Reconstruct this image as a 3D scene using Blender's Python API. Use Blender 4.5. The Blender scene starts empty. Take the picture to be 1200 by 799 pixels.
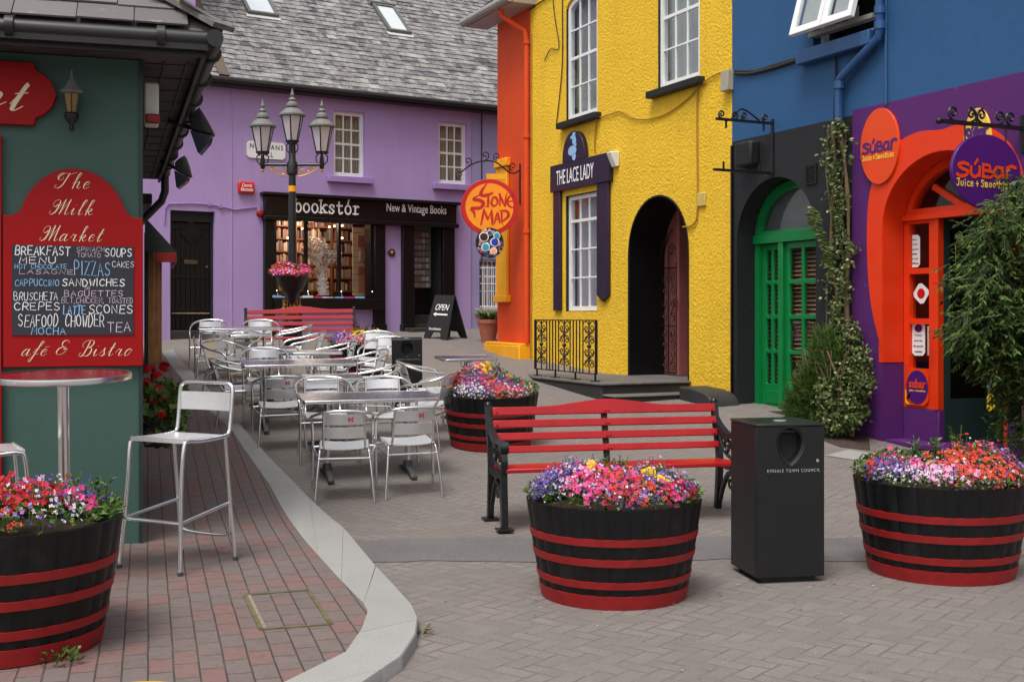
import bpy, math, random
from math import sin, cos, pi, radians, sqrt, atan2, hypot
from mathutils import Vector, Matrix
from mathutils.geometry import tessellate_polygon

# ------------------------------------------------------------------ camera, world, sun, exposure
F, CX, VH, EYE = 1400.0, 600.0, 370.0, 1.6
sc = bpy.context.scene
col = sc.collection
cd = bpy.data.cameras.new("camera"); cam = bpy.data.objects.new("camera", cd); col.objects.link(cam)
cam.location = (0, 0, EYE); cam.rotation_euler = (pi/2, 0, 0)
cd.sensor_width = 36; cd.lens = 42.0; cd.shift_y = -29.5/1200; cd.clip_start = .1; cd.clip_end = 800
sc.camera = cam
W = bpy.data.worlds.new("World"); sc.world = W; W.use_nodes = True
wn = W.node_tree.nodes; wl = W.node_tree.links
sky = wn.new('ShaderNodeTexSky'); sky.sky_type = 'NISHITA'; sky.sun_disc = False
SUN_EL, SUN_AZ = radians(64), radians(205)     # azimuth measured clockwise from +Y: behind the camera, a little left
sky.sun_elevation = SUN_EL; sky.sun_rotation = SUN_AZ; sky.air_density = 1.0; sky.dust_density = 4.0; sky.ozone_density = 1.0
hs = wn.new('ShaderNodeHueSaturation'); hs.inputs['Saturation'].default_value = .22
wl.new(sky.outputs[0], hs.inputs['Color']); wl.new(hs.outputs[0], wn['Background'].inputs[0])
wn['Background'].inputs[1].default_value = .125
sl = bpy.data.lights.new("sun", 'SUN'); so = bpy.data.objects.new("sun", sl); col.objects.link(so)
sl.energy = 1.5; sl.angle = radians(24); sl.color = (1, .985, .965)
sd = Vector((sin(SUN_AZ)*cos(SUN_EL), cos(SUN_AZ)*cos(SUN_EL), sin(SUN_EL)))
so.rotation_euler = sd.to_track_quat('Z', 'Y').to_euler(); so.location = (0, -5, 20)
vs = sc.view_settings; vs.view_transform = 'Standard'; vs.look = 'None'; vs.gamma = 1; vs.use_curve_mapping = False
vs.exposure = 0.55
sc.cycles.max_bounces = 7; sc.cycles.transparent_max_bounces = 12; sc.cycles.use_denoising = True

rnd = random.Random(7)
# ------------------------------------------------------------------ materials
def lin(c): c /= 255.0; return c/12.92 if c <= .04045 else ((c+.055)/1.055)**2.4
def S(r, g, b): return (lin(r), lin(g), lin(b))
class N:
    def __init__(s, name):
        s.m = bpy.data.materials.new(name); s.m.use_nodes = True
        s.t = s.m.node_tree; s.n = s.t.nodes; s.l = s.t.links; s.b = s.n['Principled BSDF']; s.out = s.n['Material Output']
    def node(s, ty, **k):
        x = s.n.new(ty)
        for a, v in k.items(): setattr(x, a, v)
        return x
    def set(s, x, i, v):
        if hasattr(v, 'is_output'): s.l.new(v, x.inputs[i])
        else: x.inputs[i].default_value = v
    def math(s, op, a, b=0.0, c=None):
        x = s.node('ShaderNodeMath', operation=op); s.set(x, 0, a); s.set(x, 1, b)
        if c is not None: s.set(x, 2, c)
        return x.outputs[0]
    def coord(s, kind='Object', scale=(1, 1, 1), rot=(0, 0, 0)):
        t = s.node('ShaderNodeTexCoord'); mp = s.node('ShaderNodeMapping')
        mp.inputs['Scale'].default_value = scale; mp.inputs['Rotation'].default_value = rot
        s.l.new(t.outputs[kind], mp.inputs[0]); return mp.outputs[0]
    def noise(s, vec, scale, detail=4, rough=.6):
        x = s.node('ShaderNodeTexNoise'); s.l.new(vec, x.inputs['Vector'])
        x.inputs['Scale'].default_value = scale; x.inputs['Detail'].default_value = detail; x.inputs['Roughness'].default_value = rough
        return x.outputs['Fac']
    def ramp(s, fac, stops):
        x = s.node('ShaderNodeValToRGB'); s.l.new(fac, x.inputs[0]); e = x.color_ramp.elements
        while len(e) < len(stops): e.new(.5)
        for q, (p, c) in zip(e, stops): q.position = p; q.color = (*c, 1)
        return x.outputs[0]
    def mix(s, fac, a, b, mode='MIX'):
        x = s.node('ShaderNodeMix', data_type='RGBA', blend_type=mode)
        s.set(x, 0, fac)
        for i, v in ((6, a), (7, b)): s.set(x, i, v if hasattr(v, 'is_output') else (*v, 1))
        return x.outputs[2]
    def bump(s, h, strength=.5, dist=.01, prev=None):
        x = s.node('ShaderNodeBump'); s.l.new(h, x.inputs['Height'])
        x.inputs['Strength'].default_value = strength; x.inputs['Distance'].default_value = dist
        if prev is not None: s.l.new(prev, x.inputs['Normal'])
        s.l.new(x.outputs[0], s.b.inputs['Normal']); return x.outputs[0]
    def base(s, c): s.set(s.b, 'Base Color', c if hasattr(c, 'is_output') else (*c, 1))
def mul(c, k): return tuple(min(1, x*k) for x in c)
def paint(name, c, rough=.5, metal=0.0, var=.10, vscale=3.0, bump=0.0, bscale=60, bdist=.003, spec=.5, chips=None):
    n = N(name); v = n.coord(); f = n.noise(v, vscale, 6, .65)
    cc = n.ramp(f, [(.3, mul(c, 1-var)), (.7, mul(c, 1+var))])
    if chips:
        g = n.noise(v, chips[1], 3, .6); g = n.math('GREATER_THAN', g, chips[2]); cc = n.mix(n.math('MULTIPLY', g, chips[3]), cc, chips[0])
    n.base(cc); n.b.inputs['Metallic'].default_value = metal
    r = n.math('MULTIPLY_ADD', f, .2, rough-.1); n.l.new(r, n.b.inputs['Roughness'])
    n.b.inputs['Specular IOR Level'].default_value = spec
    if bump: n.bump(n.noise(v, bscale, 4, .6), bump, bdist)
    return n.m
def render_wall(name, c, var=.10, rough=.75, fine=70, strength=.35, dirt=None, chips=None):
    """smooth painted render: uneven trowelled surface, faint weather streaks"""
    n = N(name); v = n.coord()
    big = n.noise(v, .7, 6, .6); st = n.noise(n.coord(scale=(2.6, 2.6, .3)), 1.6, 7, .68)
    cc = n.ramp(big, [(.25, mul(c, 1-var)), (.75, mul(c, 1+var*.7))])
    d = dirt or mul(c, .72)
    cc = n.mix(n.math('MULTIPLY', n.math('SUBTRACT', st, .50), 1.1), cc, d)
    if chips:
        g = n.math('GREATER_THAN', n.noise(v, chips[1], 6, .75), chips[2]); cc = n.mix(n.math('MULTIPLY', g, chips[3]), cc, chips[0])
    n.base(cc); n.b.inputs['Roughness'].default_value = rough; n.b.inputs['Specular IOR Level'].default_value = .3
    b = n.bump(n.noise(v, 5, 5, .6), .25, .02); n.bump(n.noise(v, fine, 3, .6), strength, .004, b)
    return n.m
def pebble_wall(name, c):
    n = N(name); v = n.coord()
    vo = n.node('ShaderNodeTexVoronoi', feature='SMOOTH_F1'); n.l.new(v, vo.inputs['Vector']); vo.inputs['Scale'].default_value = 27
    vo.inputs['Smoothness'].default_value = .7
    nz = n.noise(v, 30, 4, .6); h = n.math('ADD', n.math('MULTIPLY', vo.outputs['Distance'], -.8), n.math('MULTIPLY', nz, 1.3))
    big = n.noise(v, .9, 5, .6); st = n.noise(n.coord(scale=(4, 4, .4)), 1.5, 5, .6)
    cc = n.ramp(big, [(.25, mul(c, .88)), (.75, mul(c, 1.05))])
    cc = n.mix(n.math('MULTIPLY', n.math('SUBTRACT', st, .5), .8), cc, mul(c, .6))
    n.base(cc); n.b.inputs['Roughness'].default_value = .8; n.b.inputs['Specular IOR Level'].default_value = .25
    p_ = n.bump(n.noise(v, 120, 3, .7), .5, .006); n.bump(h, .75, .016, p_); return n.m
def island(name, stops, rough=.6, metal=0, noise=None, trans=0.0, spec=.4, bump=None):
    """colour picked per loose piece (each slate, leaf, petal, book)"""
    n = N(name); g = n.node('ShaderNodeNewGeometry'); cc = n.ramp(g.outputs['Random Per Island'], stops)
    if noise:
        v = n.coord(); f = n.noise(v, noise[0], 6, .7); cc = n.mix(n.ramp(f, [(noise[2], (0, 0, 0)), (noise[3], (1, 1, 1))]), cc, noise[1])
        if bump: n.bump(f, bump, .01)
    n.base(cc); n.b.inputs['Roughness'].default_value = rough; n.b.inputs['Metallic'].default_value = metal; n.b.inputs['Specular IOR Level'].default_value = spec
    if trans:
        t = n.node('ShaderNodeBsdfTranslucent'); n.l.new(cc, t.inputs[0]); mx = n.node('ShaderNodeMixShader'); mx.inputs[0].default_value = trans
        n.l.new(n.b.outputs[0], mx.inputs[1]); n.l.new(t.outputs[0], mx.inputs[2]); n.l.new(mx.outputs[0], n.out.inputs[0])
    return n.m
def glass_mat(name, tint=(.9, .93, .95), rough=.02, refl=1.0):
    n = N(name); tr = n.node('ShaderNodeBsdfTransparent'); tr.inputs[0].default_value = (*tint, 1)
    gl = n.node('ShaderNodeBsdfGlossy'); gl.inputs['Roughness'].default_value = rough
    lw_ = n.node('ShaderNodeLayerWeight'); fr = n.node('ShaderNodeMath', operation='MULTIPLY_ADD'); n.l.new(n.math('POWER', lw_.outputs['Facing'], 4.0), fr.inputs[0]); fr.inputs[1].default_value = .9; fr.inputs[2].default_value = .045
    mx = n.node('ShaderNodeMixShader'); n.l.new(n.math('MULTIPLY', fr.outputs[0], refl), mx.inputs[0])
    n.l.new(tr.outputs[0], mx.inputs[1]); n.l.new(gl.outputs[0], mx.inputs[2]); n.l.new(mx.outputs[0], n.out.inputs[0]); return n.m
def brushed(name, c, rough=.3, metal=1.0, swirl=0):
    n = N(name); v = n.coord(scale=(1, 30, 30)); f = n.noise(v, 12, 3, .6)
    n.base(n.ramp(f, [(.3, mul(c, .85)), (.7, c)])); n.b.inputs['Metallic'].default_value = metal
    n.l.new(n.math('MULTIPLY_ADD', f, .22, rough-.11), n.b.inputs['Roughness'])
    if swirl:
        w = n.node('ShaderNodeTexVoronoi'); n.l.new(n.coord(), w.inputs[0]); w.inputs['Scale'].default_value = 26
        n.bump(n.math('SINE', n.math('MULTIPLY', w.outputs['Distance'], 30.0)), .06, .002)
    return n.m
def emit(name, c, e):
    n = N(name); n.base(c); n.b.inputs['Emission Color'].default_value = (*c, 1); n.b.inputs['Emission Strength'].default_value = e; return n.m

LILAC = S(170, 136, 190)
M = dict(
 lilac=render_wall('lilac_render', S(176, 149, 199), .08, strength=.25), lilac_blue=render_wall('pale_lilac_render', S(158, 150, 192), .06),
 lilac_trim=paint('lilac_gloss', S(160, 132, 188), .5),
 orange=render_wall('orange_render', S(220, 76, 28), .09, .6, strength=.2), amber=paint('amber_paint', S(240, 166, 20), .5, var=.06, bump=.2),
 yellow=pebble_wall('yellow_roughcast', S(246, 198, 54)),
 blue=render_wall('blue_render', S(46, 88, 132), .12, .6, strength=.35), bluetrim=paint('blue_gloss', S(42, 82, 130), .4),
 blackwall=render_wall('black_render', S(40, 40, 42), .2, .55, strength=.45, chips=(S(120, 118, 116), 9, .655, .45)),
 purple=render_wall('purple_render', S(88, 38, 104), .12, .6, strength=.3, chips=(S(168, 130, 178), 8, .665, .55)),
 redorange=paint('red_orange_paint', S(230, 56, 4), .5, var=.06, bump=.25, bscale=12, bdist=.006),
 greendoor=paint('green_gloss', S(12, 122, 60), .35, var=.08), greenwall=render_wall('deep_green_render', S(66, 94, 86), .07, .6, strength=.4),
 darkgreen=paint('bottle_green_gloss', S(30, 50, 46), .45),
 black=paint('black_gloss', S(13, 13, 14), .38, var=.25, vscale=8, spec=.35), blackmat=paint('black_matt', S(22, 22, 23), .6, var=.2),
 iron=paint('wrought_iron', S(22, 22, 24), .45, var=.25, vscale=14), cast=paint('cast_iron_black', S(24, 25, 27), .33, var=.2, vscale=15, bump=.25, bscale=30),
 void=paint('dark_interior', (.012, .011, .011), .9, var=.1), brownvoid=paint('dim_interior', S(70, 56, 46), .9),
 white=paint('white_gloss', S(236, 236, 234), .35, var=.04, vscale=5), offwhite=paint('off_white_plastic', S(222, 220, 212), .45, var=.04),
 glass=glass_mat('window_glass'), shopglass=glass_mat('shop_glass', (.93, .93, .92), .01, .75),
 curtain=paint('net_curtain', S(190, 186, 180), .9, var=.08), blind=paint('cream_blind', S(206, 198, 168), .8, var=.06),
 red=paint('sign_red', S(156, 5, 8), .55, spec=.25, var=.07, vscale=2), cream=paint('cream_lettering', S(238, 222, 188), .6, var=.03),
 slateboard=paint('chalkboard', S(44, 44, 54), .7, var=.12), chalkw=paint('chalk_white', S(238, 238, 236), .9, var=.12, vscale=90), chalkb=paint('chalk_blue', S(150, 200, 245), .9, var=.12, vscale=90), chalkp=paint('chalk_pink', S(225, 200, 215), .9, var=.12, vscale=90),
 lace=paint('plum_gloss', S(40, 27, 50), .4, var=.15), letter=paint('white_lettering', S(242, 242, 240), .5, var=.02), greyletter=paint('grey_lettering', S(176, 176, 174), .6), blackletter=paint('black_lettering', S(20, 20, 22), .5),
 lightblue=paint('pale_blue_paint', S(150, 190, 226), .5),
 alu=paint('aluminium_tube', (.80, .80, .80), .22, metal=.92, var=.05), aluslat=brushed('aluminium_slat', (.88, .88, .88), .36, metal=.6), steeltop=brushed('steel_table_top', (.60, .60, .62), .25, swirl=1), greyfoot=paint('grey_cast_foot', S(90, 90, 92), .45, metal=.6),
 redtop=paint('dark_red_laminate', S(110, 28, 36), .22, var=.2, vscale=9), bench=paint('bench_red', S(166, 16, 22), .38, var=.14, vscale=6, bump=.12, bscale=25, chips=(S(96, 40, 38), 22, .70, .5)), benchfar=paint('bench_faded_red', S(172, 46, 56), .42, var=.08),
 bin=paint('bin_black', S(17, 17, 18), .42, var=.2, vscale=9, bump=.08, bscale=120, chips=(S(84, 82, 80), 34, .745, .45)), hoop=paint('hoop_red', S(142, 15, 17), .55, var=.2, vscale=12, bump=.2, bscale=40, chips=(S(70, 50, 46), 26, .69, .6)),
 slateroof=island('slate', [(0, S(70, 68, 72)), (.3, S(104, 102, 103)), (.75, S(128, 126, 124)), (.93, S(88, 80, 90)), (1, S(158, 156, 150))], .75, noise=(5, S(176, 174, 166), .46, .74), bump=.4),
 darkslate=island('dark_slate', [(0, S(84, 80, 80)), (1, S(124, 118, 116))], .7, noise=(9, S(160, 156, 150), .6, .78), bump=.4),
 ridge=paint('weathered_ridge_tile', S(104, 100, 96), .8, var=.35, vscale=12, bump=.5, bscale=30), lead=paint('brown_flashing', S(92, 78, 66), .8, var=.3, vscale=6),
 gutter=paint('black_gutter', S(30, 28, 28), .45, var=.2), soffit=paint('dark_soffit_board', S(74, 66, 64), .8, var=.25, vscale=5, bump=.3, bscale=9),
 rust=paint('rust_red_pipe', S(150, 60, 40), .6), gold=paint('old_gold_paint', S(190, 140, 70), .4, metal=.3), bronze=paint('bronze', S(96, 78, 58), .45, metal=.6),
 lamphead=paint('grey_copper_cap', S(112, 110, 106), .5, var=.15, vscale=9), lampglass=paint('frosted_lamp_glass', S(196, 186, 190), .25, var=.04), amberglass=paint('amber_lamp_glass', S(128, 104, 58), .3, var=.12),
 wood=paint('brown_timber', S(176, 128, 72), .6, var=.25, vscale=5, bump=.2), slatwood=paint('pale_slatwall', S(178, 160, 132), .7), brownwood=paint('shop_shelf_wood', S(120, 74, 40), .6, var=.2),
 terracotta=paint('terracotta', S(176, 104, 78), .8, var=.12, vscale=9, bump=.2), stone=paint('sill_stone', S(170, 160, 140), .8, var=.1), soil=paint('bark_mulch', S(70, 54, 44), .95, var=.4, vscale=30, bump=.8, bscale=60, bdist=.02),
 step=paint('dark_stone_step', S(46, 44, 44), .65, var=.3, vscale=3, bump=.3, bscale=20), steptop=paint('worn_step_tread', S(98, 93, 90), .75, var=.3, vscale=4, bump=.3, bscale=30),
 pinkdoor=paint('dusty_pink_door', S(148, 84, 78), .5), brown=paint('dark_brown_timber', S(56, 24, 22), .5), greyplastic=paint('grey_plastic', S(150, 148, 142), .5),
 cable=paint('black_cable', S(30, 28, 26), .6), ycable=paint('painted_cable', S(168, 126, 34), .6),
 bark=paint('climber_bark', S(112, 90, 66), .9, var=.25, vscale=14, bump=.6, bscale=40),
 suborange=paint('sign_orange', S(232, 70, 4), .35, var=.05), subpurple=paint('sign_purple', S(78, 26, 108), .35, var=.06), subyellow=paint('sign_yellow', S(244, 200, 70), .4, var=.05), yellowtag=paint('yellow_sticker', S(240, 200, 30), .5),
 smred=paint('stone_red', S(196, 22, 18), .4), smamber=paint('stone_amber', S(250, 150, 16), .4, var=.06),
 kerbstone=None, barrel=None, tree=island('paper_leaves', [(0, S(250, 246, 236)), (.55, S(248, 240, 224)), (.7, S(240, 196, 150)), (.82, S(150, 180, 225)), (.92, S(215, 90, 80)), (1, S(240, 210, 90))], .9),
 books=island('book_covers', [(0, S(160, 60, 50)), (.2, S(60, 90, 120)), (.4, S(200, 180, 150)), (.6, S(70, 110, 90)), (.8, S(190, 120, 70)), (1, S(220, 215, 205))], .6),
 darkbooks=island('shelved_books', [(0, S(150, 70, 50)), (.2, S(90, 66, 60)), (.4, S(190, 160, 110)), (.6, S(80, 100, 120)), (.8, S(170, 110, 60)), (1, S(210, 200, 180))], .7),
 cards=island('greeting_cards', [(0, S(170, 165, 160)), (.4, S(130, 120, 120)), (.7, S(150, 110, 100)), (1, S(190, 190, 190))], .5),
 mosaic=island('mosaic_chips', [(0, S(200, 60, 40)), (.25, S(220, 190, 150)), (.5, S(60, 90, 170)), (.75, S(90, 60, 40)), (1, S(235, 225, 215))], .3),
 leaf=island('bedding_leaf', [(0, S(44, 70, 26)), (.5, S(74, 104, 40)), (1, S(112, 136, 62))], .55, trans=.2), ivy=island('variegated_ivy_leaf', [(0, S(52, 72, 32)), (.55, S(84, 104, 46)), (.85, S(112, 124, 68)), (1, S(176, 178, 132))], .5, trans=.2),
 fern=island('feathery_leaf', [(0, S(58, 86, 32)), (1, S(100, 126, 52))], .6, trans=.25), jas=island('shrub_leaf', [(0, S(26, 50, 22)), (.6, S(54, 82, 32)), (1, S(104, 126, 54))], .55, trans=.2, spec=.2),
 dryleaf=island('dry_leaf', [(0, S(90, 74, 40)), (1, S(120, 112, 60))], .7),
 spot=emit('lit_spot', (1, .72, .38), 6), sky_glass=glass_mat('skylight_glass', (.95, .95, .95), .05, 1.0))
def petal(name, a, b): M[name] = island(name, [(0, a), (1, b)], .55, trans=.25)
petal('pink', S(205, 24, 104), S(238, 90, 156)); petal('red_bloom', S(170, 6, 16), S(210, 20, 24)); petal('coral', S(218, 62, 44), S(236, 106, 78)); petal('lobelia', S(84, 50, 160), S(130, 92, 194))
petal('white_bloom', S(225, 220, 225), S(246, 240, 244)); petal('mauve', S(176, 120, 190), S(214, 170, 216)); petal('marigold', S(246, 206, 10), S(252, 226, 50)); petal('crimson', S(150, 8, 34), S(190, 20, 60)); petal('pale_pink', S(238, 150, 190), S(248, 190, 214)); petal('orange_bloom', S(230, 90, 20), S(240, 120, 40))

# ------------------------------------------------------------------ mesh builder
class MB:
    def __init__(s): s.v = []; s.f = []
    def add(s, vs, fs):
        o = len(s.v); s.v += [tuple(p) for p in vs]; s.f += [tuple(i+o for i in f) for f in fs]; return s
    def box(s, x0, x1, y0, y1, z0, z1, mat=None):
        p = [(x0, y0, z0), (x1, y0, z0), (x1, y1, z0), (x0, y1, z0), (x0, y0, z1), (x1, y0, z1), (x1, y1, z1), (x0, y1, z1)]
        if mat is not None: p = [mat @ Vector(q) for q in p]
        return s.add(p, [(0, 3, 2, 1), (4, 5, 6, 7), (0, 1, 5, 4), (1, 2, 6, 5), (2, 3, 7, 6), (3, 0, 4, 7)])
    def bar(s, a, b, w, t, up=(0, 0, 1)):
        a, b = Vector(a), Vector(b); d = (b-a); L = d.length; d.normalize(); u = Vector(up)
        if abs(d.dot(u)) > .98: u = Vector((0, 1, 0))
        x = d.cross(u).normalized(); z = x.cross(d)
        mt = Matrix((( x.x, d.x, z.x, a.x), (x.y, d.y, z.y, a.y), (x.z, d.z, z.z, a.z), (0, 0, 0, 1)))
        return s.box(-w/2, w/2, 0, L, -t/2, t/2, mt)
    def prism(s, poly, y0, y1, mat=None):
        """outline in x,z drawn counter-clockwise seen from -y, thick from y0 (front) to y1"""
        n = len(poly); p = [(x, y0, z) for x, z in poly]+[(x, y1, z) for x, z in poly]
        if mat is not None: p = [mat @ Vector(q) for q in p]
        return s.add(p, [tuple(range(n)), tuple(range(2*n-1, n-1, -1))]+[((i+1) % n, i, i+n, (i+1) % n+n) for i in range(n)])
    def plate(s, outer, holes, y0, y1, reveal=True):
        """flat plate with openings; sides of the outline and of the openings closed"""
        loops = [outer]+holes; flat = [q for L in loops for q in L]
        tris = tessellate_polygon([[Vector((x, z, 0)) for x, z in L] for L in loops]); n = len(flat)
        fr = []
        for a, b, c in tris:
            (ax, az), (bx, bz), (cx_, cz) = flat[a], flat[b], flat[c]
            fr.append((a, b, c) if (bx-ax)*(cz-az)-(bz-az)*(cx_-ax) > 0 else (a, c, b))
        fs = fr+[tuple(i+n for i in reversed(f)) for f in fr]; o = 0
        for L in loops:
            k = len(L)
            area = sum(L[i][0]*L[(i+1) % k][1]-L[(i+1) % k][0]*L[i][1] for i in range(k)); outerloop = L is outer
            for i in range(k):
                a, b = o+i, o+(i+1) % k
                q = (b, a, a+n, b+n)
                if (area > 0) != outerloop: q = q[::-1]
                fs.append(q)
            o += k
        return s.add([(x, y0, z) for x, z in flat]+[(x, y1, z) for x, z in flat], fs)
    def tube(s, pts, r, n=8, closed=False, cap=True):
        pts = [Vector(p) for p in pts]; m = len(pts); rs = r if isinstance(r, (list, tuple)) else [r]*m
        u = None; o = len(s.v)
        for i, p in enumerate(pts):
            if closed: d = pts[(i+1) % m]-pts[i-1]
            else: d = pts[min(i+1, m-1)]-pts[max(i-1, 0)]
            d.normalize()
            if u is None: u = d.orthogonal().normalized()
            else:
                u = u-d*u.dot(d); u = u.normalized() if u.length > 1e-6 else d.orthogonal().normalized()
            w = d.cross(u)
            for k in range(n):
                a = 2*pi*k/n; s.v.append(tuple(p+(u*cos(a)+w*sin(a))*rs[i]))
        for i in range(m if closed else m-1):
            j = (i+1) % m
            for k in range(n):
                s.f.append((o+i*n+k, o+i*n+(k+1) % n, o+j*n+(k+1) % n, o+j*n+k))
        if cap and not closed:
            s.f.append(tuple(o+k for k in range(n-1, -1, -1))); s.f.append(tuple(o+(m-1)*n+k for k in range(n)))
        return s
    def lathe(s, prof, c=(0, 0, 0), n=24, cap=True, sq=False):
        o = len(s.v); m = len(prof)
        for r, z in prof:
            for k in range(n):
                a = 2*pi*(k+.5)/n; s.v.append((c[0]+r*cos(a), c[1]+r*sin(a), c[2]+z))
        for i in range(m-1):
            for k in range(n): s.f.append((o+i*n+k, o+i*n+(k+1) % n, o+(i+1)*n+(k+1) % n, o+(i+1)*n+k))
        if cap: s.f.append(tuple(o+k for k in range(n-1, -1, -1))); s.f.append(tuple(o+(m-1)*n+k for k in range(n)))
        return s
    def sphere(s, c, r, n=10, sz=1.0):
        return s.lathe([(max(1e-4, r*sin(pi*i/n)), -r*sz*cos(pi*i/n)) for i in range(n+1)], c, 2*n, cap=False)
    def ribbon(s, pts, w, y=0.0, t=.002):
        """flat painted stroke in the x,z plane; w a number, a list, or ('nib', thin, thick)"""
        P = [Vector((p[0], p[1])) for p in pts]; m = len(P)
        if m < 2: return s
        L = []; R = []
        for i in range(m):
            d = P[min(i+1, m-1)]-P[max(i-1, 0)]; d = d.normalized() if d.length > 1e-9 else Vector((1, 0))
            if isinstance(w, tuple): hw = .5*(w[1]+(w[2]-w[1])*max(0, d.dot(Vector((-.45, -.89))))**1.2) if d.y < 0 else .5*w[1]
            elif isinstance(w, list): hw = w[i]/2
            else: hw = w/2
            nn = Vector((-d.y, d.x))*hw; e = d*hw*.8 if i == m-1 else (-d*hw*.8 if i == 0 else Vector((0, 0)))
            L.append(P[i]+nn+e); R.append(P[i]-nn+e)
        for i in range(m-1):
            q = [R[i], R[i+1], L[i+1], L[i]]
            if sum(q[k].x*q[(k+1) % 4].y-q[(k+1) % 4].x*q[k].y for k in range(4)) < 0: q.reverse()
            s._k = (getattr(s, '_k', 0)+1) % 12; s.add([(p.x, y-t-s._k*.0002, p.y) for p in q], [(0, 1, 2, 3)])
        return s
    def leaf(s, c, d, n, L, w):
        d = d.normalized(); x = d.cross(n); x = x.normalized() if x.length > 1e-6 else d.orthogonal().normalized()
        c = Vector(c); k = n*(L*.12)
        return s.add([c, c+d*L*.45+x*w/2+k, c+d*L, c+d*L*.45-x*w/2+k], [(0, 1, 2), (0, 2, 3)])
    def build(s, name, m, parent=None, mat=None, smooth=35, bevel=0):
        me = bpy.data.meshes.new(name); me.from_pydata(s.v, [], s.f); me.validate(); me.update()
        o = bpy.data.objects.new(name, me); col.objects.link(o)
        me.materials.append(M[m] if isinstance(m, str) else m)
        if parent: o.parent = parent
        if mat is not None: o.matrix_basis = mat
        if smooth:
            for p in me.polygons: p.use_smooth = True
            try: me.set_sharp_from_angle(angle=radians(smooth))
            except Exception: pass
        if bevel:
            b = o.modifiers.new('bevel', 'BEVEL'); b.width = bevel; b.segments = 2; b.limit_method = 'ANGLE'; b.angle_limit = radians(40)
        return o
def tag(o, label=None, cat=None, group=None, kind=None):
    if label: o['label'] = label
    if cat: o['category'] = cat
    if group: o['group'] = group
    if kind: o['kind'] = kind
    return o
def thing(name, label, cat, mat=None, group=None):
    o = bpy.data.objects.new(name, None); col.objects.link(o); o.empty_display_size = .2
    if mat is not None: o.matrix_world = mat
    return tag(o, label, cat, group)
def copy_tree(o, mat=None, parent=None):
    c = o.copy(); col.objects.link(c)
    if parent: c.parent = parent
    if mat is not None: c.matrix_basis = mat
    for ch in list(o.children): copy_tree(ch, None, c)
    return c
def cat(pts, k=5, closed=False):
    """smooth curve through points (any dimension)"""
    P = [Vector(p) for p in pts]; n = len(P); out = []
    for i in range(n if closed else n-1):
        p0 = P[(i-1) % n] if closed or i > 0 else P[i]; p1 = P[i]; p2 = P[(i+1) % n]; p3 = P[(i+2) % n] if closed or i+2 < n else P[(i+1) % n]
        for j in range(k):
            t = j/k; out.append(.5*((2*p1)+(p2-p0)*t+(2*p0-5*p1+4*p2-p3)*t*t+(3*p1-p0-3*p2+p3)*t**3))
    if not closed: out.append(P[-1])
    return out
def ell(cx, cz, rx, rz, n=32, a0=0, a1=2*pi):
    full = abs(a1-a0-2*pi) < 1e-6
    return [(cx+rx*cos(a0+(a1-a0)*i/(n if full else n-1)), cz+rz*sin(a0+(a1-a0)*i/(n if full else n-1))) for i in range(n)]
def rect(x0, x1, z0, z1): return [(x0, z0), (x1, z0), (x1, z1), (x0, z1)]
def arch(x0, x1, z0, zs, zt, n=20, p=1.0):
    cx, rx = (x0+x1)/2, (x1-x0)/2
    return [(x0, z0), (x1, z0)]+[(cx+rx*cos(pi*i/n), zs+(zt-zs)*abs(sin(pi*i/n))**p) for i in range(n+1)]
def spiral(cx, cz, r0, turns, a0, n=22, sgn=1): return [(cx+r0*(1-.85*i/n)*cos(a0+sgn*2*pi*turns*i/n), cz+r0*(1-.85*i/n)*sin(a0+sgn*2*pi*turns*i/n)) for i in range(n+1)]

# ------------------------------------------------------------------ frames of the facades (x right, y into the wall, z up)
class Frame:
    def __init__(s, o, r):
        s.o = Vector((o[0], o[1], 0)); s.r = Vector((r[0], r[1], 0)).normalized(); s.i = Vector((-s.r.y, s.r.x, 0))
        s.m = Matrix(((s.r.x, s.i.x, 0, s.o.x), (s.r.y, s.i.y, 0, s.o.y), (0, 0, 1, 0), (0, 0, 0, 1)))
    def at(s, u, v, d=0.0):
        k = (u-CX)/F; o = s.o+s.i*d; q = (k*o.y-o.x)/(s.r.x-k*s.r.y); Y = o.y+q*s.r.y
        return q, EYE+(VH-v)/F*Y
    def X(s, u, d=0.0): return s.at(u, VH, d)[0]
    def Z(s, u, v, d=0.0): return s.at(u, v, d)[1]
    def M(s, x=0, y=0, z=0): return s.m @ Matrix.Translation((x, y, z))
    def R(s, u0, v0, u1, v1, d=0.0):
        """x0,x1,z0,z1 of a rectangle from its top-left and bottom-right picture corners"""
        a = s.at(u0, v0, d); b = s.at(u1, v1, d); return a[0], b[0], b[1], a[1]
A1 = radians(25.4); RW = Frame((2.764, 15), (sin(A1), -cos(A1)))
BK = Frame((-6.589, 22.5), (.855, .518))
A2 = radians(17); LW = Frame((-2.517, 8.1), (cos(A2), sin(A2))); LS = Frame((-2.517, 8.1), (-sin(A2), cos(A2)))
_gp = [(-40, -1.6), (9.2, -1.6), (10.2, -1.53), (12.0, -1.385), (14.2, -1.16), (15.4, -1.07), (17, -.915), (19.5, -.76), (20.6, -.71), (22.5, -.45), (26.3, -.26), (32, 0), (60, .5)]
def _g(y):
    for (a, p), (b, q) in zip(_gp, _gp[1:]):
        if y <= b: return p+(q-p)*(y-a)/(b-a)
    return .5
def gz(y): return EYE+sum(_g(y+k*.12) for k in range(-4, 5))/9
def hit(u, v, off=0.0):
    """ground point seen at a picture position"""
    lo, hi = 2.0, 40.0
    for _ in range(50):
        m = (lo+hi)/2
        if EYE+(VH-v)/F*m > gz(m)+off: lo = m
        else: hi = m
    return Vector(((u-CX)/F*lo, lo, gz(lo)+off))
KH = .065
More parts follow.
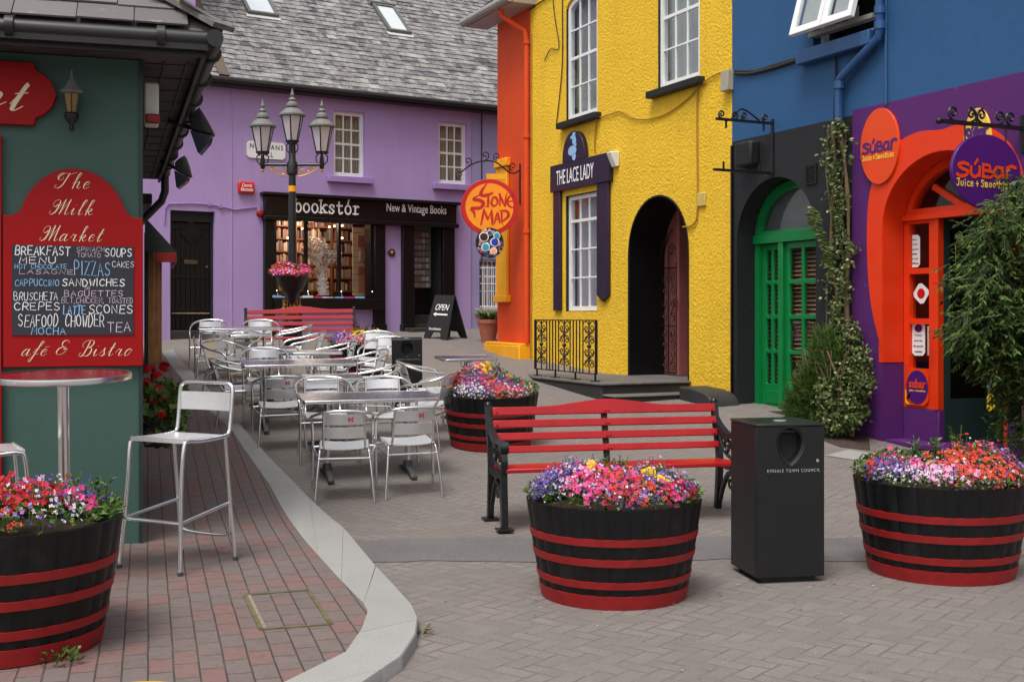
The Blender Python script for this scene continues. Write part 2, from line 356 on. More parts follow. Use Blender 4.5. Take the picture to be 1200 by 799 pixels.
def gm(u, Y, yaw=0, off=0.0, tilt=.8, x=None):
    X = (u-CX)/F*Y if x is None else x
    sl = (gz(Y+.4)-gz(Y-.4))/.8*tilt
    return Matrix.Translation((X, Y, gz(Y)+off)) @ Matrix.Rotation(math.atan(sl), 4, 'X') @ Matrix.Rotation(radians(yaw), 4, 'Z')
# ================================================================== ground, pavement, kerb
def ground_mat():
    """grey-brown block paving laid in herringbone, worn and stained"""
    n = N('block_paving'); v = n.coord(rot=(0, 0, radians(38))); sx = n.node('ShaderNodeSeparateXYZ')
    sc_ = n.node('ShaderNodeVectorMath', operation='SCALE'); n.l.new(v, sc_.inputs[0]); sc_.inputs['Scale'].default_value = 1/.10
    wob = n.node('ShaderNodeTexNoise'); n.l.new(v, wob.inputs[0]); wob.inputs['Scale'].default_value = 3
    ad = n.node('ShaderNodeVectorMath', operation='MULTIPLY_ADD'); n.l.new(wob.outputs['Color'], ad.inputs[0]); ad.inputs[1].default_value = (.16, .16, 0); n.l.new(sc_.outputs[0], ad.inputs[2])
    n.l.new(ad.outputs[0], sx.inputs[0]); x, y = sx.outputs[0], sx.outputs[1]
    i, j = n.math('FLOOR', x), n.math('FLOOR', y); fx, fy = n.math('FRACT', x), n.math('FRACT', y)
    k = n.math('FLOORED_MODULO', n.math('SUBTRACT', i, j), 4.0)
    k1 = n.math('COMPARE', k, 1.0, .1); k2 = n.math('COMPARE', k, 2.0, .1); hor = n.math('LESS_THAN', k, 1.5)
    a = n.math('ADD', fx, k1); b = n.math('ADD', fy, k2)
    eh = n.math('MINIMUM', n.math('MINIMUM', a, n.math('SUBTRACT', 2.0, a)), n.math('MINIMUM', fy, n.math('SUBTRACT', 1.0, fy)))
    ev = n.math('MINIMUM', n.math('MINIMUM', b, n.math('SUBTRACT', 2.0, b)), n.math('MINIMUM', fx, n.math('SUBTRACT', 1.0, fx)))
    e = n.math('ADD', n.math('MULTIPLY', hor, eh), n.math('MULTIPLY', n.math('SUBTRACT', 1.0, hor), ev))
    cb = n.node('ShaderNodeCombineXYZ'); n.l.new(n.math('SUBTRACT', i, k1), cb.inputs[0]); n.l.new(n.math('SUBTRACT', j, k2), cb.inputs[1])
    wh = n.node('ShaderNodeTexWhiteNoise', noise_dimensions='2D'); n.l.new(cb.outputs[0], wh.inputs[0])
    c = n.ramp(wh.outputs['Value'], [(0, S(106, 100, 95)), (.5, S(113, 106, 100)), (1, S(120, 112, 106))])
    w = n.coord(); big = n.noise(w, .55, 6, .65); mid = n.noise(w, 3.2, 6, .7); fine = n.noise(w, 130, 3, .6)
    c = n.mix(n.ramp(big, [(.35, (0, 0, 0)), (.75, (.6, .6, .6))]), c, S(106, 98, 93))
    c = n.mix(n.ramp(mid, [(.5, (0, 0, 0)), (.8, (.55, .55, .55))]), c, S(146, 138, 131))
    c = n.mix(n.ramp(fine, [(.35, (0, 0, 0)), (.7, (.5, .5, .5))]), c, S(148, 140, 134))
    jt = n.ramp(e, [(.03, (1, 1, 1)), (.10, (0, 0, 0))]); jm = n.math('MULTIPLY', jt, n.ramp(mid, [(.40, (.05, .05, .05)), (.66, (.72, .72, .72))]))
    c = n.mix(jm, c, S(74, 66, 62))
    gr2 = n.noise(w, 60, 4, .75); c = n.mix(n.ramp(gr2, [(.3, (.5, .5, .5)), (.48, (0, 0, 0))]), c, S(92, 86, 82)); gum = n.math('GREATER_THAN', n.noise(w, 7, 2, .4), .74); c = n.mix(n.math('MULTIPLY', gum, .35), c, S(78, 73, 70))
    sp = n.math('GREATER_THAN', n.noise(w, 55, 2, .5), .715); c = n.mix(n.math('MULTIPLY', sp, .5), c, S(188, 182, 174))
    n.base(c); n.b.inputs['Roughness'].default_value = .8; n.b.inputs['Specular IOR Level'].default_value = .3
    p = n.bump(fine, .35, .004); n.bump(n.math('MULTIPLY', jm, -1.0), .6, .006, p); return n.m
def brick_mat():
    """brown and rust clay pavers in long running courses"""
    n = N('clay_pavers'); v0 = n.coord(rot=(0, 0, radians(-107)))
    wob = n.node('ShaderNodeTexNoise'); n.l.new(v0, wob.inputs[0]); wob.inputs['Scale'].default_value = 2.2
    ad = n.node('ShaderNodeVectorMath', operation='MULTIPLY_ADD'); n.l.new(wob.outputs['Color'], ad.inputs[0]); ad.inputs[1].default_value = (.012, .012, 0); n.l.new(v0, ad.inputs[2]); v = ad.outputs[0]
    def br(a, b, m):
        t = n.node('ShaderNodeTexBrick'); n.l.new(v, t.inputs['Vector']); t.offset = .5; t.inputs['Scale'].default_value = 1
        t.inputs['Brick Width'].default_value = .215; t.inputs['Row Height'].default_value = .108; t.inputs['Mortar Size'].default_value = .0045; t.inputs['Mortar Smooth'].default_value = .4; t.inputs['Bias'].default_value = 0
        for q, cc in (('Color1', a), ('Color2', b), ('Mortar', m)): t.inputs[q].default_value = (*cc, 1)
        return t
    t = br(S(120, 105, 100), S(106, 98, 95), S(66, 60, 54)); w = n.coord(); mid = n.noise(w, 1.1, 5, .65); fine = n.noise(w, 120, 3, .6)
    t2 = br((0, 0, 0), (1, 1, 1), (0, 0, 0)); sp_ = n.node('ShaderNodeSeparateColor'); n.l.new(t2.outputs['Color'], sp_.inputs[0])
    f_ = n.node('ShaderNodeClamp'); n.l.new(n.math('ADD', n.math('MULTIPLY', n.math('SUBTRACT', sp_.outputs[0], .52), 4.0), n.math('MULTIPLY', n.math('SUBTRACT', mid, .5), 4.0)), f_.inputs[0])
    c = n.mix(n.math('MULTIPLY', f_.outputs[0], .46), t.outputs['Color'], S(148, 96, 88)); c = n.mix(t.outputs['Fac'], c, S(66, 60, 54))
    c = n.mix(n.ramp(n.noise(w, 5, 5, .7), [(.45, (0, 0, 0)), (.8, (.6, .6, .6))]), c, S(120, 112, 108)); c = n.mix(n.ramp(n.noise(w, 24, 5, .75), [(.3, (.55, .55, .55)), (.5, (0, 0, 0))]), c, S(82, 74, 71))
    c = n.mix(n.ramp(fine, [(.4, (0, 0, 0)), (.75, (.35, .35, .35))]), c, S(84, 74, 70))
    moss = n.math('MULTIPLY', t.outputs['Fac'], n.ramp(n.noise(w, 2.1, 4, .6), [(.55, (0, 0, 0)), (.7, (.6, .6, .6))])); c = n.mix(moss, c, S(92, 92, 52))
    n.base(c); n.b.inputs['Roughness'].default_value = .72; n.b.inputs['Specular IOR Level'].default_value = .35
    p = n.bump(fine, .3, .004); n.bump(n.math('MULTIPLY', t.outputs['Fac'], -1.0), .8, .008, p); return n.m
def speckle(name, a, b, s=140):
    n = N(name); v = n.coord(); f = n.noise(v, s, 2, .5); g = n.noise(v, 1.5, 5, .65)
    c = n.ramp(f, [(.3, a), (.7, b)]); c = n.mix(n.ramp(g, [(.4, (0, 0, 0)), (.8, (.5, .5, .5))]), c, mul(a, .8)); gi = n.node('ShaderNodeNewGeometry')
    c = n.mix(n.math('MULTIPLY', gi.outputs['Random Per Island'], .22), c, mul(b, .62))
    n.base(c); n.b.inputs['Roughness'].default_value = .8; n.bump(f, .25, .003); return n.m
def barrel_mat():
    n = N('tarred_staves'); f = n.noise(n.coord(scale=(22, 22, 1.2)), 1.5, 5, .65); g = n.noise(n.coord(), 5, 6, .7)
    c = n.ramp(f, [(.3, S(9, 9, 10)), (.7, S(22, 22, 23))]); c = n.mix(n.ramp(g, [(.55, (0, 0, 0)), (.85, (.6, .6, .6))]), c, S(50, 47, 45)); n.base(c); n.b.inputs['Specular IOR Level'].default_value = .3
    n.l.new(n.math('MULTIPLY_ADD', g, .35, .3), n.b.inputs['Roughness']); n.bump(f, .35, .004); return n.m
M['barrel'] = barrel_mat()
M['ground'] = ground_mat(); M['pavers'] = brick_mat(); M['kerbstone'] = speckle('pale_granite_kerb', S(140, 138, 134), S(170, 168, 163)); M['tarmac'] = speckle('tarmac_patch', S(88, 85, 83), S(120, 116, 113), 90)
ys = [-60, -20, -6, 0, 4, 7]+[8+.25*i for i in range(100)]+[36, 45, 60, 90]
g = MB(); xs = [-80, -30, -12, -6, -3, 0, 3, 6, 12, 30, 80]
g.add([(x, y, gz(y)) for y in ys for x in xs], [(j*len(xs)+i, j*len(xs)+i+1, (j+1)*len(xs)+i+1, (j+1)*len(xs)+i) for j in range(len(ys)-1) for i in range(len(xs)-1)])
tag(g.build('ground', 'ground'), kind='structure')
inner_px = [(190, 412), (203, 432), (222, 456), (240, 476), (272, 504), (316, 568), (360, 636), (400, 680), (426, 706), (431, 716), (424, 736), (405, 763), (332, 799), (200, 856), (20, 930)]
outer_px = [(203, 409), (219, 429), (243, 453), (264, 474), (286, 502), (318, 538), (346, 566), (402, 617), (440, 662), (483, 707), (490, 722), (487, 742), (470, 768), (424, 799), (300, 858), (120, 940)]
IN = [hit(u, v, KH) for u, v in inner_px]; OU = [hit(u, v, KH) for u, v in outer_px]
def dense(P, k=6):
    return [Vector((p.x, p.y, gz(p.y)+KH)) for p in [P[i].lerp(P[i+1], j/k) for i in range(len(P)-1) for j in range(k)]+[P[-1]]]
IN, OU = dense(IN), dense(OU)
pv = MB(); IP = [p for i, p in enumerate(IN) if i == 0 or p.y < min(q.y for q in IN[:i])-.001]
nx = 6; rows = []
for p in [Vector((IP[0].x-2.2, 24.0, 0))]+IP+[Vector((-4.2, 1.5, 0)), Vector((-4.4, -6, 0))]:
    x0 = -14.0; rows.append([(x0+(p.x-x0)*i/nx, p.y, gz(p.y)+KH-.003) for i in range(nx+1)])
pv.add([q for r in rows for q in r], [(j*(nx+1)+i, (j+1)*(nx+1)+i, (j+1)*(nx+1)+i+1, j*(nx+1)+i+1) for j in range(len(rows)-1) for i in range(nx)])
tag(pv.build('pavement', 'pavers', smooth=0), kind='structure')
kb = MB(); acc = 0; seg = [0]
for i in range(1, len(IN)):
    acc += ((OU[i]+IN[i])/2-(OU[i-1]+IN[i-1])/2).length
    if acc > .95: seg.append(i); acc = 0
if seg[-1] != len(IN)-1: seg.append(len(IN)-1)
for a, b in zip(seg, seg[1:]):
    I = IN[a:b+1]; O_ = OU[a:b+1]; I = list(I); O_ = list(O_)
    t = .006/max(.05, (I[0]-I[1]).length); I[0] = I[0].lerp(I[1], t); O_[0] = O_[0].lerp(O_[1], t)
    m = len(I); dn = Vector((0, 0, -.25)); V = []; 
    for p, q in zip(I, O_):
        out = (q-p).normalized(); V += [p+dn, p, q-out*.008, q-Vector((0, 0, .008)), q+out*.01+dn]
    fs = []
    for i in range(m-1):
        for k in range(4): fs.append((i*5+k, i*5+k+1, (i+1)*5+k+1, (i+1)*5+k))
    fs += [(0, 1, 2, 3, 4)[::-1], tuple((m-1)*5+k for k in range(5))]
    kb.add(V, fs)
tag(kb.build('kerb', 'kerbstone', smooth=30), kind='structure')
# worn tarmac strip across the paving
up = cat([(-2.2, 8.55), (-1.0, 8.52), (-.2, 8.62), (.6, 8.5), (1.4, 8.66), (2.3, 8.6), (3.2, 8.72), (4.2, 8.7)], 5); lo = cat([(-2.2, 7.75), (-1.2, 7.72), (-.4, 7.82), (.5, 7.7), (1.4, 7.84), (2.3, 7.8), (3.2, 7.95), (4.2, 8.02)], 5)
tp = MB(); m = len(up); tp.add([(p.x, p.y+rnd.uniform(-.03, .03), gz(p.y)+.004) for p in lo]+[(p.x, p.y+rnd.uniform(-.03, .03), gz(p.y)+.004) for p in up], [(i, i+1, m+i+1, m+i) for i in range(m-1)])
tp.v = [q for q in tp.v]; keep = [f for f in tp.f]
tag(tp.build('road_patch', 'tarmac', smooth=0), kind='structure')
ym = MB(); c0 = hit(162, 812, KH)
R0 = [(c0.x+cos(a)*.19, c0.y+sin(a)*.16) for a in [2*pi*i/28 for i in range(29)]]; R1 = [(c0.x+cos(a)*.15, c0.y+sin(a)*.12) for a in [2*pi*i/28 for i in range(29)]]
ym.add([(x, y, gz(y)+KH+.002) for x, y in R0+R1], [(i, i+1, 30+i, 29+i) for i in range(28)])
tag(ym.build('painted_marking', paint('worn_yellow_paint', S(206, 166, 40), .7, var=.2, vscale=20)), kind='structure')
ic = thing('inspection_cover', 'sunken access cover filled with clay pavers, moss in its rim, by the kerb corner', 'inspection cover')
q = [hit(u, v, KH) for u, v in ((287, 697), (361, 691), (388, 731), (306, 737))]
fr = MB()
for a, b in zip(q, q[1:]+q[:1]): fr.bar(a, b, .022, .008)
fr.build('cover_rim', paint('mossy_rim', S(98, 92, 62), .9, var=.35, vscale=20), ic)
gr = MB(); gr.bar(q[0].lerp(q[1], .04)+Vector((0, 0, .001)), q[3].lerp(q[2], .04)+Vector((0, 0, .001)), .03, .004); gr.build('mortar_repair', paint('old_mortar', S(132, 124, 108), .9, var=.3, vscale=25), ic)

# ================================================================== shared builders for houses
def body(mb, x0, x1, z0, z1, d, t=.25, y0=0.0, left=True, right=True):
    if left: mb.box(x0, x0+t, y0, d, z0, z1)
    if right: mb.box(x1-t, x1, y0, d, z0, z1)
    mb.box(x0, x1, d, d+t, z0, z1)
    return mb
def sash(parent, x0, x1, z0, z1, cols, rows, meet, yd=.1, rise=0.0, fm='white', curtain='curtain', cw=1.0, fw=.06, bar=.022):
    n = 14; outer = rect(x0, x1, z0, z1) if not rise else arch(x0, x1, z0, z1-rise, z1, n)
    inner = rect(x0+fw, x1-fw, z0+fw*1.2, z1-fw) if not rise else arch(x0+fw, x1-fw, z0+fw*1.2, z1-rise-fw*.3, z1-fw, n)
    mb = MB(); mb.plate(outer, [inner[::-1]], yd, yd+.08)
    xa, xb, za, zb = x0+fw, x1-fw, z0+fw*1.2, z1-fw
    tot = sum(rows); z = za; cx, rx = (xa+xb)/2, (xb-xa)/2
    def top(x): return zb if not rise else (z1-rise-fw*.3)+(zb-(z1-rise-fw*.3))*sqrt(max(0, 1-((x-cx)/rx)**2))
    for i, r in enumerate(rows[:-1]):
        z += (zb-za)*r/tot; h = .022 if i+1 == meet else bar/2
        mb.box(xa, xb, yd+.012, yd+.045+(0.012 if i+1 == meet else 0), z-h, z+h)
    for i in range(1, cols):
        x = xa+(xb-xa)*i/cols; mb.box(x-bar/2, x+bar/2, yd+.014, yd+.043, za, top(x)+.004)
    w = mb.build('window', fm, parent, smooth=30)
    MB().prism(inner, yd+.03, yd+.034).build('pane', 'glass', w, smooth=0)
    if curtain:
        k = 40; cu = MB(); xs_ = [x0+(x1-x0)*i/k for i in range(k+1)]; yy = [yd+.16+.022*sin(i*1.9)+.008*sin(i*4.3) for i in range(k+1)]
        sel = [i for i in range(k) if cw >= 1 or i < k*cw*.5 or i > k*(1-cw*.5)]
        for i in sel: cu.add([(xs_[i], yy[i], z0), (xs_[i+1], yy[i+1], z0), (xs_[i+1], yy[i+1], z1), (xs_[i], yy[i], z1)], [(0, 1, 2, 3)])
        cu.build('curtain', curtain, w, smooth=60)
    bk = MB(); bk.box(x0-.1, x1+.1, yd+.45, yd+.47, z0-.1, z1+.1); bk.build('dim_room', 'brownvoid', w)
    return w
def bfont(text, parent, r, y, m, shear=0.0, bold=0.0, name='lettering', space=1.0):
    cu = bpy.data.curves.new('t', 'FONT'); cu.body = text; cu.shear = shear; cu.offset = bold; cu.extrude = .004; cu.space_character = space; cu.resolution_u = 3
    o = bpy.data.objects.new('t', cu); col.objects.link(o); bpy.context.view_layer.update()
    me = bpy.data.meshes.new_from_object(o.evaluated_get(bpy.context.evaluated_depsgraph_get())); bpy.data.objects.remove(o)
    X = [v.co.x for v in me.vertices]; Z = [v.co.y for v in me.vertices]; a, b, c, d = min(X), max(X), min(Z), max(Z)
    for v in me.vertices:
        x, z, t = v.co; v.co = (r[0]+(x-a)/(b-a)*(r[1]-r[0]), y-.0015-.3*t, r[2]+(z-c)/(d-c)*(r[3]-r[2]))
    me.materials.clear(); me.materials.append(M[m]); ob = bpy.data.objects.new(name, me); col.objects.link(ob); ob.parent = parent; return ob
def slates(mb, x0, x1, y0, z0, pitch, L, w, e, keep=None, r=rnd, swap=None, lift=.03):
    """courses of separate slates up a slope that starts at the eave (y0,z0)"""
    c, s_ = cos(pitch), sin(pitch); k = 0; s0 = 0.0
    while s0 < L:
        x = x0-(w*.5 if k % 2 else 0)-r.uniform(0, .03)
        while x < x1:
            ww = w*r.uniform(.85, 1.12); cx = x+ww/2; ee = e*1.25
            if cx > x0-.05 and cx < x1+.05 and (keep is None or keep(cx, s0+e*.5)):
                dz = r.uniform(-.003, .006); a = r.uniform(-.010, .010); j = r.uniform(-.012, .006)
                P = []
                for t in (0, .012):
                    for (px, ps, up) in ((x+.003, s0+j, lift+dz), (x+ww-.003, s0+j+a, lift+dz), (x+ww-.003, s0+ee, .012), (x+.003, s0+ee, .012)):
                        h = up+t; P.append((px, y0+ps*c-h*s_, z0+ps*s_+h*c))
                if swap: P = [swap(p) for p in P]
                mb.add(P, [(0, 3, 2, 1), (4, 5, 6, 7), (0, 1, 5, 4), (1, 2, 6, 5), (2, 3, 7, 6), (3, 0, 4, 7)])
            x += ww
        s0 += e; k += 1
    return mb

# ================================================================== purple bookshop at the end
bs = thing('bookshop', 'long lilac two-storey bookshop with slate roof and black shopfront across the square', 'building', BK.m)
XL, XR = BK.X(120), BK.X(552); ZE = BK.Z(410, 112)
def BR(u0, v0, u1, v1, d=0): return rect(*BK.R(u0, v0, u1, v1, d))
Wd = [BK.R(391, 129, 427.5, 208.5), BK.R(514, 142, 547.5, 217)]
dr = BK.R(199.5, 246, 252, 393); dz0 = gz(22.8)-.3
sw = BK.R(320, 254, 437, 349); zl = BK.Z(380, 349)
dd = BK.R(482, 259, 517, 386)
lw = MB(); hol = [rect(*w)[::-1] for w in Wd]+[rect(dr[0], dr[1], dz0+.02, dr[3])[::-1], rect(sw[0], sw[1], zl, sw[3])[::-1], rect(dd[0], dd[1], dz0+.02, dd[3])[::-1]]
lw.plate(rect(XL, XR, dz0, ZE), hol, 0, .32); body(lw, XL, XR, dz0, ZE, 7.0, y0=.33, right=False); lw.build('wall', 'lilac', bs, smooth=30)
PT = radians(41)
deck = MB(); RL = 5.6
for sgn in (0, 1):
    y_ = -.28 if not sgn else -.28+2*RL*cos(PT); k = 1 if not sgn else -1
    deck.add([(XL, y_, ZE), (XR+9, y_, ZE), (XR+9, y_+k*RL*cos(PT), ZE+RL*sin(PT)), (XL, y_+k*RL*cos(PT), ZE+RL*sin(PT))], [(0, 1, 2, 3)])
deck.build('roof_deck', 'slateroof', bs, smooth=0)
sl_ = slates(MB(), XL, XR+3.5, -.30, ZE+.0, PT, RL, .215, .195); rf = sl_.build('roof', 'slateroof', bs, smooth=0)
def roof_at(u, v):
    lo, hi = -.3, 6.0
    for _ in range(40):
        m = (lo+hi)/2; x, z = BK.at(u, v, m)
        if z > ZE+(m+.30)*math.tan(PT): lo = m
        else: hi = m
    return BK.at(u, v, lo)[0], (lo+.30)/cos(PT)
RM = Matrix.Translation((0, -.30, ZE)) @ Matrix.Rotation(PT, 4, 'X')       # roof plane: x along the eave, y up the slope, z out of it
for (bl, br_, tl) in (((290, 19), (325, 22), (268, -14)), ((455, 40), (481, 43), (432, 8))):
    (xa, s0), (xb, s1), (xt, s2) = roof_at(*bl), roof_at(*br_), roof_at(*tl); xb = max(xb, xa+.5); h_ = max(.95, s2-s0)
    sk = MB()
    for bx in ((xa, xb, s0, s0+.07), (xa, xb, s0+h_-.07, s0+h_), (xa, xa+.07, s0+.07, s0+h_-.07), (xb-.07, xb, s0+.07, s0+h_-.07)): sk.box(*bx, .02, .12)
    sk.box(xa-.03, xb+.03, s0+h_, s0+h_+.05, .02, .14); k_ = sk.build('skylight', paint('skylight_frame', S(96, 96, 92), .5), bs, RM, bevel=.006)
    MB().box(xa+.06, xb-.06, s0+.06, s0+h_-.06, .075, .085).build('pane', paint('skylight_pane', S(206, 210, 212), .08, var=.03, spec=.8), k_)
    MB().box(xa-.05, xb+.03, s0-.12, s0-.003, .045, .056).build('flashing', paint('pale_lead', S(190, 190, 188), .6, var=.1), k_)
fx0, fs0 = roof_at(262, 92); fx1, fs1 = roof_at(229, 4); fl = MB(); fl.bar((fx0, fs0, .07), (fx1, fs1+.3, .07), .2, .03); fl.build('verge_flashing', 'lead', bs, RM)
rc = MB(); ry, rz = -.30+RL*cos(PT), ZE+RL*sin(PT)
for i in range(40): rc.lathe([(.13, 0), (.13, .42)], (0, 0, 0), 10); 
rc = MB(); x = XL
while x < XR+9: rc.tube([(x, ry, rz+.0), (x+.44, ry, rz+.0)], .13, 10); x += .45
rc.build('ridge', 'ridge', bs)
gt = MB(); gt.tube([(XL, -.33, ZE-.01), (XR+9, -.33, ZE-.01)], .065, 10); gt.box(XL, XR+9, -.27, -.005, ZE-.10, ZE-.02); gt.build('gutter', 'gutter', bs)
cx0, cx1 = BK.X(186, 1.2), BK.X(224, 1.2); ch = MB(); ch.box(cx0, cx1, .9, 2.4, ZE-.2, ZE+5.2); ch.build('gable_upstand', 'lilac', bs)
vr = MB(); xr = BK.X(271); vr.tube([(xr, .0, dz0), (xr, 0, ZE-.1)], .018, 6); vr.build('render_bead', 'lilac', bs)
for w in Wd:
    o = sash(bs, w[0], w[1], w[2], w[3], 3, [1, 1, 1, 1], 2, .09, curtain='blind', fw=.075, bar=.028)
    sm = MB(); sm.box(w[0]-.15, w[1]+.15, -.10, .08, w[2]-.13, w[2]-.003); sm.build('sill', 'lilac_trim', o, bevel=.01)
# black plank door on the left
dw = dr[1]-dr[0]; d_ = MB(); zb = dr[2]+.12
for i in range(8): d_.box(dr[0]+.05+(dw-.1)*i/8+.003, dr[0]+.05+(dw-.1)*(i+1)/8-.003, .16, .21, zb, dr[3]-.22)
for z in (zb+.35, zb+.98, dr[3]-.34): d_.box(dr[0]+.05, dr[1]-.05, .145, .16, z, z+.05)
door = d_.build('door', 'black', bs, bevel=.004)
fm_ = MB(); fm_.plate(rect(dr[0], dr[1], zb-.02, dr[3]), [rect(dr[0]+.05, dr[1]-.05, zb-.01, dr[3]-.2)[::-1]], .12, .24); fm_.build('door_frame', 'blackmat', door)
MB().box(dr[0]+.05, dr[1]-.05, .17, .19, dr[3]-.2, dr[3]-.05).build('transom_light', 'void', door)
cxm = (dr[0]+dr[1])/2; zm = BK.Z(226, 272)
dm = MB(); dm.prism([(cxm-.22, zm), (cxm, zm-.24), (cxm+.22, zm), (cxm, zm+.24)], .13, .15); dm.build('diamond_panel', 'black', door)
MB().box(cxm-.13, cxm+.13, .125, .15, BK.Z(226, 307)-.04, BK.Z(226, 307)+.04).build('letter_plate', 'bronze', door, bevel=.008)
MB().sphere((dr[1]-.12, .12, BK.Z(245, 313)), .028, 6).build('door_knob', 'bronze', door)
MB().box(dr[0]+.06, dr[1]-.06, .135, .15, BK.Z(226, 367)-.012, BK.Z(226, 367)+.012).build('kick_strip', 'alu', door)
MB().box(dr[0], dr[1], .02, .5, dz0, zb-.022).build('doorstep', 'step', bs, bevel=.01)
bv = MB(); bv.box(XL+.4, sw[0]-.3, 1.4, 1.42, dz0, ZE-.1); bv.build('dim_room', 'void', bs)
# shopfront
f0 = BK.R(308, 225, 531, 252); f1z = BK.Z(420, 232), BK.Z(420, 258)
sf = MB(); sf.box(f0[0], f0[1], -.16, 0, f1z[1], f1z[0]-.06); sf.box(f0[0]-.07, f0[1]+.10, -.26, 0, f1z[0]-.06, f1z[0]); sf.box(f0[0]-.03, f0[1]+.04, -.2, 0, f1z[1]-.09, f1z[1])
fa = sf.build('fascia', 'black', bs, bevel=.012)
for (u0, u1) in ((308, 320), (436.5, 449), (469.5, 482), (516.5, 530)):
    p = MB(); x0, x1 = BK.X(u0), BK.X(u1); zb_ = gz(24.4)-.12; p.box(x0, x1, -.12, 0, zb_+.3, f1z[1]-.09); p.box(x0-.025, x1+.025, -.15, 0, zb_, zb_+.3); p.build('pilaster', 'black', bs, bevel=.01)
st = MB(); l0, l1 = BK.X(318), BK.X(446)
st.box(l0, l1, -.20, .0, zl-.24, zl-.01); st.build('stall_board', 'black', bs, bevel=.01)
wf = MB(); muls = [BK.X(358.5), BK.X(397.5)]; xs_ = [sw[0]]+muls+[sw[1]]
wf.plate(rect(sw[0], sw[1], zl, sw[3]), [rect(a+(.06 if i == 0 else .03), b-(.06 if i == 2 else .03), zl+.05, sw[3]-.06)[::-1] for i, (a, b) in enumerate(zip(xs_, xs_[1:]))], -.03, .06)
for x in (sw[0]+.002, sw[1]-.022): wf.box(x, x+.02, .061, .36, zl+.002, sw[3]-.002)
shopwin = wf.build('window', 'black', bs); MB().box(sw[0]+.03, sw[1]-.03, .02, .026, zl+.03, sw[3]-.03).build('pane', 'shopglass', shopwin, smooth=0)
rm = MB(); zb2 = zl+.0
rm.box(sw[0]-.4, sw[1]+.9, 1.75, 1.8, zb2-.2, sw[3]+.35); rm.box(sw[0]-.4, sw[0]-.35, .33, 1.75, zb2-.2, sw[3]+.35); rm.box(sw[0]-.4, sw[1]+.9, .33, 1.75, sw[3]+.3, sw[3]+.35); rm.build('shop_interior', paint('warm_shop_wall', S(92, 66, 46), .8), bs)
MB().box(sw[0]-.3, sw[1]+.3, .33, .80, zl-.06, zl-.003).build('display_ledge', 'white', bs)
sv = MB(); 
for i in range(6): z = zl+.15+i*.27; sv.box(sw[0]-.3, sw[1]+.1, 1.15, 1.75, z, z+.03)
for x in (sw[0]+.1, sw[0]+.9, sw[0]+1.7): sv.box(x, x+.04, 1.14, 1.75, zl, sw[3])
sv.build('bookshelf', 'brownwood', bs)
bk_ = MB(); rb = random.Random(3)
for i in range(6):
    z = zl+.181+i*.27; x = sw[0]-.25
    while x < sw[1]+.05:
        w = rb.uniform(.02, .05)
        if rb.random() < .8: bk_.box(x, x+w*.92, 1.17, 1.30, z, z+rb.uniform(.15, .22))
        x += w
tag(bk_.build('shelved_books', 'darkbooks', bs, smooth=0), kind='stuff')
swx0, swx1 = BK.X(414, .7), BK.X(437, .5)
sp = MB(); 
for i in range(12): z = zl+.02+i*.125; sp.box(swx0, swx1+.5, .70+.002*i, .75, z, z+.115)
sp.build('slat_wall', 'slatwood', bs)
for (u, v, du, dv) in ((419, 283, 8, 14), (429, 273, 6, 10), (422, 300, 7, 12), (428, 308, 6, 16), (420, 332, 9, 20), (430, 330, 6, 18), (420, 316, 6, 8)):
    r_ = BK.R(u, v-dv/2, u+du, v+dv/2, .66); t_ = tag(MB().box(r_[0], r_[1], .655, .695, r_[2], r_[3]).build('book', island('cover_%d' % u, [(0, S(*rb.choice([(170, 70, 60), (110, 160, 190), (190, 120, 80), (150, 60, 50), (190, 170, 140)]))), (1, S(150, 110, 90))], .5), None, BK.m), 'display book facing out on the pale slat wall, right side of bookshop window', 'book', 'books faced out in the bookshop window')
sp2 = 0
for (u, v) in ((354, 268), (386, 266), (392, 265), (401, 264.5), (401, 279), (337, 279)):
    x, z = BK.at(u, v, .9); MB().sphere((x, .9, z), .022, 6).build('spotlight', 'spot', bs)
ll = bpy.data.lights.new('shop_light', 'POINT'); lo_ = bpy.data.objects.new('shop_light', ll); col.objects.link(lo_); ll.energy = 52; ll.color = (1, .84, .66); ll.shadow_soft_size = .3
lo_.parent = bs; lo_.location = ((sw[0]+sw[1])/2-.2, .5, sw[3]+.12)
# decorated paper tree
pt = thing('paper_tree', 'ornamental tree of folded paper leaves standing in the bookshop window', 'ornament', BK.M(BK.X(376, .3), .3, zl))
sx_ = lambda u: BK.X(u, .3)-BK.X(376, .3); sz_ = lambda v: BK.Z(376, v, .3)-zl
br_ = [[(379, 347), (378, 325), (377, 308), (379, 295), (376, 283)], [(378, 318), (370, 305), (366, 292), (365, 282)], [(379, 308), (388, 303), (394, 298), (393, 306)], [(378, 312), (386, 300), (388, 298)], [(370, 303), (364, 298), (357, 294)]]
tr = MB(); lf = MB(); q_ = random.Random(5)
for b in br_:
    P = [Vector((sx_(u), q_.uniform(-.03, .03), sz_(v))) for u, v in b]; P = cat(P, 4); tr.tube(P, [.085-.05*i/len(P) if b is br_[0] else .045-.02*i/len(P) for i in range(len(P))], 8)
    for p in P:
        for _ in range(26 if b is br_[0] else 20):
            a, e = q_.uniform(0, 2*pi), q_.uniform(-.6, 1); d = Vector((cos(a), sin(a)*.8, e)).normalized(); lf.leaf(p+d*.06, d, Vector((0, -1, .3)), q_.uniform(.05, .09), .045)
tr.build('trunk', 'white', pt); lf.build('paper_leaf_mass', 'tree', pt, smooth=0)
